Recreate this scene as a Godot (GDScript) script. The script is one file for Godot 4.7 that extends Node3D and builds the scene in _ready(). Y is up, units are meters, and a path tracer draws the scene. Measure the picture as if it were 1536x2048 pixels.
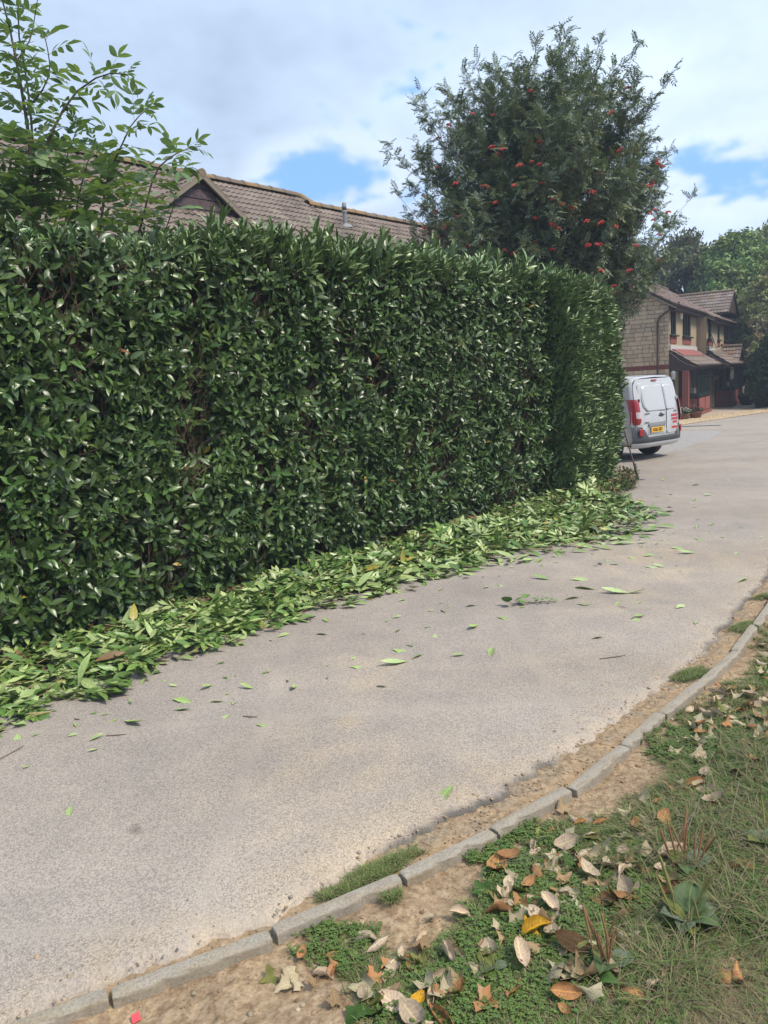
extends Node3D
# A hedge-lined lane: half-trimmed laurel hedge, clippings on the road, kerb and leaf-strewn verge, van and houses behind.

const F := 1518.0            # focal length in units of the 1536 x 2048 frame
const EYE := 2.0             # camera height above the road
const PITCH := 9.45
const ROLL := 3.43
var cam_basis := Basis(Vector3.RIGHT, -deg_to_rad(PITCH)) * Basis(Vector3.BACK, -deg_to_rad(ROLL))
var rng := RandomNumberGenerator.new()
var taken := {}
var M := {}
var T := {}

# ---------------------------------------------------------------- mesh builder
class MB:
	var v := PackedVector3Array()
	var n := PackedVector3Array()
	var c := PackedColorArray()
	var u := PackedVector2Array()
	var ix := PackedInt32Array()
	func vert(p: Vector3, nn: Vector3, col: Color, uv := Vector2.ZERO) -> int:
		v.append(p); n.append(nn); c.append(col); u.append(uv)
		return v.size() - 1
	func tri(a: Vector3, b: Vector3, d: Vector3, col := Color.WHITE):   # counter-clockwise from outside
		var nn := (b - a).cross(d - a).normalized()
		var k := vert(a, nn, col)
		vert(b, nn, col, Vector2(1, 0)); vert(d, nn, col, Vector2(1, 1))
		ix.append_array([k, k + 2, k + 1])
	func quad(a: Vector3, b: Vector3, d: Vector3, e: Vector3, col := Color.WHITE):
		var nn := (d - a).cross(e - b).normalized()
		var k := vert(a, nn, col)
		vert(b, nn, col, Vector2(1, 0)); vert(d, nn, col, Vector2(1, 1)); vert(e, nn, col, Vector2(0, 1))
		ix.append_array([k, k + 2, k + 1, k, k + 3, k + 2])
	func quad_out(a: Vector3, b: Vector3, d: Vector3, e: Vector3, mid: Vector3, col := Color.WHITE):
		if (d - a).cross(e - b).dot((a + b + d + e) * 0.25 - mid) < 0.0: quad(e, d, b, a, col)
		else: quad(a, b, d, e, col)
	func box(cn: Vector3, sz: Vector3, col := Color.WHITE, bs := Basis.IDENTITY, bev := 0.0):
		var h := sz * 0.5
		var b: float = min(bev, min(h.x, min(h.y, h.z)) * 0.9)
		for ax in 3:
			var a1 := (ax + 1) % 3
			var a2 := (ax + 2) % 3
			for s in [-1.0, 1.0]:
				var q := []
				for k in [[-1, -1], [1, -1], [1, 1], [-1, 1]]:
					var p := Vector3.ZERO
					p[ax] = s * h[ax]; p[a1] = k[0] * (h[a1] - b); p[a2] = k[1] * (h[a2] - b)
					q.append(cn + bs * p)
				quad_out(q[0], q[1], q[2], q[3], cn, col)
			if b > 0.0:
				for s1 in [-1.0, 1.0]:
					for s2 in [-1.0, 1.0]:
						var q := []
						for k in [[0, -1], [0, 1], [1, 1], [1, -1]]:
							var p := Vector3.ZERO
							p[ax] = k[1] * (h[ax] - b)
							p[a1] = s1 * (h[a1] - (b if k[0] == 1 else 0.0))
							p[a2] = s2 * (h[a2] - (b if k[0] == 0 else 0.0))
							q.append(cn + bs * p)
						quad_out(q[0], q[1], q[2], q[3], cn, col)
		if b > 0.0:
			for sx in [-1.0, 1.0]:
				for sy in [-1.0, 1.0]:
					for sz2 in [-1.0, 1.0]:
						var p0 := cn + bs * Vector3(sx * h.x, sy * (h.y - b), sz2 * (h.z - b))
						var p1 := cn + bs * Vector3(sx * (h.x - b), sy * h.y, sz2 * (h.z - b))
						var p2 := cn + bs * Vector3(sx * (h.x - b), sy * (h.y - b), sz2 * h.z)
						if (p1 - p0).cross(p2 - p0).dot(p0 - cn) < 0.0: tri(p0, p2, p1, col)
						else: tri(p0, p1, p2, col)
	# rows of points; the front is where (along columns) x (along rows) points. Smooth normals.
	func grid(g: Array, cols: Array, flip := false, wrap := false, uvs := [], holes := []):
		var R := g.size()
		var K: int = g[0].size()
		var k0 := v.size()
		for r in R:
			for k in K:
				var ra: int = max(r - 1, 0)
				var rb: int = min(r + 1, R - 1)
				var ka: int = max(k - 1, 0)
				var kb: int = min(k + 1, K - 1)
				if wrap:
					if k == 0: ka = K - 2
					if k == K - 1: kb = 1
				var dr: Vector3 = g[rb][k] - g[ra][k]
				var dk: Vector3 = g[r][kb] - g[r][ka]
				var nn := dk.cross(dr)
				if nn.length_squared() < 1e-14:
					var rr: int = r + (1 if r == 0 else -1)
					rr = clamp(rr, 0, R - 1)
					var dk2: Vector3 = g[rr][kb] - g[rr][ka]
					nn = dk2.cross(dr)
				nn = nn.normalized() if nn.length_squared() > 1e-20 else Vector3.UP
				if flip: nn = -nn
				var cc: Color = cols[0] if cols.size() == 1 else cols[r * K + k]
				vert(g[r][k], nn, cc, uvs[r * K + k] if uvs.size() else Vector2(float(k) / max(K - 1, 1), float(r) / max(R - 1, 1)))
		for r in R - 1:
			for k in K - 1:
				var a := k0 + r * K + k
				var cut := false
				for q in holes:
					var m: Vector3 = (g[r][k] + g[r + 1][k + 1]) * 0.5
					if abs(m.x) > 0.6 and Vector2(m.y - q[0], m.z - q[1]).length() < q[2]: cut = true
				if cut: continue
				if flip: ix.append_array([a, a + 1, a + K + 1, a, a + K + 1, a + K])
				else: ix.append_array([a, a + K + 1, a + 1, a, a + K, a + K + 1])
	func tube(pts: Array, rad: Array, sides := 6, col := Color.WHITE, cap := true):
		var g := []
		var ref := Vector3.UP
		for i in pts.size():
			var d: Vector3 = (pts[min(i + 1, pts.size() - 1)] - pts[max(i - 1, 0)]).normalized()
			if abs(d.dot(ref)) > 0.93: ref = Vector3.RIGHT if abs(d.x) < 0.8 else Vector3.BACK
			var e1 := d.cross(ref).normalized()
			var e2 := d.cross(e1)
			ref = e1.cross(d) if abs(e1.cross(d).dot(d)) < 0.9 else ref
			var row := []
			var rr: float = rad[min(i, rad.size() - 1)]
			for k in sides + 1:
				var a := TAU * k / sides
				row.append(pts[i] + (e1 * cos(a) + e2 * sin(a)) * rr)
			g.append(row)
		grid(g, [col], false, true)
		if cap:
			for s in 2:
				var row: Array = g[0] if s == 0 else g[g.size() - 1]
				var cn: Vector3 = pts[0] if s == 0 else pts[pts.size() - 1]
				for k in sides:
					if s == 0: tri(cn, row[k + 1], row[k], col)
					else: tri(cn, row[k], row[k + 1], col)
	# profile of (radius, height) turned round the y axis (bottom to top)
	func lathe(prof: Array, sides := 16, col := Color.WHITE, xf := Transform3D.IDENTITY):
		var g := []
		for p in prof:
			var row := []
			for k in sides + 1:
				var a := TAU * k / sides
				row.append(xf * Vector3(cos(a) * p[0], p[1], -sin(a) * p[0]))
			g.append(row)
		grid(g, [col], false, true)
	# convex or simple polygon in xy pushed along z from z0 to z1
	func prism(poly: PackedVector2Array, z0: float, z1: float, col := Color.WHITE, xf := Transform3D.IDENTITY):
		var tr := Geometry2D.triangulate_polygon(poly)
		var area := 0.0
		for i in poly.size():
			area += poly[i].cross(poly[(i + 1) % poly.size()])
		for i in range(0, tr.size(), 3):
			var a := poly[tr[i]]; var b := poly[tr[i + 1]]; var d := poly[tr[i + 2]]
			if (b - a).cross(d - a) < 0.0:
				var t := b; b = d; d = t
			tri(xf * Vector3(a.x, a.y, z1), xf * Vector3(b.x, b.y, z1), xf * Vector3(d.x, d.y, z1), col)
			tri(xf * Vector3(a.x, a.y, z0), xf * Vector3(d.x, d.y, z0), xf * Vector3(b.x, b.y, z0), col)
		for i in poly.size():
			var a := poly[i]; var b := poly[(i + 1) % poly.size()]
			if area < 0.0:
				var t := b; b = a; a = t
			quad(xf * Vector3(a.x, a.y, z0), xf * Vector3(b.x, b.y, z0), xf * Vector3(b.x, b.y, z1), xf * Vector3(a.x, a.y, z1), col)
	# one leaf along +y, face towards +z; prof holds half-width shares from base to tip
	func leaf(xf: Transform3D, L: float, W: float, fold: float, bend: float, col: Color, prof: Array, twist := 0.0):
		var g := []
		var uvs := []
		var R := prof.size()
		for r in R:
			var t := float(r) / (R - 1)
			var w: float = prof[r] * W * 0.5
			var a := bend * t
			var y := L * (t if abs(bend) < 0.02 else sin(a) / bend)
			var z := 0.0 if abs(bend) < 0.02 else -L * (1.0 - cos(a)) / bend
			var up := Vector3(0, sin(a), cos(a))
			var side := Vector3(1, 0, 0).rotated(Vector3(0, cos(a), -sin(a)).normalized(), twist * t)
			var row := []
			for s in [-1.0, 0.0, 1.0]:
				row.append(xf * (Vector3(0, y, z) + side * (s * w) + up * (abs(s) * w * fold)))
				uvs.append(Vector2(0.5 + s * 0.5 * max(prof[r], 0.02), t))
			g.append(row)
		grid(g, [col], false, false, uvs)
	func mesh() -> ArrayMesh:
		var a := []
		a.resize(Mesh.ARRAY_MAX)
		a[Mesh.ARRAY_VERTEX] = v; a[Mesh.ARRAY_NORMAL] = n; a[Mesh.ARRAY_COLOR] = c
		a[Mesh.ARRAY_TEX_UV] = u; a[Mesh.ARRAY_INDEX] = ix
		var m := ArrayMesh.new()
		m.add_surface_from_arrays(Mesh.PRIMITIVE_TRIANGLES, a)
		return m

# ---------------------------------------------------------------- scene helpers
func numbered(called: String) -> String:
	if not taken.has(called):
		taken[called] = 0
		return called
	taken[called] += 1
	return "%s_%03d" % [called, taken[called]]

func tag(o: Node, label := "", category := "", group := "", kind := ""):
	if label: o.set_meta("label", label)
	if category: o.set_meta("category", category)
	if group: o.set_meta("group", group)
	if kind: o.set_meta("kind", kind)
	return o

func thing(called: String, label: String, category: String, at_ := Vector3.ZERO, turn := 0.0, group := "") -> Node3D:
	var o := Node3D.new()
	o.name = numbered(called)
	add_child(o)
	o.position = at_
	o.rotation.y = turn
	tag(o, label, category, group)
	return o

func obj(called: String, m: Mesh, mt: Material, parent: Node = self) -> MeshInstance3D:
	var o := MeshInstance3D.new()
	o.mesh = m
	o.material_override = mt
	if parent == self:
		o.name = numbered(called)
		add_child(o)
	else:
		var k: int = parent.get_meta("n_" + called, 0) if parent.has_meta("n_" + called) else 0
		o.name = called if k == 0 else "%s_%03d" % [called, k]
		parent.set_meta("n_" + called, k + 1)
		parent.add_child(o, true)
	return o

func many(called: String, m: Mesh, mt: Material, xfs: Array, cols: Array, parent: Node = self) -> MultiMeshInstance3D:
	var mm := MultiMesh.new()
	mm.transform_format = MultiMesh.TRANSFORM_3D
	mm.use_colors = cols.size() > 0
	mm.mesh = m
	mm.instance_count = xfs.size()
	for i in xfs.size():
		mm.set_instance_transform(i, xfs[i])
		if cols.size(): mm.set_instance_color(i, cols[i])
	var o := MultiMeshInstance3D.new()
	o.multimesh = mm
	o.material_override = mt
	o.name = numbered(called) if parent == self else called
	parent.add_child(o, true)
	o.set_meta("kind", "stuff")
	return o

func lin(r: float, g: float, b: float) -> Color:
	return Color(r, g, b).linear_to_srgb()

func mat(col: Color, rough := 0.8, metal := 0.0, vc := false) -> StandardMaterial3D:
	var m := StandardMaterial3D.new()
	m.albedo_color = col.linear_to_srgb()
	m.roughness = rough
	m.metallic = metal
	m.vertex_color_use_as_albedo = vc
	return m

func tri_tex(m: StandardMaterial3D, tex: Texture2D, scale: float):
	m.albedo_texture = tex
	m.uv1_triplanar = true
	m.uv1_world_triplanar = true
	m.uv1_scale = Vector3.ONE * scale
	return m

func ray(x: float, y: float) -> Vector3:
	return cam_basis * Vector3((x - 768.0) / F, -(y - 1024.0) / F, -1.0)

func at(x: float, y: float, z: float) -> Vector3:
	var d := ray(x, y)
	return Vector3(0, EYE, 0) + d * (z / d.z)

func gnd(x: float, y: float, h := 0.0) -> Vector3:
	var d := ray(x, y)
	return Vector3(0, EYE, 0) + d * ((h - EYE) / d.y)

func rr(a: float, b: float) -> float:
	return rng.randf_range(a, b)

func rvec() -> Vector3:
	return Vector3(rr(-1, 1), rr(-1, 1), rr(-1, 1))

# basis whose y axis runs along dir and whose z axis leans towards face
func aim(dir: Vector3, face: Vector3, s := 1.0) -> Basis:
	var y := dir.normalized()
	var x := y.cross(face)
	if x.length() < 0.01: x = y.cross(Vector3(0.3, 0.5, 0.8))
	x = x.normalized()
	return Basis(x, y, x.cross(y)).scaled_local(Vector3.ONE * s) if s != 1.0 else Basis(x, y, x.cross(y))

func lerp_at(xs: Array, ys: Array, x: float) -> float:
	if x <= xs[0]: return ys[0]
	for i in range(1, xs.size()):
		if x <= xs[i]: return lerp(float(ys[i - 1]), float(ys[i]), (x - xs[i - 1]) / (xs[i] - xs[i - 1]))
	return ys[ys.size() - 1]

func noise(freq: float, seed_: int, oct := 4) -> FastNoiseLite:
	var f := FastNoiseLite.new()
	f.noise_type = FastNoiseLite.TYPE_SIMPLEX_SMOOTH
	f.frequency = freq
	f.seed = seed_
	f.fractal_octaves = oct
	return f

func cells(freq: float, seed_: int, ret: int) -> FastNoiseLite:
	var f := FastNoiseLite.new()
	f.noise_type = FastNoiseLite.TYPE_CELLULAR
	f.frequency = freq
	f.seed = seed_
	f.fractal_type = FastNoiseLite.FRACTAL_NONE
	f.cellular_return_type = ret
	return f

# a noise image recoloured through a list of [place, linear colour]
func ramp_tex(im: Image, stops: Array, im2: Image = null, share := 0.5) -> ImageTexture:
	im.convert(Image.FORMAT_L8)
	var d := im.get_data()
	var d2 := PackedByteArray()
	if im2:
		im2.convert(Image.FORMAT_L8)
		d2 = im2.get_data()
	var lut := PackedByteArray()
	for i in 256:
		var t := i / 255.0
		var c: Color = stops[0][1]
		for k in range(1, stops.size()):
			if t >= stops[k - 1][0]:
				var f: float = clamp((t - stops[k - 1][0]) / max(stops[k][0] - stops[k - 1][0], 1e-4), 0.0, 1.0)
				c = (stops[k - 1][1] as Color).lerp(stops[k][1], f)
		c = c.linear_to_srgb()
		lut.append(int(clamp(c.r, 0, 1) * 255)); lut.append(int(clamp(c.g, 0, 1) * 255)); lut.append(int(clamp(c.b, 0, 1) * 255))
	var out := PackedByteArray()
	out.resize(d.size() * 3)
	for i in d.size():
		var q := d[i]
		if im2: q = int(lerp(float(q), float(d2[i]), share))
		out[i * 3] = lut[q * 3]; out[i * 3 + 1] = lut[q * 3 + 1]; out[i * 3 + 2] = lut[q * 3 + 2]
	var r := Image.create_from_data(im.get_width(), im.get_height(), false, Image.FORMAT_RGB8, out)
	return ImageTexture.create_from_image(r)

# ---------------------------------------------------------------- camera, sky, sun
func setup_view():
	var cam := Camera3D.new()
	cam.name = "camera"
	cam.fov = 2.0 * rad_to_deg(atan(1024.0 / F))
	cam.near = 0.05
	cam.far = 600.0
	add_child(cam)
	cam.transform = Transform3D(cam_basis, Vector3(0, EYE, 0))
	cam.current = true
	var sun := DirectionalLight3D.new()
	sun.name = "sun"
	sun.light_energy = 0.5
	sun.light_angular_distance = 14.0
	sun.light_color = Color(1.0, 0.95, 0.88)
	sun.shadow_enabled = true
	add_child(sun)
	sun.look_at_from_position(Vector3(7, 11, 4.5), Vector3.ZERO)
	var sm := PanoramaSkyMaterial.new()
	sm.panorama = ImageTexture.create_from_image(sky_image())
	sm.filter = true
	var sky := Sky.new()
	sky.sky_material = sm
	var env := Environment.new()
	env.background_mode = Environment.BG_SKY
	env.sky = sky
	env.background_energy_multiplier = 1.0
	env.ambient_light_source = Environment.AMBIENT_SOURCE_SKY
	env.tonemap_mode = Environment.TONE_MAPPER_LINEAR
	env.tonemap_exposure = 2.85
	env.fog_enabled = true
	env.fog_density = 0.0016
	env.fog_light_color = Color(0.86, 0.91, 1.0)
	env.sdfgi_enabled = true
	env.ssao_enabled = true
	env.ssil_enabled = true
	var we := WorldEnvironment.new()
	we.name = "world"
	we.environment = env
	add_child(we)

# broken cloud deck all round with a few blue gaps low down, seen in perspective
func sky_image() -> Image:
	var w := 2048
	var h := 1024
	var im := Image.create(w, h, false, Image.FORMAT_RGBF)
	var n1 := noise(0.55, 11, 5)
	var n2 := noise(1.5, 12, 5)
	var n3 := noise(0.3, 13, 3)
	var gaps := []
	var r2 := RandomNumberGenerator.new()
	r2.seed = 5
	gaps.append([ray(655, 352).normalized(), 0.075, 0.036])
	gaps.append([ray(1465, 345).normalized(), 0.10, 0.034])
	for k in 9:
		var az := deg_to_rad(55.0 + k * 31.0 + r2.randf_range(-8, 8))
		var el := deg_to_rad(r2.randf_range(11, 22))
		gaps.append([Vector3(sin(az) * cos(el), sin(el), -cos(az) * cos(el)), r2.randf_range(0.06, 0.12), r2.randf_range(0.03, 0.045)])
	for y in h:
		var el := PI * (0.5 - (y + 0.5) / h)
		if el < -0.06:
			continue
		for x in w:
			var az := TAU * (x + 0.5) / w
			var d := Vector3(sin(az) * cos(el), sin(el), -cos(az) * cos(el))
			var e: float = max(d.y, 0.0)
			var k := 1.0 / (e + 0.22)
			var p := Vector3(d.x * k, 0.3, d.z * k) * 1.4
			var big := n3.get_noise_3dv(p * 1.0)
			var f := n1.get_noise_3dv(p)
			var g := n2.get_noise_3dv(p * 1.3)
			var gap := 0.0
			for q in gaps:
				var dd: Vector3 = d - q[0]
				var along := Vector3(dd.x, 0, dd.z).length() / float(q[1])
				var up := dd.y / float(q[2])
				var s := along * along + up * up
				if s < 5.0: gap = max(gap, exp(-s * 0.9))
			var h2 := n2.get_noise_3dv(p * 3.6 + Vector3(5, 2, 1))
			var h3 := n2.get_noise_3dv(p * 9.0 + Vector3(1, 7, 3))
			var open: float = 0.92 * smoothstep(0.34, 0.88, gap + g * 0.6 + f * 0.2 + h2 * 0.5 + h3 * 0.22)
			open = max(open, 0.3 * smoothstep(0.3, 0.7, f + g * 0.4 + h2 * 0.2))
			var blue := Color(0.112, 0.230, 0.432).lerp(Color(0.086, 0.180, 0.374), clamp(e * 1.6, 0, 1))
			var lit: float = 0.93 + 0.16 * f + 0.13 * g + 0.07 * h2 + 0.03 * h3 + 0.22 * big + 0.3 * smoothstep(0.35, 1.0, e)
			# the deck is whiter where it breaks up and greyer blue where it is thick
			var thick: float = clamp(0.55 - big * 1.1 - f * 0.5, 0.0, 1.0)
			var cloud := Color(0.294, 0.352, 0.434).lerp(Color(0.235, 0.297, 0.393), thick) * lit
			cloud = cloud.lerp(Color(0.332, 0.381, 0.445), 0.45 * smoothstep(0.05, 0.3, gap) * (1.0 - open))
			var col := cloud.lerp(blue, open)
			im.set_pixel(x, y, col)
	return im

# ---------------------------------------------------------------- materials
func leaf_image(side_veins: float) -> ImageTexture:
	var im := Image.create(96, 192, false, Image.FORMAT_RGB8)
	var nz := noise(0.05, 77, 3)
	for y in 192:
		for x in 96:
			var u: float = abs(x - 47.5) / 48.0
			var t := y / 191.0
			var g := 0.80 + 0.10 * nz.get_noise_2d(x, y * 0.6)
			var rib: float = smoothstep(0.075, 0.03, u)
			var s := fposmod(t * 9.0 - u * 1.6, 1.0)
			var vein: float = smoothstep(0.10, 0.0, min(s, 1.0 - s)) * side_veins
			g = lerp(g, 1.0, max(rib * 0.9, vein))
			im.set_pixel(x, y, Color(g, g, g * (0.97 - 0.1 * rib)))
	return ImageTexture.create_from_image(im)

func leaf_mat(called: String, rough: float, back: float, tex: Texture2D, spec := 0.5, col := Color.WHITE):
	var m := mat(col, rough, 0.0, true)
	m.albedo_texture = tex
	m.metallic_specular = spec
	m.cull_mode = BaseMaterial3D.CULL_DISABLED
	if back > 0.0:
		m.backlight_enabled = true
		m.backlight = Color(back, back, back * 0.6)
	M[called] = m
	return m

func setup_materials():
	T.leaf = leaf_image(0.35)
	T.soft = leaf_image(0.8)
	leaf_mat("laurel", 0.34, 0.14, T.leaf, 0.5)
	leaf_mat("laurel_cut", 0.42, 0.2, T.leaf, 0.5)
	leaf_mat("elder", 0.5, 0.9, T.soft, 0.4)
	leaf_mat("rowan", 0.5, 0.6, T.leaf, 0.45)
	leaf_mat("far_leaf", 0.55, 0.6, T.leaf, 0.4)
	leaf_mat("grass", 0.6, 0.35, T.leaf, 0.3)
	leaf_mat("dry", 0.7, 0.35, T.soft, 0.3)
	M.berry = mat(Color(0.55, 0.045, 0.02), 0.4)
	var bark_im := noise(0.03, 5, 4).get_seamless_image(256, 256)
	T.bark = ramp_tex(bark_im, [[0.2, Color(0.35, 0.3, 0.26)], [0.8, Color(1, 1, 1)]])
	M.bark = mat(Color(0.13, 0.095, 0.07), 0.9, 0.0, true); tri_tex(M.bark, T.bark, 6.0)
	M.twig = mat(Color(0.14, 0.10, 0.075), 0.85, 0.0, true)
	# asphalt: crushed stone in a worn binder
	var ci := cells(0.29, 3, FastNoiseLite.RETURN_CELL_VALUE).get_seamless_image(1024, 1024)
	var cd := cells(0.29, 3, FastNoiseLite.RETURN_DISTANCE).get_seamless_image(1024, 1024)
	T.asphalt_h = ImageTexture.create_from_image(cd)
	T.asphalt = ramp_tex(ci, [[0.0, Color(0.52, 0.50, 0.50)], [0.18, Color(0.62, 0.60, 0.59)], [0.2, Color(0.76, 0.735, 0.71)], [0.45, Color(0.85, 0.82, 0.77)], [0.47, Color(0.62, 0.60, 0.59)], [0.62, Color(0.72, 0.69, 0.66)], [0.64, Color(0.96, 0.92, 0.85)], [0.86, Color(0.89, 0.85, 0.79)], [0.88, Color(0.56, 0.54, 0.53)], [1.0, Color(1, 0.96, 0.9)]])
	M.asphalt = mat(Color.WHITE, 0.92, 0.0, true); tri_tex(M.asphalt, T.asphalt, 0.55)
	M.asphalt.heightmap_enabled = true
	M.asphalt.heightmap_texture = T.asphalt_h
	M.asphalt.heightmap_scale = 0.35
	M.asphalt.heightmap_flip_texture = false
	M.asphalt.metallic_specular = 0.3
	# earth
	var s1 := noise(0.018, 21, 6).get_seamless_image(1024, 1024)
	var s2 := cells(0.11, 22, FastNoiseLite.RETURN_CELL_VALUE).get_seamless_image(1024, 1024)
	T.soil = ramp_tex(s1, [[0.15, Color(0.42, 0.36, 0.31)], [0.45, Color(0.66, 0.60, 0.52)], [0.7, Color(0.86, 0.82, 0.74)], [0.95, Color(1, 0.97, 0.9)]], s2, 0.33)
	T.soil_h = ImageTexture.create_from_image(noise(0.03, 25, 6).get_seamless_image(512, 512))
	M.soil = mat(Color.WHITE, 0.97, 0.0, true); tri_tex(M.soil, T.soil, 0.9)
	M.soil.heightmap_enabled = true
	M.soil.heightmap_texture = T.soil_h
	M.soil.heightmap_scale = 1.2
	M.soil.metallic_specular = 0.2
	# concrete
	var k1 := noise(0.05, 31, 5).get_seamless_image(512, 512)
	var k2 := cells(0.25, 32, FastNoiseLite.RETURN_CELL_VALUE).get_seamless_image(512, 512)
	T.concrete = ramp_tex(k1, [[0.1, Color(0.5, 0.47, 0.43)], [0.5, Color(0.78, 0.76, 0.72)], [0.9, Color(1, 0.98, 0.95)]], k2, 0.45)
	M.kerb = mat(Color(0.35, 0.32, 0.275), 0.93, 0.0, true); tri_tex(M.kerb, T.concrete, 2.2)
	M.kerb.heightmap_enabled = true
	M.kerb.heightmap_texture = T.concrete
	M.kerb.heightmap_scale = 0.25
	M.pad = mat(Color(0.36, 0.35, 0.345), 0.9); tri_tex(M.pad, T.concrete, 0.35)
	M.stone = mat(Color(0.62, 0.56, 0.48), 0.9, 0.0, true); tri_tex(M.stone, T.concrete, 5.0)
	M.gravel = mat(Color(0.46, 0.39, 0.30), 0.95); tri_tex(M.gravel, T.asphalt, 0.35)
	# house
	M.block = mat(Color(1, 1, 1), 0.93, 0.0, true); tri_tex(M.block, T.concrete, 1.2)
	M.mortar = mat(Color(0.36, 0.30, 0.23), 0.95)
	M.brick = mat(Color(0.25, 0.075, 0.06), 0.9, 0.0, true); tri_tex(M.brick, T.concrete, 3.0)
	M.rtile = mat(Color(1, 1, 1), 0.88, 0.0, true); tri_tex(M.rtile, T.concrete, 1.6)
	M.dark_wood = mat(Color(0.055, 0.035, 0.032), 0.6); tri_tex(M.dark_wood, T.bark, 2.0)
	M.frame = mat(Color(0.012, 0.028, 0.024), 0.4)
	M.gutter = mat(Color(0.045, 0.026, 0.022), 0.45)
	M.board = mat(Color(0.105, 0.07, 0.078), 0.6); tri_tex(M.board, T.bark, 1.2)
	M.verge = mat(Color(0.27, 0.235, 0.19), 0.85); tri_tex(M.verge, T.concrete, 2.0)
	M.lead = mat(Color(0.45, 0.45, 0.43), 0.6)
	M.redtile = mat(Color(0.30, 0.10, 0.085), 0.8); tri_tex(M.redtile, T.concrete, 4.0)
	M.white = mat(Color(0.78, 0.78, 0.76), 0.5)
	M.curtain = mat(Color(0.45, 0.43, 0.38), 0.9)
	M.room = mat(Color(0.10, 0.09, 0.08), 0.95)
	M.glass = mat(Color(0.02, 0.025, 0.03), 0.04)
	M.glass.transparency = BaseMaterial3D.TRANSPARENCY_ALPHA
	M.glass.albedo_color.a = 0.28
	# van
	M.silver = mat(Color(0.44, 0.455, 0.47), 0.33, 0.05)
	M.silver.clearcoat_enabled = true
	M.silver.clearcoat = 0.7
	M.silver.clearcoat_roughness = 0.12
	M.plastic = mat(Color(0.04, 0.046, 0.05), 0.55)
	M.rubber = mat(Color(0.018, 0.018, 0.02), 0.8)
	M.lamp_red = mat(Color(0.30, 0.008, 0.014), 0.12)
	M.lamp_red.clearcoat_enabled = true
	M.lamp_clear = mat(Color(0.55, 0.45, 0.44), 0.15)
	M.plate = mat(Color(0.78, 0.44, 0.03), 0.45)
	M.black = mat(Color(0.012, 0.012, 0.013), 0.5)
	M.blue = mat(Color(0.02, 0.06, 0.28), 0.5)
	M.red_film = mat(Color(0.55, 0.045, 0.06), 0.5)
	M.chrome = mat(Color(0.5, 0.5, 0.52), 0.2, 1.0)
	M.alloy = mat(Color(0.25, 0.26, 0.27), 0.4, 0.7)
	M.tint = mat(Color(0.03, 0.035, 0.042), 0.05)
	M.tint.transparency = BaseMaterial3D.TRANSPARENCY_ALPHA
	M.tint.albedo_color.a = 0.75
	M.car = mat(Color(0.015, 0.017, 0.02), 0.25)
	M.car.clearcoat_enabled = true
	M.pot = mat(Color(0.20, 0.085, 0.045), 0.85)
	M.grey_pot = mat(Color(0.22, 0.23, 0.24), 0.6)
	M.petal = mat(Color.WHITE, 0.6, 0.0, true)
	M.scrap = mat(Color(0.62, 0.06, 0.07), 0.45)

# ---------------------------------------------------------------- ground, road, kerb, verge
const ACROSS := Vector3(-0.745, 0, -0.667)       # from the kerb towards the hedge
var kerb_pts: Array = []          # joints of the kerb stones, road side
var edge_pts: Array = []          # broken edge of the asphalt
var bare_spots: Array = []
var leaf_heaps: Array = []

func setup_lines():
	kerb_pts.append(Vector3(-3.6, 0, -1.25)); kerb_pts.append(Vector3(-3.0, 0, -1.47)); kerb_pts.append(Vector3(-2.42, 0, -1.71)); kerb_pts.append(Vector3(-1.8, 0, -1.98))
	for p in [[60, 2048], [215, 1975], [540, 1857], [797, 1745], [980, 1658], [1128, 1574], [1240, 1490], [1315, 1425], [1392, 1365], [1462, 1300], [1536, 1205]]:
		kerb_pts.append(gnd(p[0], p[1]))
	kerb_pts[4] = Vector3(-1.53, 0, -2.10)
	for q in [[3.6, -6.75], [4.0, -7.4], [4.5, -8.2], [5.4, -9.7], [6.8, -11.8], [9.5, -15], [14, -19.2], [20, -23.5], [30, -29]]:
		kerb_pts.append(Vector3(q[0], 0, q[1]))
	for q in [[-8.0, 0.5], [-3.6, -1.33], [-2.42, -1.78]]:
		edge_pts.append(Vector3(q[0], 0, q[1]))
	for p in [[60, 2030], [215, 1955], [420, 1880], [540, 1838], [650, 1782], [715, 1735], [770, 1700], [800, 1680], [842, 1664], [885, 1640], [925, 1622], [962, 1600], [985, 1598], [1012, 1588], [1040, 1560], [1075, 1545], [1120, 1512], [1180, 1478], [1240, 1428], [1300, 1388], [1345, 1352], [1375, 1330], [1415, 1300], [1440, 1262], [1470, 1232], [1490, 1200], [1515, 1185], [1540, 1150]]:
		edge_pts.append(gnd(p[0], p[1]))
	for q in [[3.75, -7.2], [4.4, -8.3], [5.3, -9.8], [6.7, -11.9], [9.4, -15.1], [13.9, -19.3], [19.9, -23.6], [30, -29.1]]:
		edge_pts.append(Vector3(q[0], 0, q[1]))

# points every step metres (growing with distance) along a polyline
func walk_line(pts: Array, step: float) -> Array:
	var out := []
	for i in pts.size() - 1:
		var a: Vector3 = pts[i]
		var b: Vector3 = pts[i + 1]
		var st: float = step * clamp((a.length() - 2.0) * 0.35, 1.0, 8.0)
		var n: int = max(1, int(ceil(a.distance_to(b) / st)))
		for k in n:
			out.append(a.lerp(b, float(k) / n))
	out.append(pts[pts.size() - 1])
	return out

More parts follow.
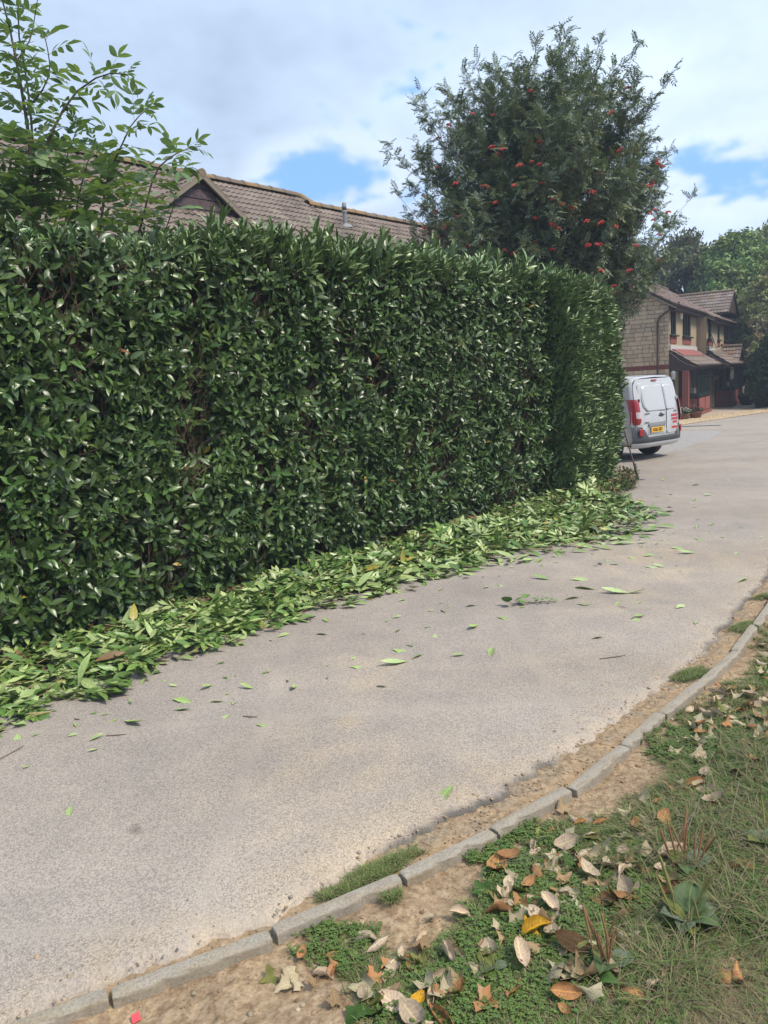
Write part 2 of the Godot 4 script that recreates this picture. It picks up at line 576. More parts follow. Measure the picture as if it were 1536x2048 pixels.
# distance of a ground point from the kerb line, positive on the verge side
func kerb_side(p: Vector3) -> float:
	var best := 1e9
	var sgn := 1.0
	for i in kerb_pts.size() - 1:
		var a := Vector2(kerb_pts[i].x, kerb_pts[i].z)
		var b := Vector2(kerb_pts[i + 1].x, kerb_pts[i + 1].z)
		var q := Geometry2D.get_closest_point_to_segment(Vector2(p.x, p.z), a, b)
		var d := q.distance_to(Vector2(p.x, p.z))
		if d < best:
			best = d
			sgn = 1.0 if (b - a).cross(Vector2(p.x, p.z) - a) > 0.0 else -1.0
	return best * sgn

var verge_n := FastNoiseLite.new()
func verge_y(x: float, z: float, s: float) -> float:
	var y: float = -0.042 + 0.03 * smoothstep(0.1, 0.6, s) + 0.05 * max(s - 0.4, 0.0)
	return y + 0.014 * verge_n.get_noise_2d(x * 2.0, z * 2.0) + 0.006 * verge_n.get_noise_2d(x * 9.0, z * 9.0)

# how much grass grows at a place on the verge, 0 to 1
func grassy(x: float, z: float, s: float) -> float:
	var g: float = smoothstep(0.02, 0.3, s) * 1.1 + 0.75 * verge_n.get_noise_2d(x * 1.6 + 40, z * 1.6) + 0.4 * verge_n.get_noise_2d(x * 6 + 9, z * 6)
	for q in bare_spots:
		var d := Vector2(x - q[0].x, z - q[0].z).length() / float(q[1])
		g -= float(q[2]) * exp(-d * d)
	return clamp(g, 0.0, 1.0)

func build_ground():
	verge_n.seed = 41
	verge_n.frequency = 0.8
	verge_n.fractal_octaves = 3
	for q in [[330, 2000, 0.22, 1.6], [180, 2046, 0.3, 1.6], [480, 1965, 0.22, 1.6], [560, 2020, 0.22, 1.3], [690, 1850, 0.16, 1.2], [800, 1800, 0.16, 1.7], [900, 1740, 0.16, 1.5], [850, 1850, 0.12, 1.2], [800, 1900, 0.1, 1.0], [650, 2040, 0.16, 1.3], [1250, 1545, 0.20, 1.9], [1180, 1610, 0.12, 1.3], [1500, 1960, 0.22, 0.55], [1400, 1880, 0.16, 0.5]]:
		bare_spots.append([gnd(q[0], q[1], -0.03), q[2], q[3]])
	# wide ground
	var mb := MB.new()
	mb.quad(Vector3(-300, -0.12, 200), Vector3(300, -0.12, 200), Vector3(300, -0.12, -400), Vector3(-300, -0.12, -400), Color(0.11, 0.10, 0.06))
	tag(obj("ground", mb.mesh(), M.soil), "rough earth and grass all round the lane", "", "", "structure")
	build_road()
	build_kerb()
	build_verge()

func build_road():
	var nz := noise(0.35, 51, 4)
	var nf := noise(2.2, 52, 4)
	var jag := noise(5.0, 53, 3)
	var line := walk_line(edge_pts, 0.03)
	var ws := [0.0, 0.012]
	var w := 0.06
	while w < 40.0:
		ws.append(w)
		w += clamp(0.05 + w * 0.012, 0.05, 1.2)
	var dust := [[gnd(1330, 1110), 0.9, 0.7], [gnd(735, 1340), 0.45, 0.5], [gnd(690, 1442), 0.07, 0.9], [gnd(620, 1520), 0.5, 0.35], [gnd(1230, 1200), 0.8, 0.35], [gnd(900, 1560), 0.5, 0.4], [gnd(640, 1700), 0.4, 0.35], [gnd(1120, 1330), 0.5, 0.3]]
	var spots := [[gnd(275, 1660), 0.022], [gnd(235, 1626), 0.016], [gnd(548, 1793), 0.014], [gnd(1245, 1213), 0.02]]
	var g := []
	var cols := []
	for i in line.size():
		var e: Vector3 = line[i]
		var j := 0.0
		if e.length() < 12.0: j = 0.05 * jag.get_noise_2d(e.x * 1.0, e.z * 1.0) + 0.025 * jag.get_noise_2d(e.x * 4.0, e.z * 4.0)
		e -= ACROSS * j
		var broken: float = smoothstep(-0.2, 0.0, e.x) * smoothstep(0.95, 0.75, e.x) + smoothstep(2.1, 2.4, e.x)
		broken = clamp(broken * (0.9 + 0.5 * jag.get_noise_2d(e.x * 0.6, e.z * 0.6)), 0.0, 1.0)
		var row := []
		for k in ws.size():
			var p: Vector3 = e + ACROSS * ws[k]
			p.y = 0.002 * nz.get_noise_2d(p.x * 4, p.z * 4)
			if k == 0: p.y = -0.05
			elif k == 1: p.y -= lerp(0.022, 0.003, broken)
			row.append(p)
			var a := nz.get_noise_2d(p.x, p.z)
			var b := nf.get_noise_2d(p.x, p.z)
			var t: float = clamp(0.25 + 0.5 * a + 0.25 * b, 0.0, 1.0) * 0.28
			t += 0.65 * smoothstep(0.42, 0.0, ws[k] + 0.25 * b) * clamp(0.7 + 0.8 * nf.get_noise_2d(p.x * 2.0 + 7, p.z * 2.0), 0.0, 1.0)
			for q in dust:
				var dd := Vector2(p.x - q[0].x, p.z - q[0].z).length() / float(q[1])
				t += 1.35 * float(q[2]) * exp(-dd * dd) * clamp(0.6 + b, 0.1, 1.0)
			var c := Color(0.385, 0.354, 0.326).lerp(Color(0.465, 0.395, 0.305), clamp(t, 0.0, 0.95))
			var wear := 1.0 + 0.16 * nz.get_noise_2d(p.x * 0.7 + 30, p.z * 1.4) + 0.10 * b
			for q in spots:
				var dd := Vector2(p.x - q[0].x, p.z - q[0].z).length()
				if dd < float(q[1]): wear *= 0.55
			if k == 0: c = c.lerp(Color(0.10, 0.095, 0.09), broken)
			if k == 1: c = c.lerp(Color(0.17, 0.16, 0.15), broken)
			cols.append(Color(c.r * wear, c.g * wear, c.b * wear))
		g.append(row)
	var mb := MB.new()
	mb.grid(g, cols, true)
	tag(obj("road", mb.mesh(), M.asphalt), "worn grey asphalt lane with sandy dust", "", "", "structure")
	# stones and dust caught between the broken asphalt and the kerb
	var gs := []
	var rows := []
	for i in line.size():
		var e: Vector3 = line[i]
		if e.length() > 13.0: continue
		var row := []
		for k in 7:
			var p: Vector3 = e - ACROSS * (float(k) / 6.0 * 0.5 - 0.12)
			p.y = -0.026 + 0.008 * nf.get_noise_2d(p.x * 3, p.z * 3)
			if kerb_side(p) > 0.02: p.y = -0.16
			row.append(p)
			var b := nf.get_noise_2d(p.x * 2.5, p.z * 2.5)
			gs.append(Color(0.40, 0.31, 0.215).lerp(Color(0.30, 0.26, 0.21), clamp(0.4 + b, 0.0, 1.0)))
		rows.append(row)
	mb = MB.new()
	mb.grid(rows, gs, false)
	tag(obj("gutter_dirt", mb.mesh(), M.soil), "sandy dirt strip between broken asphalt and kerb", "", "", "structure")
	# loose stones
	var pm := pebble_mesh()
	var xf := []
	var pc := []
	for k in 5200:
		var e: Vector3 = line[rng.randi_range(0, line.size() - 1)]
		if e.length() > 9.0: continue
		var off: float = rr(-0.10, 0.26) if k % 4 else rr(-0.3, 0.2)
		var p: Vector3 = e - ACROSS * off
		if kerb_side(p) > -0.005: continue
		if off < -0.03 and rng.randf() < 0.45: continue
		p.y = (0.0 if off < 0.0 else -0.024)
		var s: float = rr(0.0025, 0.006) if rng.randf() < 0.9 else rr(0.006, 0.012)
		xf.append(Transform3D(Basis.from_euler(rvec() * 3.0).scaled(Vector3(s, s * 0.7, s)), p))
		var q := rr(0.7, 1.3)
		pc.append(Color(0.62 * q, 0.5 * q, 0.38 * q) if rng.randf() < 0.7 else Color(0.4 * q, 0.38 * q, 0.38 * q))
	tag(many("loose_grit", pm, M.stone, xf, pc), "loose grit and small stones along the kerb")

func pebble_mesh() -> ArrayMesh:
	var mb := MB.new()
	var g := []
	for r in 4:
		var row := []
		for k in 7:
			var a := TAU * (k % 6) / 6.0
			var b := PI * (float(r) / 3.0 - 0.5)
			var q := 1.0 + 0.25 * sin(a * 2.0 + r * 1.7)
			row.append(Vector3(cos(a) * cos(b) * q, sin(b), -sin(a) * cos(b) * q))
		g.append(row)
	mb.grid(g, [Color.WHITE], false, true)
	return mb.mesh()

func build_kerb():
	var root := Node3D.new()
	root.name = "kerb"
	add_child(root)
	tag(root, "curved line of worn concrete edging kerb stones", "", "", "structure")
	for i in kerb_pts.size() - 1:
		var a: Vector3 = kerb_pts[i]
		var b: Vector3 = kerb_pts[i + 1]
		if a.length() > 14.0: break
		var L := a.distance_to(b)
		var n := 1 if L < 0.75 else int(round(L / 0.6))
		for q in n:
			var p := a.lerp(b, float(q) / n)
			var r := a.lerp(b, float(q + 1) / n)
			var o := obj("kerb_stone", kerb_stone(p.distance_to(r) - rr(0.008, 0.022), i * 7 + q), M.kerb, root)
			var d := (r - p).normalized()
			var out := Vector3(-d.z, 0, d.x)
			if out.dot(ACROSS) > 0.0: out = -out
			o.transform = Transform3D(Basis(d, Vector3.UP, d.cross(Vector3.UP)), (p + r) * 0.5 + out * (0.034 + rr(-0.01, 0.01)) + Vector3(0, rr(-0.004, 0.004), 0))
			o.rotate_object_local(Vector3(1, 0, 0), rr(-0.03, 0.03))
			o.rotate_object_local(Vector3(0, 0, 1), rr(-0.010, 0.010))
			o.rotate_object_local(Vector3(0, 1, 0), rr(-0.02, 0.02))

# rounded, chipped length of edging along x: section swept with worn edges
func kerb_stone(L: float, sd: int) -> ArrayMesh:
	var mb := MB.new()
	var nz := noise(9.0, 100 + sd, 3)
	var sec := [[-0.032, -0.14], [-0.032, 0.003], [-0.029, 0.007], [0.0, 0.008], [0.025, 0.007], [0.030, 0.003], [0.032, -0.006], [0.030, -0.14]]
	var g := []
	var cols := []
	var N := 16
	for i in N + 3:
		var t: float = clamp(float(i - 1) / N, 0.0, 1.0)
		var x := (t - 0.5) * L
		var endk: float = 0.6 if (i == 0 or i == N + 2) else (0.9 if (i == 1 or i == N + 1) else 1.0)
		if i == 1: x += 0.006
		if i == N + 1: x -= 0.006
		var row := []
		for k in sec.size() - 1:
			var p := Vector2(sec[k][0], sec[k][1])
			var w := 0.011 if k >= 4 else 0.005
			var q: float = nz.get_noise_2d(x * 1.6 + 3.0, k * 0.7)
			var chip: float = -0.024 * smoothstep(0.15, 0.5, nz.get_noise_2d(x * 0.8 + 11.0, 4.0)) if k >= 4 and k <= 6 else 0.0
			row.append(Vector3(x, (p.y + q * w * 0.5 + chip * 0.5 - (0.0 if endk == 1.0 else 0.01 * (1.0 - endk) * 2.0)), p.x * (endk if endk > 0.7 else 0.9) + q * w + chip))
			var s := 1.0 + 0.3 * nz.get_noise_2d(x * 0.7, k * 0.3)
			var sand: float = clamp(0.3 + 1.2 * nz.get_noise_2d(x * 0.4 + 50.0, k * 0.2), 0.0, 1.0)
			cols.append(Color(s, s * lerp(1.0, 0.93, sand), s * lerp(1.0, 0.8, sand)))
		row.append(Vector3(x, -0.14, 0.030)); cols.append(Color.WHITE)
		g.append(row)
	mb.grid(g, cols, false)
	# closed ends
	for e in [0, g.size() - 1]:
		var mid := Vector3((-0.5 if e == 0 else 0.5) * L, -0.05, 0)
		for k in g[e].size() - 1:
			if e != 0: mb.tri(mid, g[e][k], g[e][k + 1])
			else: mb.tri(mid, g[e][k + 1], g[e][k])
	return mb.mesh()

func build_verge():
	var line := walk_line(kerb_pts, 0.035)
	var g := []
	var cols := []
	var nf := noise(1.7, 61, 4)
	var ws := []
	var w := -0.06
	while w < 7.0:
		ws.append(w)
		w += 0.03 if w < 1.6 else 0.12
	for e in line:
		if e.length() > 16.0: continue
		var row := []
		for k in ws.size():
			var p: Vector3 = e - ACROSS * ws[k]
			var s: float = ws[k] * 0.95
			p.y = verge_y(p.x, p.z, s)
			if k == 0: p.y -= 0.1
			row.append(p)
			var b := nf.get_noise_2d(p.x, p.z)
			var b2 := nf.get_noise_2d(p.x * 4 + 5, p.z * 4)
			var c := Color(0.42, 0.33, 0.235).lerp(Color(0.30, 0.235, 0.17), clamp(0.35 + 0.7 * b + 0.35 * b2, 0.0, 1.0))
			cols.append(c.lerp(Color(0.15, 0.125, 0.085), 0.6 * smoothstep(0.5, 0.95, grassy(p.x, p.z, s))))
		g.append(row)
	var mb := MB.new()
	mb.grid(g, cols, false)
	tag(obj("verge", mb.mesh(), M.soil), "bare sandy earth verge beside the kerb", "", "", "structure")
	build_grass()

func blade(mb: MB, base: Vector3, dir: Vector3, L: float, W: float, droop: float, col: Color):
	var side := dir.cross(Vector3.UP)
	if side.length() < 0.05: side = Vector3.RIGHT
	side = side.normalized().rotated(Vector3.UP, rr(-0.9, 0.9))
	var g := []
	for r in 4:
		var t := r / 3.0
		var p := base + dir * L * t + Vector3(dir.x, 0, dir.z).normalized() * L * droop * t * t * 0.7 - Vector3.UP * L * droop * t * t * 0.75
		var hw := W * 0.5 * (1.0 - t * t * 0.95)
		g.append([p - side * hw, p + side * hw])
	mb.grid(g, [col])

func tuft_mesh(n: int, L: float, W: float, spread: float, droop: float, dry: float) -> ArrayMesh:
	var mb := MB.new()
	for i in n:
		var a := rr(0, TAU)
		var lean := rr(0.15, 1.0) * spread
		var d := Vector3(cos(a) * lean, 1.0, sin(a) * lean).normalized()
		var c := Color(0.13, 0.225, 0.065).lerp(Color(0.235, 0.325, 0.105), rng.randf())
		if rng.randf() < dry: c = Color(0.37, 0.30, 0.185).lerp(Color(0.27, 0.215, 0.135), rng.randf())
		blade(mb, Vector3(cos(a), 0, sin(a)) * L * rr(0.0, 0.3), d, L * rr(0.55, 1.1), W, droop * rr(0.4, 1.2), c)
	return mb.mesh()

func clover_mesh() -> ArrayMesh:
	var mb := MB.new()
	for s in 4:
		var a0 := rr(0, TAU)
		var base := Vector3(rr(-1, 1), 0, rr(-1, 1)) * 0.014
		var top := base + Vector3(rr(-0.4, 0.4), 1.0, rr(-0.4, 0.4)) * rr(0.012, 0.03)
		blade(mb, base, (top - base).normalized(), base.distance_to(top), 0.0016, 0.0, Color(0.12, 0.20, 0.06))
		for k in 3:
			var a := a0 + TAU * k / 3.0
			var dir := Vector3(cos(a), rr(-0.1, 0.35), sin(a)).normalized()
			var q := rr(0.8, 1.25)
			mb.leaf(Transform3D(aim(dir, Vector3.UP), top), rr(0.005, 0.008), rr(0.004, 0.007), 0.15, 0.3, Color(0.135 * q, 0.205 * q, 0.065 * q), [0.1, 0.8, 1.0, 0.5])
	return mb.mesh()

func build_grass():
	var short_m := [tuft_mesh(13, 0.042, 0.0034, 0.9, 0.5, 0.10), tuft_mesh(11, 0.055, 0.0034, 1.1, 0.8, 0.2), tuft_mesh(12, 0.05, 0.0024, 1.4, 0.9, 0.85)]
	var long_m := [tuft_mesh(20, 0.15, 0.0040, 0.9, 1.2, 0.1), tuft_mesh(16, 0.2, 0.0036, 0.8, 1.1, 0.25)]
	var xs := [[], [], []]
	var cs := [[], [], []]
	var xl := [[], []]
	var cl := [[], []]
	var xc := []
	var cc := []
	var dryn := noise(0.9, 71, 3)
	var longn := noise(0.8, 72, 3)
	var clovern := noise(1.1, 73, 3)
	var dry_c := gnd(1480, 2000, 0.05)
	var long_c := [[gnd(1500, 1660, 0.05), 0.42], [gnd(1530, 1560, 0.05), 0.4], [gnd(1450, 1750, 0.05), 0.24], [gnd(1540, 1780, 0.05), 0.35], [gnd(1320, 1915, 0.05), 0.13]]
	var clover_c := [[gnd(650, 1890, -0.03), 0.14], [gnd(1100, 1850, 0.0), 0.28], [gnd(1380, 1480, 0.0), 0.3], [gnd(1000, 1700, 0.0), 0.16], [gnd(930, 1950, 0.0), 0.18], [gnd(720, 1875, -0.03), 0.08], [gnd(1060, 1660, 0.0), 0.16]]
	for k in 100000:
		var e: float = 5.6 * pow(rng.randf(), 1.35)
		var z := -1.5 - e
		var x := rr(-1.5, 2.0 + e * 0.42)
		var s := kerb_side(Vector3(x, 0, z))
		if s < 0.035 or s > 3.0: continue
		var gr := grassy(x, z, s)
		var clo := 0.0
		for q in clover_c:
			var d := Vector2(x - q[0].x, z - q[0].z).length() / float(q[1])
			clo = max(clo, exp(-d * d * 1.4))
		var p := Vector3(x, verge_y(x, z, s) - 0.004, z)
		var turn := Basis(Vector3.UP, rr(0, TAU))
		if rng.randf() < clo * 0.55 + 0.2 * smoothstep(0.1, 0.4, clovern.get_noise_2d(x, z)) * gr:
			if clo > 0.3 or gr > 0.35:
				xc.append(Transform3D(turn.scaled(Vector3.ONE * rr(0.8, 1.5)), p))
				xc.append(Transform3D(turn.scaled(Vector3.ONE * rr(0.8, 1.5)), p + Vector3(rr(-0.02, 0.02), 0, rr(-0.02, 0.02))))
				cc.append(Color(rr(0.8, 1.1), rr(0.9, 1.1), 0.9))
				var q2 := rr(0.75, 1.25)
				cc.append(Color(q2, q2, q2 * rr(0.8, 1.1)))
				continue
		if rng.randf() > gr * 1.05 - 0.08: continue
		var lo := 0.0
		for q in long_c:
			var d := Vector2(x - q[0].x, z - q[0].z).length() / float(q[1])
			lo = max(lo, exp(-d * d))
		var dryk: float = smoothstep(0.0, 0.5, dryn.get_noise_2d(x, z)) * 0.5 + 0.85 * exp(-pow(Vector2(x - dry_c.x, z - dry_c.z).length() / 0.45, 2.0))
		var q3 := rr(0.75, 1.2)
		if rng.randf() < lo * 0.24:
			var i := 0 if rng.randf() < 0.6 else 1
			xl[i].append(Transform3D(turn.scaled(Vector3.ONE * rr(0.6, 1.15)), p))
			cl[i].append(Color(q3 * 0.9, q3 * 0.9, q3 * 0.9))
		else:
			var i := 2 if rng.randf() < dryk else (0 if rng.randf() < 0.6 else 1)
			xs[i].append(Transform3D(turn.scaled(Vector3.ONE * rr(0.65, 1.25)), p))
			cs[i].append(Color(q3, q3, q3))
	# weeds in the gutter and at the joints
	for q in [[745, 1745, 0.10, 420, 0.045], [690, 1778, 0.05, 80, 0.03], [785, 1790, 0.03, 60, 0.02], [1380, 1348, 0.13, 420, 0.06], [1490, 1252, 0.13, 360, 0.06], [1530, 1192, 0.1, 160, 0.05], [650, 1790, 0.04, 40, 0.02], [800, 1715, 0.08, 120, 0.03]]:
		var c := gnd(q[0], q[1], -0.01)
		for k in int(q[3]):
			var d := Vector3(0.86, 0, -0.5)
			var p: Vector3 = c + d * rr(-1, 1) * rr(0.2, 1) * float(q[2]) * 1.5 + Vector3(0.5, 0, 0.86) * rr(-1, 1) * float(q[4])
			p.y = -0.02
			xs[0 if k % 3 else 1].append(Transform3D(Basis(Vector3.UP, rr(0, TAU)).scaled(Vector3.ONE * rr(0.5, 0.95)), p))
			var t := rr(0.8, 1.2)
			cs[0 if k % 3 else 1].append(Color(t, t, t))
	var labels := ["short green grass blades growing over the verge", "short yellowing grass blades mixed through the verge", "dry straw coloured grass lying on the verge"]
	for i in 3:
		tag(many("short_grass", short_m[i], M.grass, xs[i], cs[i]), labels[i])
	labels = ["long arching green grass in clumps on the verge", "long pale half dry grass in clumps on the verge"]
	for i in 2:
		tag(many("long_grass", long_m[i], M.grass, xl[i], cl[i]), labels[i])
	tag(many("clover", clover_mesh(), M.grass, xc, cc), "low small leaved clover spreading over the verge earth")
	# crumbs of earth and small stones on the bare patches
	var xf := []
	var pc := []
	for k in 9000:
		var x := rr(-1.6, 2.6)
		var z := rr(-5.0, -1.6)
		var s := kerb_side(Vector3(x, 0, z))
		if s < 0.05 or s > 1.2 or grassy(x, z, s) > 0.75: continue
		var r: float = rr(0.0015, 0.004) if rng.randf() < 0.93 else rr(0.005, 0.013)
		xf.append(Transform3D(Basis.from_euler(rvec() * 3.0).scaled(Vector3(r, r * 0.75, r)), Vector3(x, verge_y(x, z, s) + r * 0.3, z)))
		var q := rr(0.6, 1.3)
		pc.append(Color(0.5 * q, 0.37 * q, 0.26 * q) if rng.randf() < 0.75 else Color(0.75 * q, 0.68 * q, 0.58 * q))
	tag(many("earth_crumbs", pebble_mesh(), M.stone, xf, pc), "crumbs of earth and small stones on bare soil")

# ---------------------------------------------------------------- laurel hedge and its clippings
const LAUREL := [0.10, 0.62, 1.0, 0.92, 0.55, 0.04]
const SHEARED := [0.10, 0.5, 0.9, 1.0, 0.92]
const HEDGE_AT := Vector3(-3.11, 0, -5.76)
const HEDGE_TURN := 0.8405
var hedge_xf := Transform3D(Basis(Vector3.UP, HEDGE_TURN), HEDGE_AT)

func hedge_top(t: float) -> float:
	return lerp_at([-2.5, 0.5, 2.3, 4.0, 6.85, 8.2, 9.0, 10.0, 11.0, 11.5], [3.34, 3.38, 3.46, 3.45, 3.48, 3.46, 3.42, 3.3, 3.12, 2.9], t)

func green(k: float) -> Color:
	return Color(0.052, 0.108, 0.032).lerp(Color(0.138, 0.236, 0.064), k)

func sprig_mesh(n: int, L: float, W: float, stem: float, open: float, long_shoot: bool) -> ArrayMesh:
	var mb := MB.new()
	mb.tube([Vector3.ZERO, Vector3(0, stem * 0.6, 0), Vector3(0, stem, 0)], [0.004, 0.003, 0.002], 4, Color(0.07, 0.09, 0.03), false)
	for i in n:
		var t: float = float(i) / max(n - 1, 1)
		var a := i * 2.4 + rr(-0.5, 0.5)
		var inc: float = open * (1.15 - 0.55 * t) + rr(-0.25, 0.25)
		var rad := Vector3(cos(a), 0, sin(a))
		var d := (Vector3.UP * cos(inc) + rad * sin(inc)).normalized()
		var p := Vector3(0, stem * (0.15 + 0.85 * t), 0)
		var k := rng.randf()
		var c := green(k * 0.9)
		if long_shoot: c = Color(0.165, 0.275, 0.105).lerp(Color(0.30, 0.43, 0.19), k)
		if rng.randf() < 0.12: c = c.lerp(Color(0.13, 0.17, 0.035), rr(0.3, 0.9))
		var q := rr(0.75, 1.15) * (1.0 - (0.35 * t * t if long_shoot else 0.0))
		var sheared := not long_shoot and rng.randf() < 0.22
		mb.leaf(Transform3D(aim(d, Vector3.UP * 0.9 + rvec() * 0.35), p), L * q * (0.6 if sheared else 1.0), W * q, rr(0.12, 0.4), rr(0.1, 0.8), c, SHEARED if sheared else LAUREL, rr(-0.5, 0.5))
	return mb.mesh()

func one_laurel(bend: float, fold: float, twist: float) -> ArrayMesh:
	var mb := MB.new()
	mb.tube([Vector3(0, -0.012, 0), Vector3(0, 0.004, 0)], [0.0014, 0.0014], 4, Color.WHITE, false)
	mb.leaf(Transform3D.IDENTITY, 0.12, 0.045, fold, bend, Color.WHITE, LAUREL, twist)
	return mb.mesh()

func solid_leaf(c: Color, base: StandardMaterial3D) -> StandardMaterial3D:
	var m: StandardMaterial3D = base.duplicate()
	m.albedo_color = c.linear_to_srgb()
	return m

func build_hedge():
	var root := thing("laurel_hedge", "tall dark green laurel hedge, trimmed flat except its shaggy far end", "hedge", HEDGE_AT, HEDGE_TURN)
	var gapn := noise(1.0, 81, 3)
	var wav := noise(0.6, 82, 3)
	var cut_m := [sprig_mesh(6, 0.125, 0.046, 0.10, 1.25, false), sprig_mesh(7, 0.112, 0.040, 0.12, 1.1, false), sprig_mesh(5, 0.142, 0.050, 0.08, 1.35, false)]
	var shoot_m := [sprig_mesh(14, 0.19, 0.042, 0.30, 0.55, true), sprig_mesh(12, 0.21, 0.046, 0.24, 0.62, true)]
	var xs := [[], [], []]
	var cs := [[], [], []]
	var xt := []
	var ct := []
	var edge := 8.75
	# trimmed face, thickest near the surface
	for k in 31000:
		var t := rr(-2.4, edge + 0.15)
		var top := hedge_top(t)
		var hh := rng.randf()
		var h := 0.09 + hh * (top - 0.12)
		var streak := gapn.get_noise_2d(t * 1.7, h * 0.55) + 0.5 * gapn.get_noise_2d(t * 4.3 + 20, h * 1.6)
		var deep: float = pow(rng.randf(), 1.5) * 0.55
		if streak > 0.2 and deep < 0.34 and rng.randf() < 0.86: continue
		if t > 6.2 and deep < 0.3 and rng.randf() < 0.35: continue
		if streak > 0.12 and deep < 0.18 and rng.randf() < 0.3: continue
		var z := 0.05 * wav.get_noise_2d(t, h * 1.4) - deep - 0.10 * smoothstep(0.45, 0.1, h) - 0.10 * smoothstep(top - 0.25, top, h)
		var dir := Vector3(rr(-0.75, 0.75), 0.45 + rr(-0.55, 0.55), 0.95 + rr(-0.5, 0.4)).normalized()
		var i := rng.randi_range(0, 2)
		xs[i].append(Transform3D(aim(dir, rvec()).scaled_local(Vector3.ONE * rr(0.7, 1.12)), Vector3(t, h, z)))
		var q := rr(0.6, 1.4)
		cs[i].append(Color(q * rr(0.9, 1.15), q, q * rr(0.9, 1.1)))
	# back and core foliage, so that no daylight comes through
	for k in 9500:
		var t := rr(-2.4, 10.3)
		var h := rr(0.3, hedge_top(t) - 0.05)
		var i := rng.randi_range(0, 2)
		var z := rr(-1.45, -0.5)
		var dir := Vector3(rr(-1, 1), rr(-0.2, 1), rr(-1, 1) + (-1.0 if z < -1.1 else 0.3))
		xs[i].append(Transform3D(aim(dir, rvec()).scaled_local(Vector3.ONE * rr(1.0, 1.5)), Vector3(t, h, z)))
		var q := rr(0.7, 1.1)
		cs[i].append(Color(q, q, q))
	# grown-out shoots: over the whole top, and all over the untrimmed end
	var xsh := [[], []]
	var csh := [[], []]
	for k in 6500:
		var t := rr(-2.4, 10.45)
		var grow: float = smoothstep(1.6, 3.0, t)
		if rng.randf() > 0.35 + 0.65 * grow: continue
		var z := rr(-1.4, -0.02)
		var h := hedge_top(t) - rr(0.08, 0.34) - 0.05 * (1.0 - grow)
		var tall: float = lerp(0.6, 1.0, grow) * rr(0.65, 1.2)
		if rng.randf() < 0.05 * grow: tall *= 1.45
		var dir := Vector3(rr(-0.35, 0.35), 1.0, rr(-0.3, 0.4) + (0.25 if z > -0.25 else 0.0)).normalized()
		var i := rng.randi_range(0, 1)
		xsh[i].append(Transform3D(aim(dir, rvec()).scaled_local(Vector3.ONE * tall), Vector3(t, h, z)))
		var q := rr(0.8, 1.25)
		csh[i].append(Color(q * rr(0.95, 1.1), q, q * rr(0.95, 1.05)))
	for k in 6400:
		var onend := rng.randf() < 0.26
		var t := rr(edge + 0.02, 10.45)
		var h := rr(0.05, hedge_top(t) - 0.05)
		var bulge := 0.48 + 0.08 * wav.get_noise_2d(t * 2, h * 2) - 0.16 * smoothstep(2.3, 3.4, h) - 0.14 * smoothstep(0.7, 0.0, h)
		bulge *= smoothstep(edge - 0.1, edge + 0.14, t)
		var z := bulge - pow(rng.randf(), 1.6) * 0.5 - 0.22
		var out := Vector3(0.15, 0.0, 1.0)
		if onend:
			t = 10.38 - pow(rng.randf(), 1.6) * 0.5 + 0.1 * wav.get_noise_2d(h * 3, 7)
			z = rr(-1.4, 0.2)
			out = Vector3(1.0, 0.0, 0.15)
		var dir := (out * rr(0.5, 1.1) + Vector3(rr(-0.1, 0.75), rr(0.6, 1.3), rr(-0.25, 0.25))).normalized()
		var i := rng.randi_range(0, 1)
		xsh[i].append(Transform3D(aim(dir, rvec()).scaled_local(Vector3.ONE * rr(0.75, 1.1)), Vector3(t, h, z)))
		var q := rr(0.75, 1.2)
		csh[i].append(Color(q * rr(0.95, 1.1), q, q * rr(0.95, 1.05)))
	# bare brown twigs behind the trimmed face
	for k in 9500:
		var t := rr(-2.4, edge + 0.1)
		var h := rr(0.1, hedge_top(t) - 0.3)
		var streak := gapn.get_noise_2d(t * 1.7, h * 0.55)
		if streak < -0.05 and rng.randf() < 0.7: continue
		xt.append(Transform3D(aim(Vector3(rr(-0.45, 0.45), rr(0.2, 1.0), rr(-0.1, 0.9)), rvec()).scaled_local(Vector3(1, rr(0.6, 1.6), 1) * rr(0.7, 1.3)), Vector3(t, h, -rr(0.05, 0.4) + 0.02)))
		var q := rr(0.7, 1.5)
		ct.append(Color(q * 1.1, q, q * 0.9))
	for i in 3: many("foliage", cut_m[i], M.laurel, xs[i], cs[i], root)
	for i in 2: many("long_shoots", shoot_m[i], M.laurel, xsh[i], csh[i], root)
	var tw := MB.new()
	tw.tube([Vector3.ZERO, Vector3(0.006, 0.1, 0.004), Vector3(0.0, 0.2, 0.012)], [0.0035, 0.003, 0.002], 4)
	tw.tube([Vector3(0.006, 0.1, 0.004), Vector3(0.02, 0.15, 0.03)], [0.0025, 0.0015], 4)
	many("twigs", tw.mesh(), M.twig, xt, ct, root)
	# trunks
	for k in 21:
		var t := -2.2 + k * 0.61 + rr(-0.12, 0.12)
		var z := -0.42 + rr(-0.12, 0.1)
		var mb := MB.new()
		var p := Vector3(t, -0.05, z)
		var pts := [p]
		var rad := [rr(0.035, 0.055)]
		for q in 5:
			p += Vector3(rr(-0.07, 0.07), 0.5, rr(-0.06, 0.06))
			pts.append(p)
			rad.append(rad[rad.size() - 1] * 0.8)
		mb.tube(pts, rad, 8)
		for q in 3:
			var s: Vector3 = pts[1].lerp(pts[2], rng.randf())
			mb.tube([s, s + Vector3(rr(-0.25, 0.25), 0.35, rr(-0.1, 0.25)), s + Vector3(rr(-0.45, 0.45), 0.8, rr(-0.1, 0.35))], [0.018, 0.014, 0.008], 6)
		obj("trunk", mb.mesh(), M.bark, root)
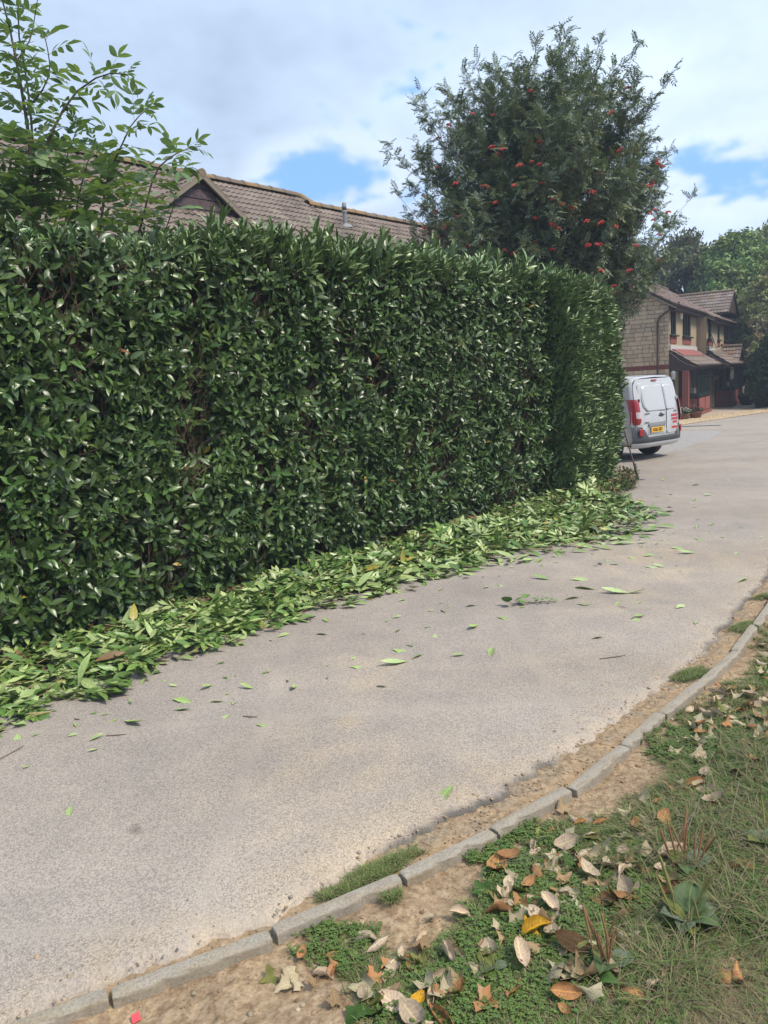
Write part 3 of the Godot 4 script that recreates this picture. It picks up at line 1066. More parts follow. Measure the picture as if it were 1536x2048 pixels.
	# leaves that can be picked out singly on the face
	var lm := [one_laurel(0.5, 0.2, 0.3), one_laurel(0.2, 0.35, -0.4), one_laurel(0.9, 0.15, 0.1), one_laurel(-0.3, 0.3, 0.5)]
	var mats := [solid_leaf(green(0.55), M.laurel), solid_leaf(green(0.9), M.laurel), solid_leaf(green(0.2), M.laurel), solid_leaf(Color(0.10, 0.17, 0.04), M.laurel), solid_leaf(Color(0.42, 0.30, 0.03), M.laurel_cut), solid_leaf(Color(0.30, 0.12, 0.05), M.dry)]
	for k in 300:
		var t: float = rr(-0.6, 5.0) if k % 4 else rr(3.0, edge)
		var h: float = rr(0.45, 3.1)
		var mi := k % 3
		if k % 9 == 0: mi = 3
		if k % 17 == 3: mi = 4
		if k % 21 == 5: mi = 5
		var o := obj("leaf", lm[k % 4], mats[mi], root)
		var dir := Vector3(rr(-0.9, 0.9), rr(-0.5, 0.9), rr(0.2, 0.9))
		o.transform = Transform3D(aim(dir, Vector3(rr(-0.3, 0.3), 0.8, 0.8) + rvec() * 0.3).scaled_local(Vector3.ONE * rr(0.75, 1.15)), Vector3(t, h, 0.05 * wav.get_noise_2d(t, h * 1.4) + rr(-0.03, 0.05)))
	# earth under the hedge
	var bed := MB.new()
	var g := []
	var cols := []
	var bn := noise(2.5, 83, 3)
	for i in 70:
		var row := []
		for j in 18:
			var t := -2.8 + i * 0.21
			var z := -1.9 + j * 0.125
			var p := hedge_xf * Vector3(t, 0, z)
			p.y = 0.05 + 0.03 * bn.get_noise_2d(t, z)
			if j == 17: p.y = -0.004
			if i == 69 or i == 0: p.y = -0.004
			row.append(p)
			var b := bn.get_noise_2d(t * 3, z * 3)
			cols.append(Color(0.22, 0.175, 0.135).lerp(Color(0.30, 0.235, 0.17), clamp(0.5 + b, 0, 1)))
		g.append(row)
	bed.grid(g, cols, false)
	tag(obj("hedge_bed", bed.mesh(), M.soil), "dark leaf littered earth under the hedge", "", "", "structure")
	# old brown litter in the bed
	var xb := []
	var cb := []
	for k in 2600:
		var p := hedge_xf * Vector3(rr(-2.4, 10.6), 0, rr(-0.7, 0.3))
		p.y = 0.05 + rr(0.0, 0.03)
		xb.append(Transform3D(aim(Vector3(rr(-1, 1), rr(-0.2, 0.2), rr(-1, 1)), Vector3.UP + rvec() * 0.5).scaled_local(Vector3.ONE * rr(0.5, 0.9)), p))
		var q := rr(0.5, 1.3)
		cb.append(Color(0.16 * q, 0.08 * q, 0.045 * q))
	tag(many("leaf_litter", lm[2], M.dry, xb, cb), "old brown leaf litter under the hedge")
	build_clippings()

# height of the heap of clippings and where it lies: distance in front of the hedge face
func heap_width(t: float) -> float:
	return lerp_at([-1.5, 0.5, 1.1, 1.6, 2.0, 2.7, 3.6, 4.6, 5.2, 6.0, 7.0, 7.8, 8.6, 9.4, 10.2], [1.42, 1.35, 1.22, 1.35, 1.22, 1.40, 1.5, 1.7, 2.1, 2.35, 2.4, 2.2, 1.7, 0.8, 0.2], t)

func heap_h(t: float, w: float, W: float) -> float:
	var a := w / W
	return lerp_at([0.0, 2.0, 4.0, 7.0], [0.08, 0.10, 0.13, 0.16], t) * smoothstep(1.0, 0.4, a) * smoothstep(-0.3, 0.4, a) * (0.75 + 0.25 * sin(t * 2.3) + 0.15 * sin(t * 5.1 + 1.0)) + 0.012

func clip_color(under: bool) -> Color:
	var q := rr(0.8, 1.2)
	if under: return Color(0.40 * q, 0.54 * q, 0.20 * q).lerp(Color(0.55 * q, 0.66 * q, 0.36 * q), rng.randf() * 0.5)
	return Color(0.10 * q, 0.205 * q, 0.05 * q).lerp(Color(0.24 * q, 0.39 * q, 0.10 * q), rng.randf() * 0.8)

func build_clippings():
	var heap := noise(1.3, 91, 3)
	var lm := []
	for k in 4:
		var mb := MB.new()
		mb.tube([Vector3(0, -0.012, 0), Vector3(0, 0.004, 0)], [0.0014, 0.0014], 4, Color.WHITE, false)
		mb.leaf(Transform3D.IDENTITY, 0.215, 0.064, [0.15, 0.3, 0.05, 0.4][k], [0.5, -0.4, 0.9, 0.15][k], Color.WHITE, LAUREL, [0.3, -0.5, 0.2, 0.8][k])
		lm.append(mb.mesh())
	for k in 2:
		var mb := MB.new()
		mb.leaf(Transform3D.IDENTITY, 0.085, 0.055, 0.2, 0.4 - k * 0.7, Color.WHITE, SHEARED if k == 0 else [1.0, 0.95, 0.6, 0.05], 0.3)
		lm.append(mb.mesh())
	var spr := []
	for s in 3:
		var mb := MB.new()
		mb.tube([Vector3.ZERO, Vector3(0.005, 0.12, 0), Vector3(0.0, 0.24, 0.01)], [0.0035, 0.003, 0.0015], 5, Color(0.16, 0.22, 0.06))
		for i in 8:
			var t := i / 7.0
			var a := i * 2.4 + rr(-0.4, 0.4)
			var inc := rr(0.5, 1.0)
			var d := Vector3(cos(a) * sin(inc), cos(inc), sin(a) * sin(inc) * 0.3)
			mb.leaf(Transform3D(aim(d, Vector3(0, 0.4, 1.0 if s != 1 else -1.0) + rvec() * 0.3), Vector3(0, 0.24 * (0.15 + 0.85 * t), 0.01 * t)), rr(0.1, 0.16), rr(0.035, 0.05), rr(0.1, 0.35), rr(-0.2, 0.7), clip_color(s == 1 or i % 4 == 0), LAUREL, rr(-0.5, 0.5))
		spr.append(mb.mesh())
	var xl := [[], [], [], [], [], []]
	var cl := [[], [], [], [], [], []]
	var xs := [[], [], []]
	var cs := [[], [], []]
	var placed := 0
	var mats := []
	for k in 6: mats.append(solid_leaf(clip_color(k < 3), M.laurel_cut))
	mats.append(solid_leaf(Color(0.42, 0.38, 0.06), M.laurel_cut))
	for k in 17000:
		var t := rr(-1.6, 10.2)
		var W := heap_width(t)
		var w := pow(rng.randf(), 0.8) * (W * 1.06 + 0.2) - 0.3
		var a := w / W
		var dens: float = (1.0 if a < 0.78 else 0.28) * (0.75 + 0.9 * heap.get_noise_2d(t, w * 1.4))
		if a > 0.55 and heap.get_noise_2d(t * 1.7 + 9, w * 1.5) < -0.12: dens *= 0.3
		if rng.randf() > dens: continue
		var H := heap_h(t, w, W)
		var p := hedge_xf * Vector3(t, 0, w)
		p.y = H * sqrt(rng.randf()) + 0.008
		var under := rng.randf() < 0.48
		var flat := 0.2 if H < 0.03 else 0.4
		var dir := Vector3(rr(-1, 1), rr(-0.35, 0.5) * flat, rr(-1, 1))
		var face := (Vector3.UP + rvec() * flat)
		if rng.randf() < 0.15 and a < 0.9:
			var i := rng.randi_range(0, 2)
			xs[i].append(Transform3D(aim(dir, face).scaled_local(Vector3.ONE * rr(0.75, 1.2)), p))
			var q := rr(0.75, 1.25)
			cs[i].append(Color(q * 1.05, q, q * rr(0.9, 1.1)))
			continue
		var X := Transform3D(aim(dir, face).scaled_local(Vector3.ONE * rr(0.6, 1.2)), p)
		if placed < 260 and t < 4.5 and p.y > H * 0.75 and rng.randf() < 0.4:
			var yel := placed % 40 == 7
			var o := obj("cut_leaf", lm[k % 4], mats[6 if yel else (rng.randi_range(0, 2) if under else rng.randi_range(3, 5))])
			o.transform = X
			var how: String = "yellowed" if yel else ("pale side up" if under else "dark glossy side up")
			var bent: String = ["gently arched", "bent backwards", "strongly arched", "folded and twisted"][k % 4]
			tag(o, "%s cut laurel leaf, %s, in the heap of hedge clippings" % [bent, how], "leaf", "leaves in the heap of clippings")
			placed += 1
			continue
		var li := rng.randi_range(0, 3) if rng.randf() < 0.72 else rng.randi_range(4, 5)
		xl[li].append(X)
		var cc := clip_color(under)
		var luck := rng.randf()
		if luck < 0.02: cc = Color(0.45, 0.40, 0.08)
		elif luck < 0.07: cc = Color(0.12, 0.15, 0.06)
		elif luck < 0.09: cc = Color(0.25, 0.15, 0.07)
		cl[li].append(cc)
	# single leaves blown over the road
	var loose := [[905, 1574, 1.1], [250, 1443, 0.9], [465, 1411, 0.7], [775, 1375, 0.4], [785, 1300, 1.0], [815, 1324, 1.0], [825, 1294, 1.1], [983, 1297, 0.9], [1272, 1235, 1.0], [1288, 1231, 0.7], [1390, 1249, 0.9], [1352, 1218, 0.7], [1235, 1184, 0.9], [1255, 1187, 0.8], [1284, 1204, 0.7], [1207, 1275, 0.5], [1236, 1205, 0.6], [1260, 1187, 1.2], [1180, 1210, 0.7], [1190, 1180, 1.0], [1172, 1212, 0.7], [1100, 1160, 0.9], [1300, 1108, 0.9], [1340, 1096, 0.8], [1390, 1078, 0.9], [1390, 1106, 0.9], [1320, 1081, 0.7], [1288, 1114, 0.8], [1255, 1115, 0.7], [1330, 1135, 0.6], [1440, 1075, 0.9], [1495, 1158, 0.9], [1290, 1134, 1.1], [1340, 1030, 0.9], [1395, 1015, 1.0], [1350, 1023, 1.0], [1310, 994, 0.9], [1425, 990, 0.8], [1455, 960, 0.9], [1400, 970, 0.7], [1345, 990, 0.8], [1330, 962, 0.7], [1480, 985, 0.7], [1385, 1000, 0.6], [1240, 1130, 0.9], [1225, 1100, 0.9], [1280, 1060, 1.1], [1160, 1195, 0.8], [995, 1235, 0.9], [955, 1250, 0.8], [870, 1270, 0.8], [845, 1310, 0.6], [700, 1335, 0.7], [590, 1370, 0.6], [540, 1345, 0.9], [345, 1400, 0.8], [35, 1470, 0.7], [930, 1310, 0.5], [1050, 1215, 0.8], [1140, 1160, 0.9]]
	for k in loose.size():
		var q = loose[k]
		var o := obj("stray_leaf", lm[k % 4], mats[k % 3])
		var a := rr(0, TAU)
		var dir := Vector3(rr(-1, 1), 0.0, rr(-0.7, 0.7))
		o.transform = Transform3D(aim(dir, Vector3.UP).scaled_local(Vector3.ONE * float(q[2])), gnd(q[0], q[1]) + Vector3(0, 0.008, 0))
		tag(o, "single pale %s laurel leaf lying loose on the open asphalt" % ["gently arched", "bent back", "strongly arched", "twisted"][k % 4], "leaf", "leaves scattered over the road")
	for k in 150:
		var t := rr(-1.0, 9.5)
		var w := heap_width(t) * rr(0.85, 1.25) + pow(rng.randf(), 3.0) * 1.1
		var p := hedge_xf * Vector3(t, 0, w)
		p.y = 0.006
		xl[k % 4].append(Transform3D(aim(Vector3(rr(-1, 1), rr(-0.05, 0.1), rr(-1, 1)), Vector3.UP + rvec() * 0.12).scaled_local(Vector3.ONE * rr(0.2, 0.65)), p))
		cl[k % 4].append(clip_color(rng.randf() < 0.93))
	var words := ["heap of cut laurel leaves spilling onto the road", "slightly curled cut laurel leaves heaped by the hedge", "arched cut laurel leaves heaped along the road edge", "flat cut laurel leaves strewn along the hedge foot"]
	words.append("chopped half leaves mixed through the clippings"); words.append("sheared leaf tips scattered through the clippings")
	for i in 6: tag(many("hedge_clippings", lm[i], M.laurel_cut, xl[i], cl[i]), words[i])
	words = ["cut leafy laurel sprigs lying in the heap", "cut laurel sprigs lying with pale undersides up", "small cut laurel shoots mixed through the heap"]
	for i in 3: tag(many("cut_sprigs", spr[i], M.laurel_cut, xs[i], cs[i]), words[i])
	var xt := []
	var ct := []
	for k in 420:
		var t := rr(-1.5, 9.6)
		var W := heap_width(t)
		var w := rr(0.0, W)
		var p := hedge_xf * Vector3(t, 0, w)
		p.y = heap_h(t, w, W) * rr(0.5, 1.05) + 0.006
		xt.append(Transform3D(aim(Vector3(rr(-1, 1), rr(-0.15, 0.2), rr(-1, 1)), Vector3.UP).scaled_local(Vector3(1.1, rr(0.5, 1.5), 1.1)), p))
		var q := rr(1.0, 2.2)
		ct.append(Color(q * 1.3, q * 1.4, q * 0.9))
	var tw := MB.new()
	tw.tube([Vector3.ZERO, Vector3(0.006, 0.1, 0.004), Vector3(0.0, 0.2, 0.012)], [0.0035, 0.003, 0.002], 5)
	tw.tube([Vector3(0.006, 0.1, 0.004), Vector3(0.03, 0.15, 0.01)], [0.0025, 0.0015], 4)
	tag(many("cut_twigs", tw.mesh(), M.twig, xt, ct), "thin cut twigs lying through the hedge clippings")
	# a bramble sprig with small round leaves on the asphalt
	var b := thing("bramble_sprig", "dark green sprig with small round leaves lying on the asphalt", "sprig", gnd(1055, 1208))
	var mb := MB.new()
	mb.tube([Vector3(-0.16, 0.012, 0), Vector3(0.0, 0.02, 0.02), Vector3(0.24, 0.012, 0.0)], [0.003, 0.003, 0.0015], 5)
	obj("stem", mb.mesh(), M.twig, b)
	var bm := MB.new()
	bm.leaf(Transform3D.IDENTITY, 0.05, 0.05, 0.2, 0.3, Color.WHITE, [0.2, 0.9, 1.0, 0.8, 0.2])
	var bmesh := bm.mesh()
	for k in 22:
		var o := obj("leaf", bmesh, mats[5] if k % 5 else mats[4], b)
		var big := k < 7
		o.transform = Transform3D(aim(Vector3(rr(-1, 1), rr(0.0, 0.4), rr(-1, 1)), Vector3.UP + rvec() * 0.3).scaled_local(Vector3.ONE * (rr(1.2, 1.7) if big else rr(0.5, 0.8))), Vector3(rr(-0.18, 0.02) if big else rr(0.0, 0.26), rr(0.012, 0.05), rr(-0.05, 0.05)))
	# twigs on the asphalt
	for q in [[1225, 1315, 0.1, 0.2], [232, 1471, 0.06, 0.05], [500, 1434, 0.05, -0.3], [25, 1505, 0.09, 1.2]]:
		var tmb := MB.new()
		var L: float = q[2]
		tmb.tube([Vector3(-L, 0.004, 0), Vector3(0, 0.006, 0.006), Vector3(L, 0.004, 0)], [0.003, 0.0035, 0.002], 5)
		tmb.tube([Vector3(0, 0.006, 0.006), Vector3(L * 0.5, 0.008, 0.03)], [0.002, 0.001], 4)
		var o := obj("twig", tmb.mesh(), M.twig)
		o.position = gnd(q[0], q[1])
		o.rotation.y = q[3]
		tag(o, "short thin brown twig lying on the bare asphalt", "twig", "twigs on the road")

# ---------------------------------------------------------------- trees
const OVATE := [0.08, 0.75, 1.0, 0.72, 0.03]
const LANCE := [0.15, 1.0, 0.03]

# pinnate leaf along +y, face +z
func pinnate(pairs: int, rachis: float, L: float, W: float, ang: float, prof: Array, c0: Color, c1: Color, droop: float, first := 0.25) -> ArrayMesh:
	var mb := MB.new()
	var pt := func(t: float) -> Vector3: return Vector3(0, rachis * t, -rachis * droop * t * t)
	mb.tube([pt.call(0.0), pt.call(0.5), pt.call(1.0)], [rachis * 0.008, rachis * 0.007, rachis * 0.004], 3, c0, false)
	for i in pairs:
		var t: float = lerp(first, 0.93, float(i) / max(pairs - 1, 1))
		for s in [-1.0, 1.0]:
			var d := Vector3(s * sin(ang), cos(ang), rr(-0.45, 0.05)).normalized()
			var q := rr(0.85, 1.1)
			mb.leaf(Transform3D(aim(d, Vector3(0, 0, 1) + rvec() * 0.2), pt.call(t)), L * q, W * q, 0.18, rr(0.1, 0.6), c0.lerp(c1, rng.randf()), prof, rr(-0.3, 0.3))
	mb.leaf(Transform3D(aim(Vector3(0, 1, -0.3), Vector3(0, 0, 1)), pt.call(1.0)), L * 1.1, W, 0.18, 0.4, c0.lerp(c1, rng.randf()), prof)
	return mb.mesh()

func build_elder():
	var root := thing("elder_tree", "young elder tree with bright pinnate leaves rising behind the hedge", "tree", at(62, 470, -8.2) * Vector3(1, 0, 1))
	var base := root.position
	var c0 := Color(0.185, 0.315, 0.16)
	var c1 := Color(0.30, 0.45, 0.235)
	var lm := [pinnate(3, 0.21, 0.140, 0.056, 1.0, OVATE, c0, c1, 0.25), pinnate(2, 0.17, 0.145, 0.058, 0.95, OVATE, c0, c1, 0.3), pinnate(3, 0.23, 0.125, 0.05, 1.1, OVATE, c0, c1, 0.15), pinnate(3, 0.12, 0.08, 0.026, 0.75, OVATE, c0, c1, 0.1)]
	var stems := [
		[[[62, 600], [62, 430], [63, 330], [50, 220], [32, 120], [18, 50], [-12, -60]], -8.2, 0.030, 0.006],
		[[[75, 600], [72, 430], [78, 340], [105, 262], [150, 186], [200, 152], [235, 146], [262, 150]], -8.1, 0.026, 0.004],
		[[[50, 600], [58, 430], [66, 300], [52, 150], [36, 60], [40, -40]], -8.4, 0.020, 0.006],
		[[[190, 560], [205, 420], [218, 345], [240, 300], [265, 245], [298, 216]], -8.0, 0.018, 0.004],
		[[[250, 560], [285, 440], [310, 345], [345, 312], [375, 298], [402, 292]], -7.9, 0.016, 0.004],
		[[[140, 560], [150, 440], [168, 350], [190, 285]], -8.2, 0.014, 0.004],
		[[[20, 560], [10, 420], [-20, 300], [-60, 200], [-80, 100]], -8.3, 0.02, 0.005],
		[[[100, 560], [110, 440], [128, 350], [140, 290], [165, 245]], -8.4, 0.014, 0.004],
		[[[300, 580], [325, 480], [345, 420], [352, 385]], -7.8, 0.01, 0.004],
		[[[230, 580], [250, 480], [262, 410], [285, 370]], -8.1, 0.01, 0.004],
		[[[62, 430], [40, 400], [10, 392], [-20, 400]], -8.0, 0.012, 0.004],
		[[[66, 340], [30, 300], [0, 285], [-30, 280]], -8.1, 0.012, 0.004],
		[[[52, 220], [85, 180], [100, 130], [88, 70]], -8.15, 0.01, 0.004],
		[[[34, 120], [60, 80], [70, 30], [78, -20]], -8.1, 0.008, 0.003],
	]
	var n := 0
	for si in stems.size():
		var s = stems[si]
		var pts := []
		var cv := Curve3D.new()
		for q in s[0]:
			var w := at(q[0], q[1], s[1] + rr(-0.12, 0.12)) - base
			cv.add_point(w)
		for i in range(1, cv.point_count - 1):
			var tg := (cv.get_point_position(i + 1) - cv.get_point_position(i - 1)) * 0.2
			cv.set_point_in(i, -tg)
			cv.set_point_out(i, tg)
		var L := cv.get_baked_length()
		var rad := []
		for i in 13:
			pts.append(cv.sample_baked(L * i / 12.0))
			rad.append(lerp(float(s[2]), float(s[3]), i / 12.0))
		var mb := MB.new()
		mb.tube(pts, rad, 7)
		obj("stem", mb.mesh(), M.bark, root)
		# opposite pairs of compound leaves along the stem
		var l: float = L * (0.22 if si < 8 else 0.1)
		var turn := rr(0, TAU)
		while l < L and n < 298:
			var p := cv.sample_baked(l)
			var d := (cv.sample_baked(min(l + 0.03, L)) - cv.sample_baked(l - 0.03)).normalized()
			var tip := l > L * 0.86
			for k in 2:
				var a := turn + PI * k + rr(-0.3, 0.3)
				var e1 := d.cross(Vector3.UP if abs(d.y) < 0.9 else Vector3.RIGHT).normalized()
				var rad_d := e1.rotated(d, a)
				var dir := (rad_d * 0.95 + d * (0.8 if tip else 0.4) + Vector3.UP * 0.25).normalized()
				var mi := 3 if l > L * 0.94 else rng.randi_range(0, 2)
				var o := obj("leaf", lm[mi], M.elder, root)
				o.transform = Transform3D(aim(dir, Vector3.UP + rvec() * 0.35).scaled_local(Vector3.ONE * rr(0.8, 1.2)), p)
				n += 1
			turn += PI * 0.5
			l += rr(0.10, 0.17) * (0.7 if tip else 1.0)
	# lower leaves that merge into the hedge
	var xf := []
	var cs := []
	for k in 150:
		var p := at(rr(-140, 230), rr(330, 475) + 0, -8.3 + rr(-0.5, 0.4)) - base
		var dir := Vector3(rr(-1, 1), rr(-0.1, 0.7), rr(-0.6, 1.0))
		xf.append(Transform3D(aim(dir, Vector3.UP + rvec() * 0.5).scaled_local(Vector3.ONE * rr(0.8, 1.25)), p))
		var q := rr(0.75, 1.3)
		cs.append(Color(q * rr(0.9, 1.15), q, q * 0.95))
	many("lower_leaves", lm[0], M.elder, xf, cs, root)

func branch_pts(a: Vector3, b: Vector3, sag: float, n := 6) -> Array:
	var out := []
	var side := rvec() * a.distance_to(b) * 0.08
	for i in n + 1:
		var t := float(i) / n
		out.append(a.lerp(b, t) + Vector3.UP * sag * sin(PI * t) + side * sin(PI * t * 1.3))
	return out

func build_rowan():
	var foot := at(1110, 600, -18.5) * Vector3(1, 0, 1)
	var root := thing("rowan_tree", "tall rowan tree with clusters of red berries behind the hedge", "tree", foot)
	var mid := at(1075, 340, -18.5)
	var cx := mid.x - foot.x
	var lo := at(1100, 625, -18.5).y
	var hi := at(1100, 150, -18.5).y
	var prof := func(s: float) -> float: return lerp_at([0.0, 0.08, 0.2, 0.35, 0.5, 0.65, 0.8, 0.92, 1.0], [1.3, 2.1, 2.65, 2.8, 2.75, 2.6, 2.25, 1.7, 0.9], s)
	# trunk and limbs
	var tm := MB.new()
	tm.tube([Vector3(0, -0.1, 0), Vector3(0.03, 1.2, 0.02), Vector3(0.0, 2.6, 0.0), Vector3(-0.08, 4.2, 0.05), Vector3(cx * 0.6, 6.2, 0), Vector3(cx, hi - 1.2, 0)], [0.19, 0.16, 0.13, 0.10, 0.06, 0.02], 9)
	obj("trunk", tm.mesh(), M.bark, root)
	var c0 := Color(0.155, 0.22, 0.145)
	var c1 := Color(0.255, 0.335, 0.215)
	var lm := [pinnate(6, 0.18, 0.075, 0.027, 1.05, LANCE, c0, c1, 0.25, 0.15), pinnate(5, 0.17, 0.075, 0.028, 1.0, LANCE, c0, c1, 0.45, 0.15), pinnate(6, 0.20, 0.07, 0.026, 1.15, LANCE, c0, c1, 0.1, 0.15)]
	var xf := [[], [], []]
	var cs := [[], [], []]
	var twigs := MB.new()
	var tips := []
	var made := 0
	for k in 430:
		var s := pow(rng.randf(), 0.85)
		if k < 44: s = rr(0.75, 1.0)
		var y: float = lerp(lo, hi, s)
		var a := rr(0, TAU)
		var R: float = prof.call(s)
		var lump := 1.0 + 0.13 * sin(a * 3.0 + s * 6.0) + 0.10 * sin(a * 5.0 - s * 9.0) + rr(-0.10, 0.10)
		if rng.randf() < 0.12: lump += rr(0.04, 0.13)
		var tip := Vector3(cx + cos(a) * R * lump, y, sin(a) * R * lump * 0.95)
		if k < 44: tip += Vector3(0, rr(0.0, 0.75), 0)
		# the skirt on the left reaches lower than the one over the far house
		if s < 0.32 and tip.x < cx - 0.4 and rng.randf() < 0.7: tip.x -= rr(0.1, 0.5)
		var st := Vector3(cx * smoothstep(2.0, 8.0, y), clamp(y - R * rr(0.35, 0.9) - 0.6, 1.8, hi - 1.6), 0)
		var pts := branch_pts(st, tip, -0.15 * R + rr(-0.2, 0.2), 6)
		var r0: float = 0.006 + 0.008 * R
		if k % 6 == 0:
			var bm := MB.new()
			bm.tube(pts, [r0 * 1.3, r0, r0 * 0.8, r0 * 0.6, r0 * 0.45, 0.006, 0.004], 5)
			obj("limb", bm.mesh(), M.bark, root)
		else:
			twigs.tube(pts, [r0 * 0.8, r0 * 0.6, r0 * 0.5, r0 * 0.4, 0.008, 0.005, 0.003], 4, Color.WHITE, false)
		tips.append(tip)
		# side twigs carrying tufts of leaves
		var nt := 11 if s < 0.7 else (8 if s < 0.88 else 5)
		for q in nt:
			var t: float = lerp(0.3, 1.0, (q + rng.randf()) / nt)
			var fi := t * 6.0
			var i0: int = min(int(fi), 5)
			var p: Vector3 = (pts[i0] as Vector3).lerp(pts[i0 + 1], fi - i0)
			var bd: Vector3 = (pts[i0 + 1] - pts[i0]).normalized()
			var td := (bd * 0.7 + rvec() * 0.8 + Vector3.UP * 0.45).normalized()
			var tl := rr(0.15, 0.42)
			if q == nt - 1: td = (bd + Vector3.UP * 0.5).normalized()
			twigs.tube([p, p + td * tl], [0.006, 0.003], 3, Color.WHITE, false)
			for j in 8:
				var lp: Vector3 = p + td * tl * lerp(0.15, 1.0, j / 7.0)
				var ld := (td * 0.6 + rvec()).normalized()
				var i := rng.randi_range(0, 2)
				xf[i].append(Transform3D(aim(ld, Vector3.UP + rvec() * 0.6).scaled_local(Vector3.ONE * rr(0.8, 1.25)), lp))
				var g := rr(0.75, 1.3)
				var yel := 1.25 if rng.randf() < 0.06 else 1.0
				cs[i].append(Color(g * yel, g, g * (0.7 if yel > 1.0 else rr(0.9, 1.15))))
	for i in 3: many("foliage", lm[i], M.rowan, xf[i], cs[i], root)
	obj("twigs", twigs.mesh(), M.bark, root)
	# berries
	var bmesh := []
	for v in 3:
		var mb := MB.new()
		for i in 30:
			var a := rr(0, TAU)
			var q := sqrt(rng.randf())
			var c := Vector3(cos(a) * q * 0.062, (1.0 - q * q) * 0.03 + rr(-0.012, 0.012), sin(a) * q * 0.062)
			var g := rr(0.75, 1.25)
			mb.lathe([[0.001, -0.0125], [0.0115, -0.006], [0.0115, 0.006], [0.001, 0.0125]], 5, Color(g, g * rr(0.7, 1.6), g), Transform3D(Basis.IDENTITY, c))
		bmesh.append(mb.mesh())
	M.berry.vertex_color_use_as_albedo = true
	M.berry.albedo_color = Color(0.50, 0.035, 0.025).linear_to_srgb()
	var orange: StandardMaterial3D = M.berry.duplicate()
	orange.albedo_color = Color(0.55, 0.085, 0.03).linear_to_srgb()
	var toward := (Vector3(0, 0, 0) - foot).normalized()
	var n := 0
	while n < 105:
		var s := rr(0.03, 0.85) if rng.randf() < 0.25 else rr(0.03, 0.6)
		var a := rr(0, TAU)
		var R: float = prof.call(s)
		var p := Vector3(cx + cos(a) * R, lerp(lo, hi, s), sin(a) * R)
		if Vector3(cos(a), 0, sin(a)).dot(toward) < -0.05: continue
		if p.x < cx - 0.6 and rng.randf() < 0.25: continue
		var o := obj("berry_cluster", bmesh[n % 3], orange if n % 5 == 0 else M.berry, root)
		var k := rr(0.92, 1.04)
		o.transform = Transform3D(Basis.from_euler(rvec() * 0.5).scaled(Vector3.ONE * rr(0.7, 1.25)), Vector3(cx + (p.x - cx) * k, p.y, p.z * k))
		n += 1

# broadleaf tree seen from far off
func far_tree(called: String, label: String, foot: Vector3, height: float, rad: float, col0: Color, col1: Color, leaf: float, clumps: int, per: int, low := 0.25, cat := "tree", group := ""):
	var root := thing(called, label, cat, foot, 0.0, group)
	var tm := MB.new()
	var th := height * 0.75
	tm.tube([Vector3(0, -0.2, 0), Vector3(rr(-0.2, 0.2), th * 0.4, rr(-0.2, 0.2)), Vector3(rr(-0.4, 0.4), th, rr(-0.4, 0.4))], [rad * 0.09, rad * 0.07, rad * 0.02], 8)
	obj("trunk", tm.mesh(), M.bark, root)
	var mb := MB.new()
	for i in 6:
		var d := (rvec() + Vector3(0, 0.4, 0)).normalized()
		mb.leaf(Transform3D(aim(d, Vector3.UP + rvec() * 0.6), rvec() * leaf * 0.6), leaf, leaf * 0.6, 0.15, 0.4, col0.lerp(col1, rng.randf()), [0.1, 1.0, 0.6, 0.05])
	var lmesh := mb.mesh()
	var xf := []
	var cs := []
	var limbs := MB.new()
	for k in clumps:
		var s := rng.randf()
		var a := rr(0, TAU)
		var prof: float = sin(PI * pow(lerp(0.12, 0.97, s), 0.8))
		var R := rad * prof * sqrt(rr(0.25, 1.05))
		var c := Vector3(cos(a) * R, height * lerp(low, 0.97, s), sin(a) * R)
		var cr := rad * rr(0.16, 0.30)
		limbs.tube([Vector3(0, max(c.y - R * 0.8 - height * 0.08, height * 0.1), 0), c], [rad * 0.02, rad * 0.006], 4, Color.WHITE, false)
		var tint := rr(0.75, 1.25)
		var warm := rr(0.9, 1.2)
		for j in per:
			var d := rvec()
			d = d.normalized() * pow(rng.randf(), 0.4)
			d.y *= 0.75
			var p := c + d * cr
			xf.append(Transform3D(aim(rvec() + Vector3.UP * 0.3, Vector3.UP + rvec() * 0.5).scaled_local(Vector3.ONE * rr(0.7, 1.3)), p))
			var g := tint * rr(0.8, 1.2)
			cs.append(Color(g * warm, g, g * 0.95))
	obj("limbs", limbs.mesh(), M.bark, root)
	many("crown", lmesh, M.far_leaf, xf, cs, root)
	return root

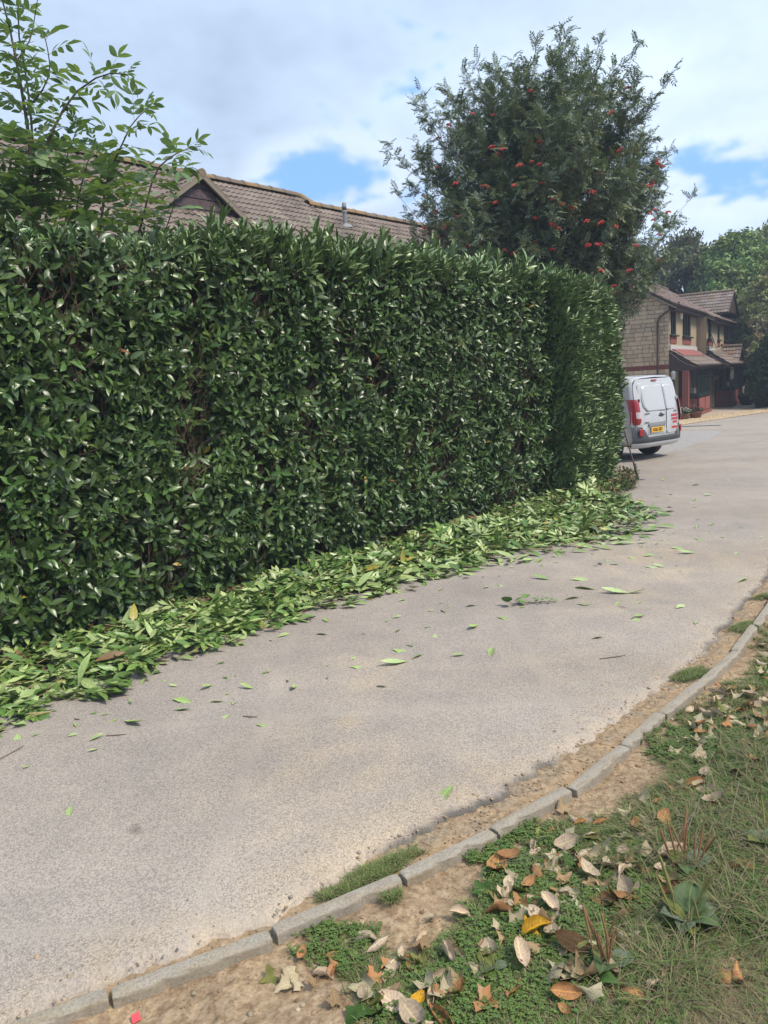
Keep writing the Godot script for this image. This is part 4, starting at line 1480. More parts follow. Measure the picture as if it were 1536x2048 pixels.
func build_far_trees():
	var f := func(x: float, z: float) -> Vector3:
		var p := at(x, 760, z)
		return Vector3(p.x, 0, p.z)
	far_tree("oak_tree", "dark olive tree with see-through crown behind the stone houses", f.call(1372, -48), 10.0, 3.7, Color(0.123, 0.163, 0.084), Color(0.209, 0.258, 0.123), 0.20, 95, 42, 0.2)
	far_tree("ash_tree", "bright green bushy tree behind the stone houses", f.call(1465, -46), 9.3, 3.7, Color(0.184, 0.307, 0.098), Color(0.307, 0.467, 0.147), 0.22, 120, 60, 0.12)
	far_tree("ash_tree", "tall pale green tree rising above the bushy one", f.call(1550, -52), 11.0, 4.7, Color(0.209, 0.294, 0.110), Color(0.344, 0.442, 0.172), 0.24, 130, 60, 0.12)
	far_tree("oak_tree", "grey green tree just showing beside the rowan crown", f.call(1270, -50), 9.6, 3.5, Color(0.147, 0.209, 0.123), Color(0.222, 0.294, 0.172), 0.22, 100, 50, 0.2)
	far_tree("oak_tree", "broad dark tree filling the gap right of the bushy tree", f.call(1650, -45), 10.4, 4.4, Color(0.147, 0.222, 0.085), Color(0.245, 0.344, 0.135), 0.24, 110, 55, 0.1)
	far_tree("willow_shrub", "yellow green shrub growing against the end of the houses", f.call(1562, -41), 7.6, 2.6, Color(0.369, 0.419, 0.147), Color(0.500, 0.500, 0.270), 0.16, 90, 60, 0.15, "shrub")
	far_tree("bare_shrub", "brownish thin leaved shrub below the yellow green one", f.call(1572, -39), 5.2, 2.2, Color(0.344, 0.307, 0.209), Color(0.491, 0.442, 0.294), 0.11, 80, 50, 0.1, "shrub")
	far_tree("conifer_bush", "dark green dense bush beside the gravel and parked car", f.call(1590, -34), 4.0, 1.9, Color(0.053, 0.103, 0.053), Color(0.110, 0.184, 0.072), 0.13, 120, 70, 0.02, "shrub")
	far_tree("conifer_bush", "low bright green tipped bush above the dark dense one", f.call(1625, -35), 5.0, 2.2, Color(0.123, 0.245, 0.072), Color(0.270, 0.419, 0.123), 0.13, 110, 60, 0.05, "shrub")

# ---------------------------------------------------------------- roofs and houses
# interlocking tile: x across, z down the slope, y out of it
func roman_tile(w: float, l: float, cols := 10) -> ArrayMesh:
	var mb := MB.new()
	var top := []
	var bot := []
	var end := []
	for k in cols + 1:
		var u := float(k) / cols
		var ph := fposmod(u * 2.0, 1.0)
		var roll: float = 0.028 * pow(max(0.0, sin(PI * clamp((ph - 0.45) / 0.55, 0.0, 1.0))), 0.8)
		var x := (u - 0.5) * w
		top.append(Vector3(x, roll + 0.004, 0.0))
		bot.append(Vector3(x, roll + 0.034, l))
		end.append(Vector3(x, roll * 0.7 + 0.004, l + 0.001))
	mb.grid([top, bot], [Color.WHITE], true)
	mb.grid([bot, end], [Color.WHITE], true)
	return mb.mesh()

func tile_tint() -> Color:
	var q := rr(0.78, 1.2)
	var c := Color(0.20, 0.16, 0.14)
	if rng.randf() < 0.2: c = Color(0.23, 0.19, 0.165)
	if rng.randf() < 0.06: c = Color(0.20, 0.13, 0.085)
	return Color(c.r * q, c.g * q, c.b * q)

func slope(top: Vector3, pitch: float) -> Transform3D:
	return Transform3D(Basis(Vector3(1, 0, 0), Vector3(0, cos(pitch), sin(pitch)), Vector3(0, -sin(pitch), cos(pitch))), top)

func build_bungalow():
	var o := at(300, 337, -17.5)
	var turn := 0.8502
	var base := Vector3(o.x, 0, o.z)
	var root := thing("tiled_house", "house with brown tiled roof and small boarded gable behind the hedge", "house", base, turn)
	var R := o.y
	var pitch := deg_to_rad(35.0)
	var x0 := -5.2
	var x1 := 4.40
	var x2 := 12.5
	var run := 3.6
	# walls
	var wm := MB.new()
	wm.box(Vector3((x0 + x2) * 0.5, 2.1, -0.2), Vector3(x2 - x0 - 0.6, 4.2, run * 2.0 - 1.0), Color(0.36, 0.29, 0.21))
	obj("wall", wm.mesh(), M.block, root)
	var roof := Node3D.new()
	roof.name = "roof"
	root.add_child(roof)
	var sx := slope(Vector3(0, R, 0), pitch)
	var L := run / cos(pitch)
	var under := MB.new()
	under.box(Vector3((x0 + x1) * 0.5, -0.05, L * 0.5 + 0.03), Vector3(x1 - x0, 0.08, L - 0.06), Color(0.06, 0.05, 0.04))
	under.box(Vector3((x1 + x2) * 0.5, -0.05, L * 0.5 + 0.26), Vector3(x2 - x1, 0.08, L - 0.5), Color(0.06, 0.05, 0.04))
	var ub := obj("roof_deck", under.mesh(), M.dark_wood, roof)
	ub.transform = sx
	var back := MB.new()
	back.box(Vector3((x0 + x2) * 0.5, -0.06, L * 0.5 + 0.3), Vector3(x2 - x0, 0.1, L), Color(0.12, 0.09, 0.08))
	var bo := obj("rear_slope", back.mesh(), M.rtile, roof)
	bo.transform = Transform3D(Basis(Vector3.UP, PI), Vector3((x0 + x2), 0, 0)) * slope(Vector3(0, R, 0), pitch)
	# tiles
	var tw := 0.30
	var gauge := 0.30
	var tm := roman_tile(tw, 0.335)
	var mats := []
	for k in 7:
		var m: StandardMaterial3D = M.rtile.duplicate()
		m.albedo_color = tile_tint().linear_to_srgb()
		mats.append(m)
	var xf := []
	var cs := []
	var n := 0
	var rows := int(L / gauge)
	for r in rows:
		var x := x0 + 0.15
		while x < x2:
			var z := r * gauge + 0.02
			var second := x > x1
			if second and z < 0.50:
				x += tw; continue
			var X := sx * Transform3D(Basis(Vector3(0, 1, 0), rr(-0.008, 0.008)) * Basis(Vector3(1, 0, 0), rr(-0.006, 0.010)), Vector3(x, rr(-0.004, 0.004), z))
			if n < 298 and r < 9 and x > -1.2 and x < 9.4:
				var t := obj("tile", tm, mats[rng.randi_range(0, 6)], roof)
				t.transform = X
				n += 1
			else:
				xf.append(X)
				cs.append(tile_tint())
			x += tw
	many("tile_courses", tm, M.rtile, xf, cs, roof)
	# ridge tiles with lichen
	var rm := MB.new()
	var g := []
	for i in 2:
		var row := []
		for k in 9:
			var a := PI * k / 8.0
			row.append(Vector3((i - 0.5) * 0.44, 0.115 * sin(a) - 0.03, -0.125 * cos(a)))
		g.append(row)
	rm.grid(g, [Color.WHITE], false)
	var g2 := []
	for i in 2:
		var row := []
		for k in 9:
			var a := PI * k / 8.0
			var q := 1.12
			row.append(Vector3((i - 0.5) * 0.06 - 0.2, (0.115 * sin(a)) * q - 0.03, -0.125 * cos(a) * q))
		g2.append(row)
	rm.grid(g2, [Color.WHITE], false)
	var ridge_m := rm.mesh()
	var rmats := []
	for c in [Color(0.22, 0.17, 0.12), Color(0.26, 0.19, 0.10), Color(0.18, 0.14, 0.11), Color(0.30, 0.19, 0.09)]:
		var m: StandardMaterial3D = M.rtile.duplicate()
		m.albedo_color = c.linear_to_srgb()
		rmats.append(m)
	var x := x0 + 0.2
	while x < x2:
		var t := obj("ridge_tile", ridge_m, rmats[rng.randi_range(0, 3)], roof)
		var low := x > x1 - 0.05
		t.position = Vector3(x, R + 0.045 - (0.30 if low else 0.0) + rr(-0.006, 0.006), 0.42 if low else 0.0)
		x += 0.43
	# stepped verge where the ridge drops
	var vm := MB.new()
	vm.tube([Vector3(x1 - 0.32, R + 0.05, 0.0), Vector3(x1 + 0.0, R + 0.03, 0.03), Vector3(x1 + 0.06, R - 0.25, 0.44), Vector3(x1 + 0.25, R - 0.27, 0.46)], [0.09, 0.09, 0.09, 0.09], 8, Color(0.30, 0.22, 0.13))
	obj("step_verge", vm.mesh(), M.rtile, roof)
	# flue terminal
	var fl := Node3D.new()
	fl.name = "flue"
	roof.add_child(fl)
	var fx := 4.75
	var fz := 1.25
	fl.position = Vector3(fx, R - tan(pitch) * fz, fz)
	var fm := MB.new()
	fm.lathe([[0.0, 0.62], [0.05, 0.62], [0.055, 0.5], [0.05, 0.5], [0.05, -0.1]].map(func(p): return [p[0], 0.52 - p[1]]), 12)
	fm = MB.new()
	fm.lathe([[0.055, -0.1], [0.055, 0.30], [0.075, 0.32], [0.075, 0.36], [0.055, 0.37]], 12)
	fm.lathe([[0.055, 0.44], [0.06, 0.46], [0.052, 0.56], [0.0, 0.57]], 12)
	obj("pipe", fm.mesh(), M.grey_pot, fl)
	fm = MB.new()
	fm.lathe([[0.05, 0.36], [0.058, 0.38], [0.058, 0.44], [0.05, 0.45]], 12)
	obj("vent_ring", fm.mesh(), M.black, fl)
	fm = MB.new()
	fm.lathe([[0.2, -0.06], [0.16, 0.0], [0.06, 0.05]], 12)
	obj("flashing", fm.mesh(), M.grey_pot, fl)
	# boarded gable over the entrance
	var gb := Node3D.new()
	gb.name = "gable"
	root.add_child(gb)
	var ga := Vector3(0.08, 6.43, 1.75)       # apex at its front, found from the ridge
	ga = Vector3(-0.12, R - 0.60, 1.95)
	var half := 2.3
	var drop := 1.60
	var gp := atan2(drop, half)
	var boards := 8
	var bh := drop / boards
	for k in boards:
		var y0 := ga.y - drop + k * bh
		var w0 := half * (1.0 - float(k) / boards) - 0.05
		var w1: float = max(half * (1.0 - float(k + 1) / boards) - 0.05, 0.02)
		var bm := MB.new()
		bm.prism(PackedVector2Array([Vector2(-w0, 0), Vector2(w0, 0), Vector2(w1, bh - 0.018), Vector2(-w1, bh - 0.018)]), 0.0, 0.022)
		bm.prism(PackedVector2Array([Vector2(-w0, 0), Vector2(w0, 0), Vector2(w0, 0.02), Vector2(-w0, 0.02)]), 0.022, 0.03)
		var o2 := obj("board", bm.mesh(), M.board, gb)
		o2.position = Vector3(ga.x, y0, ga.z - 0.13)
	var backm := MB.new()
	backm.prism(PackedVector2Array([Vector2(-half, -drop), Vector2(half, -drop), Vector2(0, 0)]), -0.1, -0.02, Color.WHITE, Transform3D(Basis.IDENTITY, Vector3(ga.x, ga.y, ga.z - 0.13)))
	obj("gable_wall", backm.mesh(), M.black, gb)
	for s in [-1.0, 1.0]:
		var bm := MB.new()
		var Lr := Vector2(half, drop).length() + 0.35
		bm.box(Vector3(0, -Lr * 0.5, 0), Vector3(0.12, Lr, 0.05), Color.WHITE, Basis.IDENTITY, 0.006)
		var o2 := obj("barge_board", bm.mesh(), M.verge, gb)
		o2.transform = Transform3D(Basis(Vector3(0, 0, 1), s * (PI * 0.5 - gp)), ga + Vector3(0, 0.03, 0.0))
		# tiled slope running back into the main roof
		var xg := []
		var cg := []
		var deep := (R - (ga.y - drop)) / tan(pitch)
		var slopeb := Basis(Vector3(0, 0, -s), Vector3(s * sin(gp), cos(gp), 0), Vector3(s * cos(gp), -sin(gp), 0))
		for r in int(Lr / gauge):
			var zz := -0.12
			while zz > -2.6:
				var along := r * gauge
				var pos := ga + Vector3(s * cos(gp) * along, 0.05 - sin(gp) * along, zz)
				# stop where the main roof is higher
				if pos.y > R - tan(pitch) * pos.z - 0.1 :
					xg.append(Transform3D(slopeb, pos))
					cg.append(tile_tint())
				zz -= tw
		many("gable_tiles", tm, M.rtile, xg, cg, gb)
	var cap := MB.new()
	cap.tube([ga + Vector3(0, 0.07, 0.03), ga + Vector3(0, 0.07, -1.1)], [0.09, 0.09], 8)
	obj("ridge_cap", cap.mesh(), rmats[0], gb)

# wall made of boxes that leaves the openings [x0, x1, y0, y1] free
func wall_panel(mb: MB, x0: float, x1: float, y0: float, y1: float, z0: float, z1: float, holes: Array, col := Color.WHITE):
	var xs := [x0, x1]
	var ys := [y0, y1]
	for h in holes:
		xs.append(h[0]); xs.append(h[1]); ys.append(h[2]); ys.append(h[3])
	xs.sort(); ys.sort()
	for i in xs.size() - 1:
		for j in ys.size() - 1:
			if xs[i + 1] - xs[i] < 0.005 or ys[j + 1] - ys[j] < 0.005: continue
			var cx: float = (xs[i] + xs[i + 1]) * 0.5
			var cy: float = (ys[j] + ys[j + 1]) * 0.5
			if cx < x0 or cx > x1 or cy < y0 or cy > y1: continue
			var free := false
			for h in holes:
				if cx > h[0] and cx < h[1] and cy > h[2] and cy < h[3]: free = true
			if not free: mb.box(Vector3(cx, cy, (z0 + z1) * 0.5), Vector3(xs[i + 1] - xs[i], ys[j + 1] - ys[j], abs(z1 - z0)), col)

func window_unit(parent: Node, x0: float, x1: float, y0: float, y1: float, z: float, lights: int, turn := 0.0, called := "window"):
	var w := Node3D.new()
	var k: int = parent.get_meta("n_" + called, 0) if parent.has_meta("n_" + called) else 0
	w.name = called if k == 0 else "%s_%03d" % [called, k]
	parent.set_meta("n_" + called, k + 1)
	parent.add_child(w)
	w.position = Vector3((x0 + x1) * 0.5, y0, z)
	w.rotation.y = turn
	var W := x1 - x0
	var H := y1 - y0
	var f := MB.new()
	f.box(Vector3(-W * 0.5 + 0.035, H * 0.5, 0), Vector3(0.07, H, 0.09))
	f.box(Vector3(W * 0.5 - 0.035, H * 0.5, 0), Vector3(0.07, H, 0.09))
	f.box(Vector3(0, 0.035, 0), Vector3(W - 0.142, 0.07, 0.088))
	f.box(Vector3(0, H - 0.035, 0), Vector3(W - 0.142, 0.07, 0.088))
	for i in range(1, lights):
		f.box(Vector3(-W * 0.5 + W * i / lights, H * 0.5, 0), Vector3(0.085, H - 0.142, 0.086))
	obj("frame", f.mesh(), M.frame, w)
	var lw := (W - 0.14) / lights
	for i in lights:
		var p := MB.new()
		p.box(Vector3(-W * 0.5 + 0.07 + lw * (i + 0.5), H * 0.5, 0.0), Vector3(lw - 0.09, H - 0.144, 0.006))
		obj("pane", p.mesh(), M.glass, w)
	var s := MB.new()
	s.box(Vector3(0, -0.03, 0.09), Vector3(W + 0.16, 0.055, 0.2), Color.WHITE, Basis.IDENTITY, 0.008)
	obj("sill", s.mesh(), M.frame, w)
	return w

func block_tint() -> Color:
	var q := rr(0.86, 1.12)
	return Color(0.56 * q, 0.445 * q, 0.315 * q).lerp(Color(0.50 * q, 0.405 * q, 0.305 * q), rng.randf())

func lean_roof(parent: Node, called: String, x0: float, x1: float, y0: float, z0: float, y1: float, z1: float, tm: Mesh):
	var r := Node3D.new()
	r.name = called
	parent.add_child(r)
	var p := atan2(y0 - y1, z1 - z0)
	var L := Vector2(y0 - y1, z1 - z0).length()
	var sx := slope(Vector3(0, y0, z0), p)
	var d := MB.new()
	d.box(Vector3((x0 + x1) * 0.5, -0.05, L * 0.5), Vector3(x1 - x0, 0.07, L))
	obj("deck", d.mesh(), M.dark_wood, r).transform = sx
	var xf := []
	var cs := []
	var n := int(round(L / 0.3))
	for k in n:
		var x := x0 + 0.15
		while x < x1:
			xf.append(sx * Transform3D(Basis(Vector3(1, 0, 0), rr(-0.01, 0.01)), Vector3(x, 0, L * k / n)))
			cs.append(tile_tint())
			x += 0.3
	many("tiles", tm, M.rtile, xf, cs, r)
	var f := MB.new()
	f.box(Vector3((x0 + x1) * 0.5, y1 - 0.09, z1 + 0.0), Vector3(x1 - x0, 0.16, 0.03), Color.WHITE, Basis.IDENTITY, 0.004)
	obj("fascia", f.mesh(), M.dark_wood, r)
	var gt := MB.new()
	gt.tube([Vector3(x0 - 0.02, y1 - 0.04, z1 + 0.07), Vector3(x1 + 0.02, y1 - 0.05, z1 + 0.07)], [0.055, 0.055], 8)
	obj("gutter", gt.mesh(), M.gutter, r)
	# cheeks: the boarded triangle at each end with a curved lower batten
	for x in [x0 + 0.03, x1 - 0.03]:
		var ck := MB.new()
		var X := Transform3D(Basis(Vector3(0, 0, 1), Vector3(0, 1, 0), Vector3(-1, 0, 0)), Vector3(x, 0, 0))
		ck.prism(PackedVector2Array([Vector2(z0 + 0.01, y1 - 0.22), Vector2(z1 - 0.02, y1 - 0.2), Vector2(z1 - 0.02, y1 - 0.04), Vector2(z0 + 0.01, y0 - 0.1)]), -0.02, 0.02, Color.WHITE, X)
		obj("cheek", ck.mesh(), M.dark_wood, r)
		var cb := MB.new()
		var pts := []
		for i in 7:
			var t := i / 6.0
			pts.append(Vector3(x - 0.035, lerp(y0 - 0.12, y1 - 0.1, t) - 0.10 * sin(PI * t), lerp(z0 + 0.03, z1, t)))
		cb.tube(pts, [0.03], 6)
		obj("batten", cb.mesh(), M.dark_wood, r)
	return r

func flower_pot(called: String, label: String, pos: Vector3, rad: float, h: float, mt: Material, petals: Array, leafy: Color, n: int):
	var t := thing(called, label, "planter", pos)
	var mb := MB.new()
	mb.lathe([[0.0, 0.0], [rad * 0.7, 0.0], [rad * 0.95, h * 0.7], [rad * 1.04, h * 0.9], [rad * 1.04, h], [rad * 0.9, h], [rad * 0.85, h * 0.85], [0.0, h * 0.82]], 18)
	obj("pot", mb.mesh(), mt, t)
	var lf := MB.new()
	for k in n:
		var a := rr(0, TAU)
		var q := sqrt(rng.randf()) * rad * 1.25
		var p := Vector3(cos(a) * q, h * 0.85 + rr(0, 0.3) * (1.2 - q / rad * 0.6), sin(a) * q)
		var g := rr(0.7, 1.3)
		lf.leaf(Transform3D(aim(rvec() + Vector3.UP * 0.6, Vector3.UP + rvec() * 0.5), p), 0.09, 0.05, 0.2, 0.5, Color(leafy.r * g, leafy.g * g, leafy.b * g), [0.1, 1.0, 0.8, 0.05])
	obj("leaves", lf.mesh(), M.far_leaf, t)
	var fl := MB.new()
	for k in int(n * 0.35):
		var a := rr(0, TAU)
		var q := sqrt(rng.randf()) * rad * 1.2
		var p := Vector3(cos(a) * q, h + rr(0.1, 0.3) * (1.25 - q / rad * 0.6), sin(a) * q)
		var c: Color = petals[rng.randi_range(0, petals.size() - 1)]
		for j in 5:
			var b := TAU * j / 5.0
			fl.leaf(Transform3D(aim(Vector3(cos(b), 0.35, sin(b)), Vector3.UP), p), 0.042, 0.04, 0.1, 0.4, c, [0.3, 1.0, 0.5])
	obj("flowers", fl.mesh(), M.petal, t)
	return t

func build_terrace():
	var c0 := Vector3(11.52, 0, -30.23)
	var turn := 1.0132                      # front runs away to the right
	var tm := roman_tile(0.30, 0.335, 6)
	var hx := Transform3D(Basis(Vector3.UP, turn), c0)
	# ---- nearer house: gable end towards the lane
	var a := thing("stone_house", "cream stone end house with plain gable wall and red brick band", "house", c0, turn, "pair of stone houses")
	var W := 6.05
	var D := 6.0
	var E := 4.55
	var ridge := 6.25
	var half := D * 0.5
	# gable wall at x = 0: mortar slab and separate blocks
	var core := MB.new()
	var X := Transform3D(Basis(Vector3(0, 0, 1), Vector3(0, 1, 0), Vector3(-1, 0, 0)), Vector3.ZERO)
	core.prism(PackedVector2Array([Vector2(-D, -0.1), Vector2(-0.0, -0.1), Vector2(-0.0, E), Vector2(-half, ridge), Vector2(-D, E)]), -0.25, -0.022, Color.WHITE, X)
	var wall := obj("gable_wall", core.mesh(), M.mortar, a)
	var bmats := []
	for k in 8:
		var m: StandardMaterial3D = M.block.duplicate()
		m.albedo_color = block_tint().linear_to_srgb()
		bmats.append(m)
	var meshes := {}
	var n := 0
	var bh := 0.165
	var y := 0.0
	var row := 0
	while y < ridge - 0.1:
		var band := row == 12
		var zl := 0.0
		var zr := -D
		var top := y + bh
		if top > E:
			var f: float = (top - E) / (ridge - E)
			zl = -half * f
			zr = -D + half * f
		var z := zl
		var first := true
		while z > zr + 0.06:
			var L: float = [0.36, 0.26, 0.48, 0.20][rng.randi_range(0, 3)]
			if first and row % 2: L = 0.18
			first = false
			L = min(L, z - zr)
			if L < 0.06: break
			if band:
				for q in 3:
					var bk := "brick%.2f" % L
					if not meshes.has(bk):
						var bm := MB.new()
						bm.box(Vector3.ZERO, Vector3(0.05, bh / 3.0 - 0.010, L * 0.5 - 0.008), Color.WHITE, Basis.IDENTITY, 0.004)
						meshes[bk] = bm.mesh()
					for h in 2:
						if z > -3.4:
							var o := obj("brick", meshes[bk], M.brick, wall)
							o.position = Vector3(0.0, y + bh / 3.0 * (q + 0.5), z - L * (0.25 + 0.5 * h))
			elif z > -2.55 and n < 297:
				var kk := "%.2f" % L
				if not meshes.has(kk):
					var bm := MB.new()
					bm.box(Vector3.ZERO, Vector3(0.05, bh - 0.014, L - 0.014), Color.WHITE, Basis.IDENTITY, 0.008)
					meshes[kk] = bm.mesh()
				var o := obj("stone_block", meshes[kk], bmats[rng.randi_range(0, 7)], wall)
				o.position = Vector3(rr(-0.006, 0.004), y + bh * 0.5, z - L * 0.5)
				n += 1
			z -= L
		y += bh
		row += 1
	# front wall
	var holes := [[0.16, 1.36, 3.30, 4.36], [2.72, 4.60, 3.30, 4.36], [0.35, 1.25, 0.0, 2.0], [1.95, 4.80, 0.0, 1.95]]
	var fw := MB.new()
	wall_panel(fw, 0.03, W, -0.1, E, -0.25, 0.0, holes, Color(0.42, 0.34, 0.235))
	obj("front_wall", fw.mesh(), M.block, a)
	var rest := MB.new()
	rest.box(Vector3(W * 0.5, E * 0.5, -D + 0.1), Vector3(W, E, 0.2), Color(0.36, 0.3, 0.22))
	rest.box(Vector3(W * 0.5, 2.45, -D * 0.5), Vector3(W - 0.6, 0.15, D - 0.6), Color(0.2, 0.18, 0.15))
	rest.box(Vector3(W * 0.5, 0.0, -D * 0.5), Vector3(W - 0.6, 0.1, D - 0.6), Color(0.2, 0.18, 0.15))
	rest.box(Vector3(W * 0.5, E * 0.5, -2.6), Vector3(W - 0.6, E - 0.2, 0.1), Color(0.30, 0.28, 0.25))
	obj("inner_walls", rest.mesh(), M.block, a)
	window_unit(a, 0.16, 1.36, 3.30, 4.36, -0.07, 2)
	window_unit(a, 2.72, 4.60, 3.30, 4.36, -0.07, 3)
	for h in [[0.16, 1.36], [2.72, 4.60]]:
		var tl := MB.new()
		tl.box(Vector3((h[0] + h[1]) * 0.5, 3.10, 0.014), Vector3(h[1] - h[0], 0.26, 0.03))
		obj("brick_apron", tl.mesh(), M.brick, a)
	# roof
	pitched_roof(a, -0.18, W + 0.02, half, ridge + 0.10, E + 0.04, 0.34, tm)
	# down pipe on the gable
	var dp := MB.new()
	dp.tube([Vector3(0.0, E - 0.05, 0.36), Vector3(-0.06, E - 0.12, 0.30), Vector3(-0.09, E - 0.55, -0.32), Vector3(-0.09, E - 0.72, -0.42), Vector3(-0.09, 0.0, -0.42)], [0.038], 8)
	obj("downpipe", dp.mesh(), M.gutter, a)
	# alarm box
	var al := MB.new()
	al.box(Vector3(2.15, 4.12, 0.05), Vector3(0.26, 0.30, 0.09), Color.WHITE, Basis.IDENTITY, 0.02)
	obj("alarm_box", al.mesh(), M.white, a)
	# porch
	lean_roof(a, "porch_roof", -0.02, 6.35, 2.72, 0.0, 2.08, 0.98, tm)
	var fl := MB.new()
	fl.box(Vector3(3.0, 2.78, 0.03), Vector3(5.9, 0.22, 0.05))
	obj("flashing", fl.mesh(), M.lead, a)
	var rt := MB.new()
	rt.box(Vector3(2.6, 2.60, 0.29), Vector3(4.8, 0.03, 0.5), Color.WHITE, Basis(Vector3(1, 0, 0), 0.579))
	obj("red_mat_patch", rt.mesh(), M.redtile, a)
	# red brick pillar
	var pil := Node3D.new()
	pil.name = "pillar"
	a.add_child(pil)
	var bmz := MB.new()
	bmz.box(Vector3.ZERO, Vector3(0.235, 0.068, 0.235), Color.WHITE, Basis.IDENTITY, 0.005)
	var pbm := bmz.mesh()
	for k in 25:
		var o := obj("brick", pbm, M.brick, pil)
		o.position = Vector3(0.02, 0.04 + k * 0.075, 0.62)
		o.rotation.y = rr(-0.03, 0.03)
	bmz = MB.new()
	bmz.box(Vector3(0.02, 0.93, 0.62), Vector3(0.21, 1.87, 0.21))
	obj("mortar_core", bmz.mesh(), M.mortar, pil)
	# front door and bay
	var dm := MB.new()
	dm.box(Vector3(0.8, 1.0, -0.12), Vector3(0.88, 1.98, 0.05), Color.WHITE, Basis.IDENTITY, 0.006)
	obj("door", dm.mesh(), M.frame, a)
	bay(a, 1.9, 4.85, 0.80, 0.0)
	# ---- further house, set forward
	var b0 := hx * Vector3(6.10, 0, 0.42)
	var b := thing("stone_house", "further cream stone house with tiled cross gable and dark porch", "house", b0, turn, "pair of stone houses")
	var W2 := 8.3
	var holes2 := [[0.45, 1.45, 3.25, 4.30], [3.3, 4.0, 3.25, 4.30], [5.4, 7.3, 3.25, 4.30], [0.5, 1.4, 0.0, 2.0], [2.6, 6.6, 0.0, 1.95]]
	var f2 := MB.new()
	wall_panel(f2, 0.0, W2, -0.1, E - 0.12, -0.25, 0.0, holes2, Color(0.42, 0.34, 0.235))
	obj("front_wall", f2.mesh(), M.block, b)
	var s2 := MB.new()
	s2.box(Vector3(0.125, E * 0.5, -0.335), Vector3(0.25, E, 0.168), Color(0.34, 0.28, 0.21))
	s2.box(Vector3(W2 - 0.125, E * 0.5, -D * 0.5 - 0.2), Vector3(0.25, E, D - 0.5), Color(0.36, 0.29, 0.2))
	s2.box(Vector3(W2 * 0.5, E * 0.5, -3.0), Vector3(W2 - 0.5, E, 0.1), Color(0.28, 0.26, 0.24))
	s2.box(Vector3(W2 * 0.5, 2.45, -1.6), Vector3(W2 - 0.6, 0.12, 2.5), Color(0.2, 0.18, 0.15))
	obj("side_wall", s2.mesh(), M.block, b)
	window_unit(b, 0.45, 1.45, 3.25, 4.30, -0.07, 1)
	window_unit(b, 3.3, 4.0, 3.25, 4.30, -0.07, 1)
	window_unit(b, 5.4, 7.3, 3.25, 4.30, -0.07, 2)
	for h in [[0.45, 1.45], [3.3, 4.0], [5.4, 7.3]]:
		var tl := MB.new()
		tl.box(Vector3((h[0] + h[1]) * 0.5, 3.05, 0.014), Vector3(h[1] - h[0], 0.26, 0.03))
		obj("brick_apron", tl.mesh(), M.brick, b)
	# open top lights
	for xx in [0.95, 3.65]:
		var ow := MB.new()
		ow.box(Vector3(xx, 4.12, 0.10), Vector3(0.6, 0.03, 0.30), Color.WHITE, Basis(Vector3(1, 0, 0), 0.9))
		obj("open_light", ow.mesh(), M.lead, b)
	pitched_roof(b, 0.0, W2 + 0.25, half + 0.42, ridge + 0.10, ridge + 0.10 - (ridge + 0.06 - E) / half * (half + 0.42), 0.36, tm, -half - 0.42)
	# cross gable
	cross_gable(b, "cross_gable", 6.1, 1.95, 5.72, 4.62, 0.38, -3.0, tm)
	lean_roof(b, "porch_roof", 0.05, 7.8, 2.72, 0.0, 2.06, 0.98, tm)
	cross_gable(b, "porch_gable", 4.6, 0.95, 2.88, 2.2, 0.96, 0.05, tm)
	var fl2 := MB.new()
	fl2.box(Vector3(1.2, 2.78, 0.03), Vector3(2.2, 0.2, 0.05))
	obj("flashing", fl2.mesh(), M.lead, b)
	bay(b, 2.6, 6.7, 0.80, 0.05)
	var d2 := MB.new()
	d2.box(Vector3(0.95, 1.0, -0.12), Vector3(0.88, 1.98, 0.05), Color.WHITE, Basis.IDENTITY, 0.006)
	obj("door", d2.mesh(), M.dark_wood, b)
	for xx in [1.75, 7.6]:
		var po := MB.new()
		po.box(Vector3(xx, 1.0, 0.85), Vector3(0.11, 2.0, 0.11), Color.WHITE, Basis.IDENTITY, 0.01)
		obj("post", po.mesh(), M.dark_wood, b)
	var dp2 := MB.new()
	dp2.tube([Vector3(W2 + 0.15, E - 0.05, 0.36), Vector3(W2 + 0.1, E - 0.2, 0.3), Vector3(W2 - 0.1, E - 0.4, 0.06), Vector3(W2 - 0.1, 0.0, 0.06)], [0.038], 8)
	obj("downpipe", dp2.mesh(), M.gutter, b)
	# satellite dish on the step
	var dish := thing("satellite_dish", "grey satellite dish on a bracket at the step between houses", "satellite dish", hx * Vector3(6.22, 3.0, 0.42), turn)
	var ds := MB.new()
	var g := []
	for r in 5:
		var rw := []
		for k in 17:
			var an := TAU * k / 16.0
			var q := r / 4.0 * 0.34
			rw.append(Vector3(cos(an) * q, sin(an) * q * 1.1, 0.5 * q * q - 0.0))
		g.append(rw)
	ds.grid(g, [Color.WHITE], true, true)
	var dob := obj("dish", ds.mesh(), M.grey_pot, dish)
	dob.transform = Transform3D(Basis.from_euler(Vector3(-0.35, 0.1, 0)), Vector3(0.05, 0.12, 0.25))
	var ar := MB.new()
	ar.tube([Vector3(-0.1, -0.2, 0.02), Vector3(0.0, -0.2, 0.22), Vector3(0.05, 0.1, 0.24)], [0.02], 6)
	ar.tube([Vector3(0.05, -0.2, 0.27), Vector3(0.08, -0.14, 0.62)], [0.014], 5)
	ar.box(Vector3(0.08, -0.1, 0.62), Vector3(0.06, 0.09, 0.08), Color.WHITE, Basis.IDENTITY, 0.01)
	obj("bracket", ar.mesh(), M.black, dish)
	# wall lantern, hanging basket and chime
	var ln := thing("wall_lantern", "black wall lantern on a bracket beside the porch door", "lantern", hx * Vector3(0.05, 1.55, 0.16), turn)
	var lmb := MB.new()
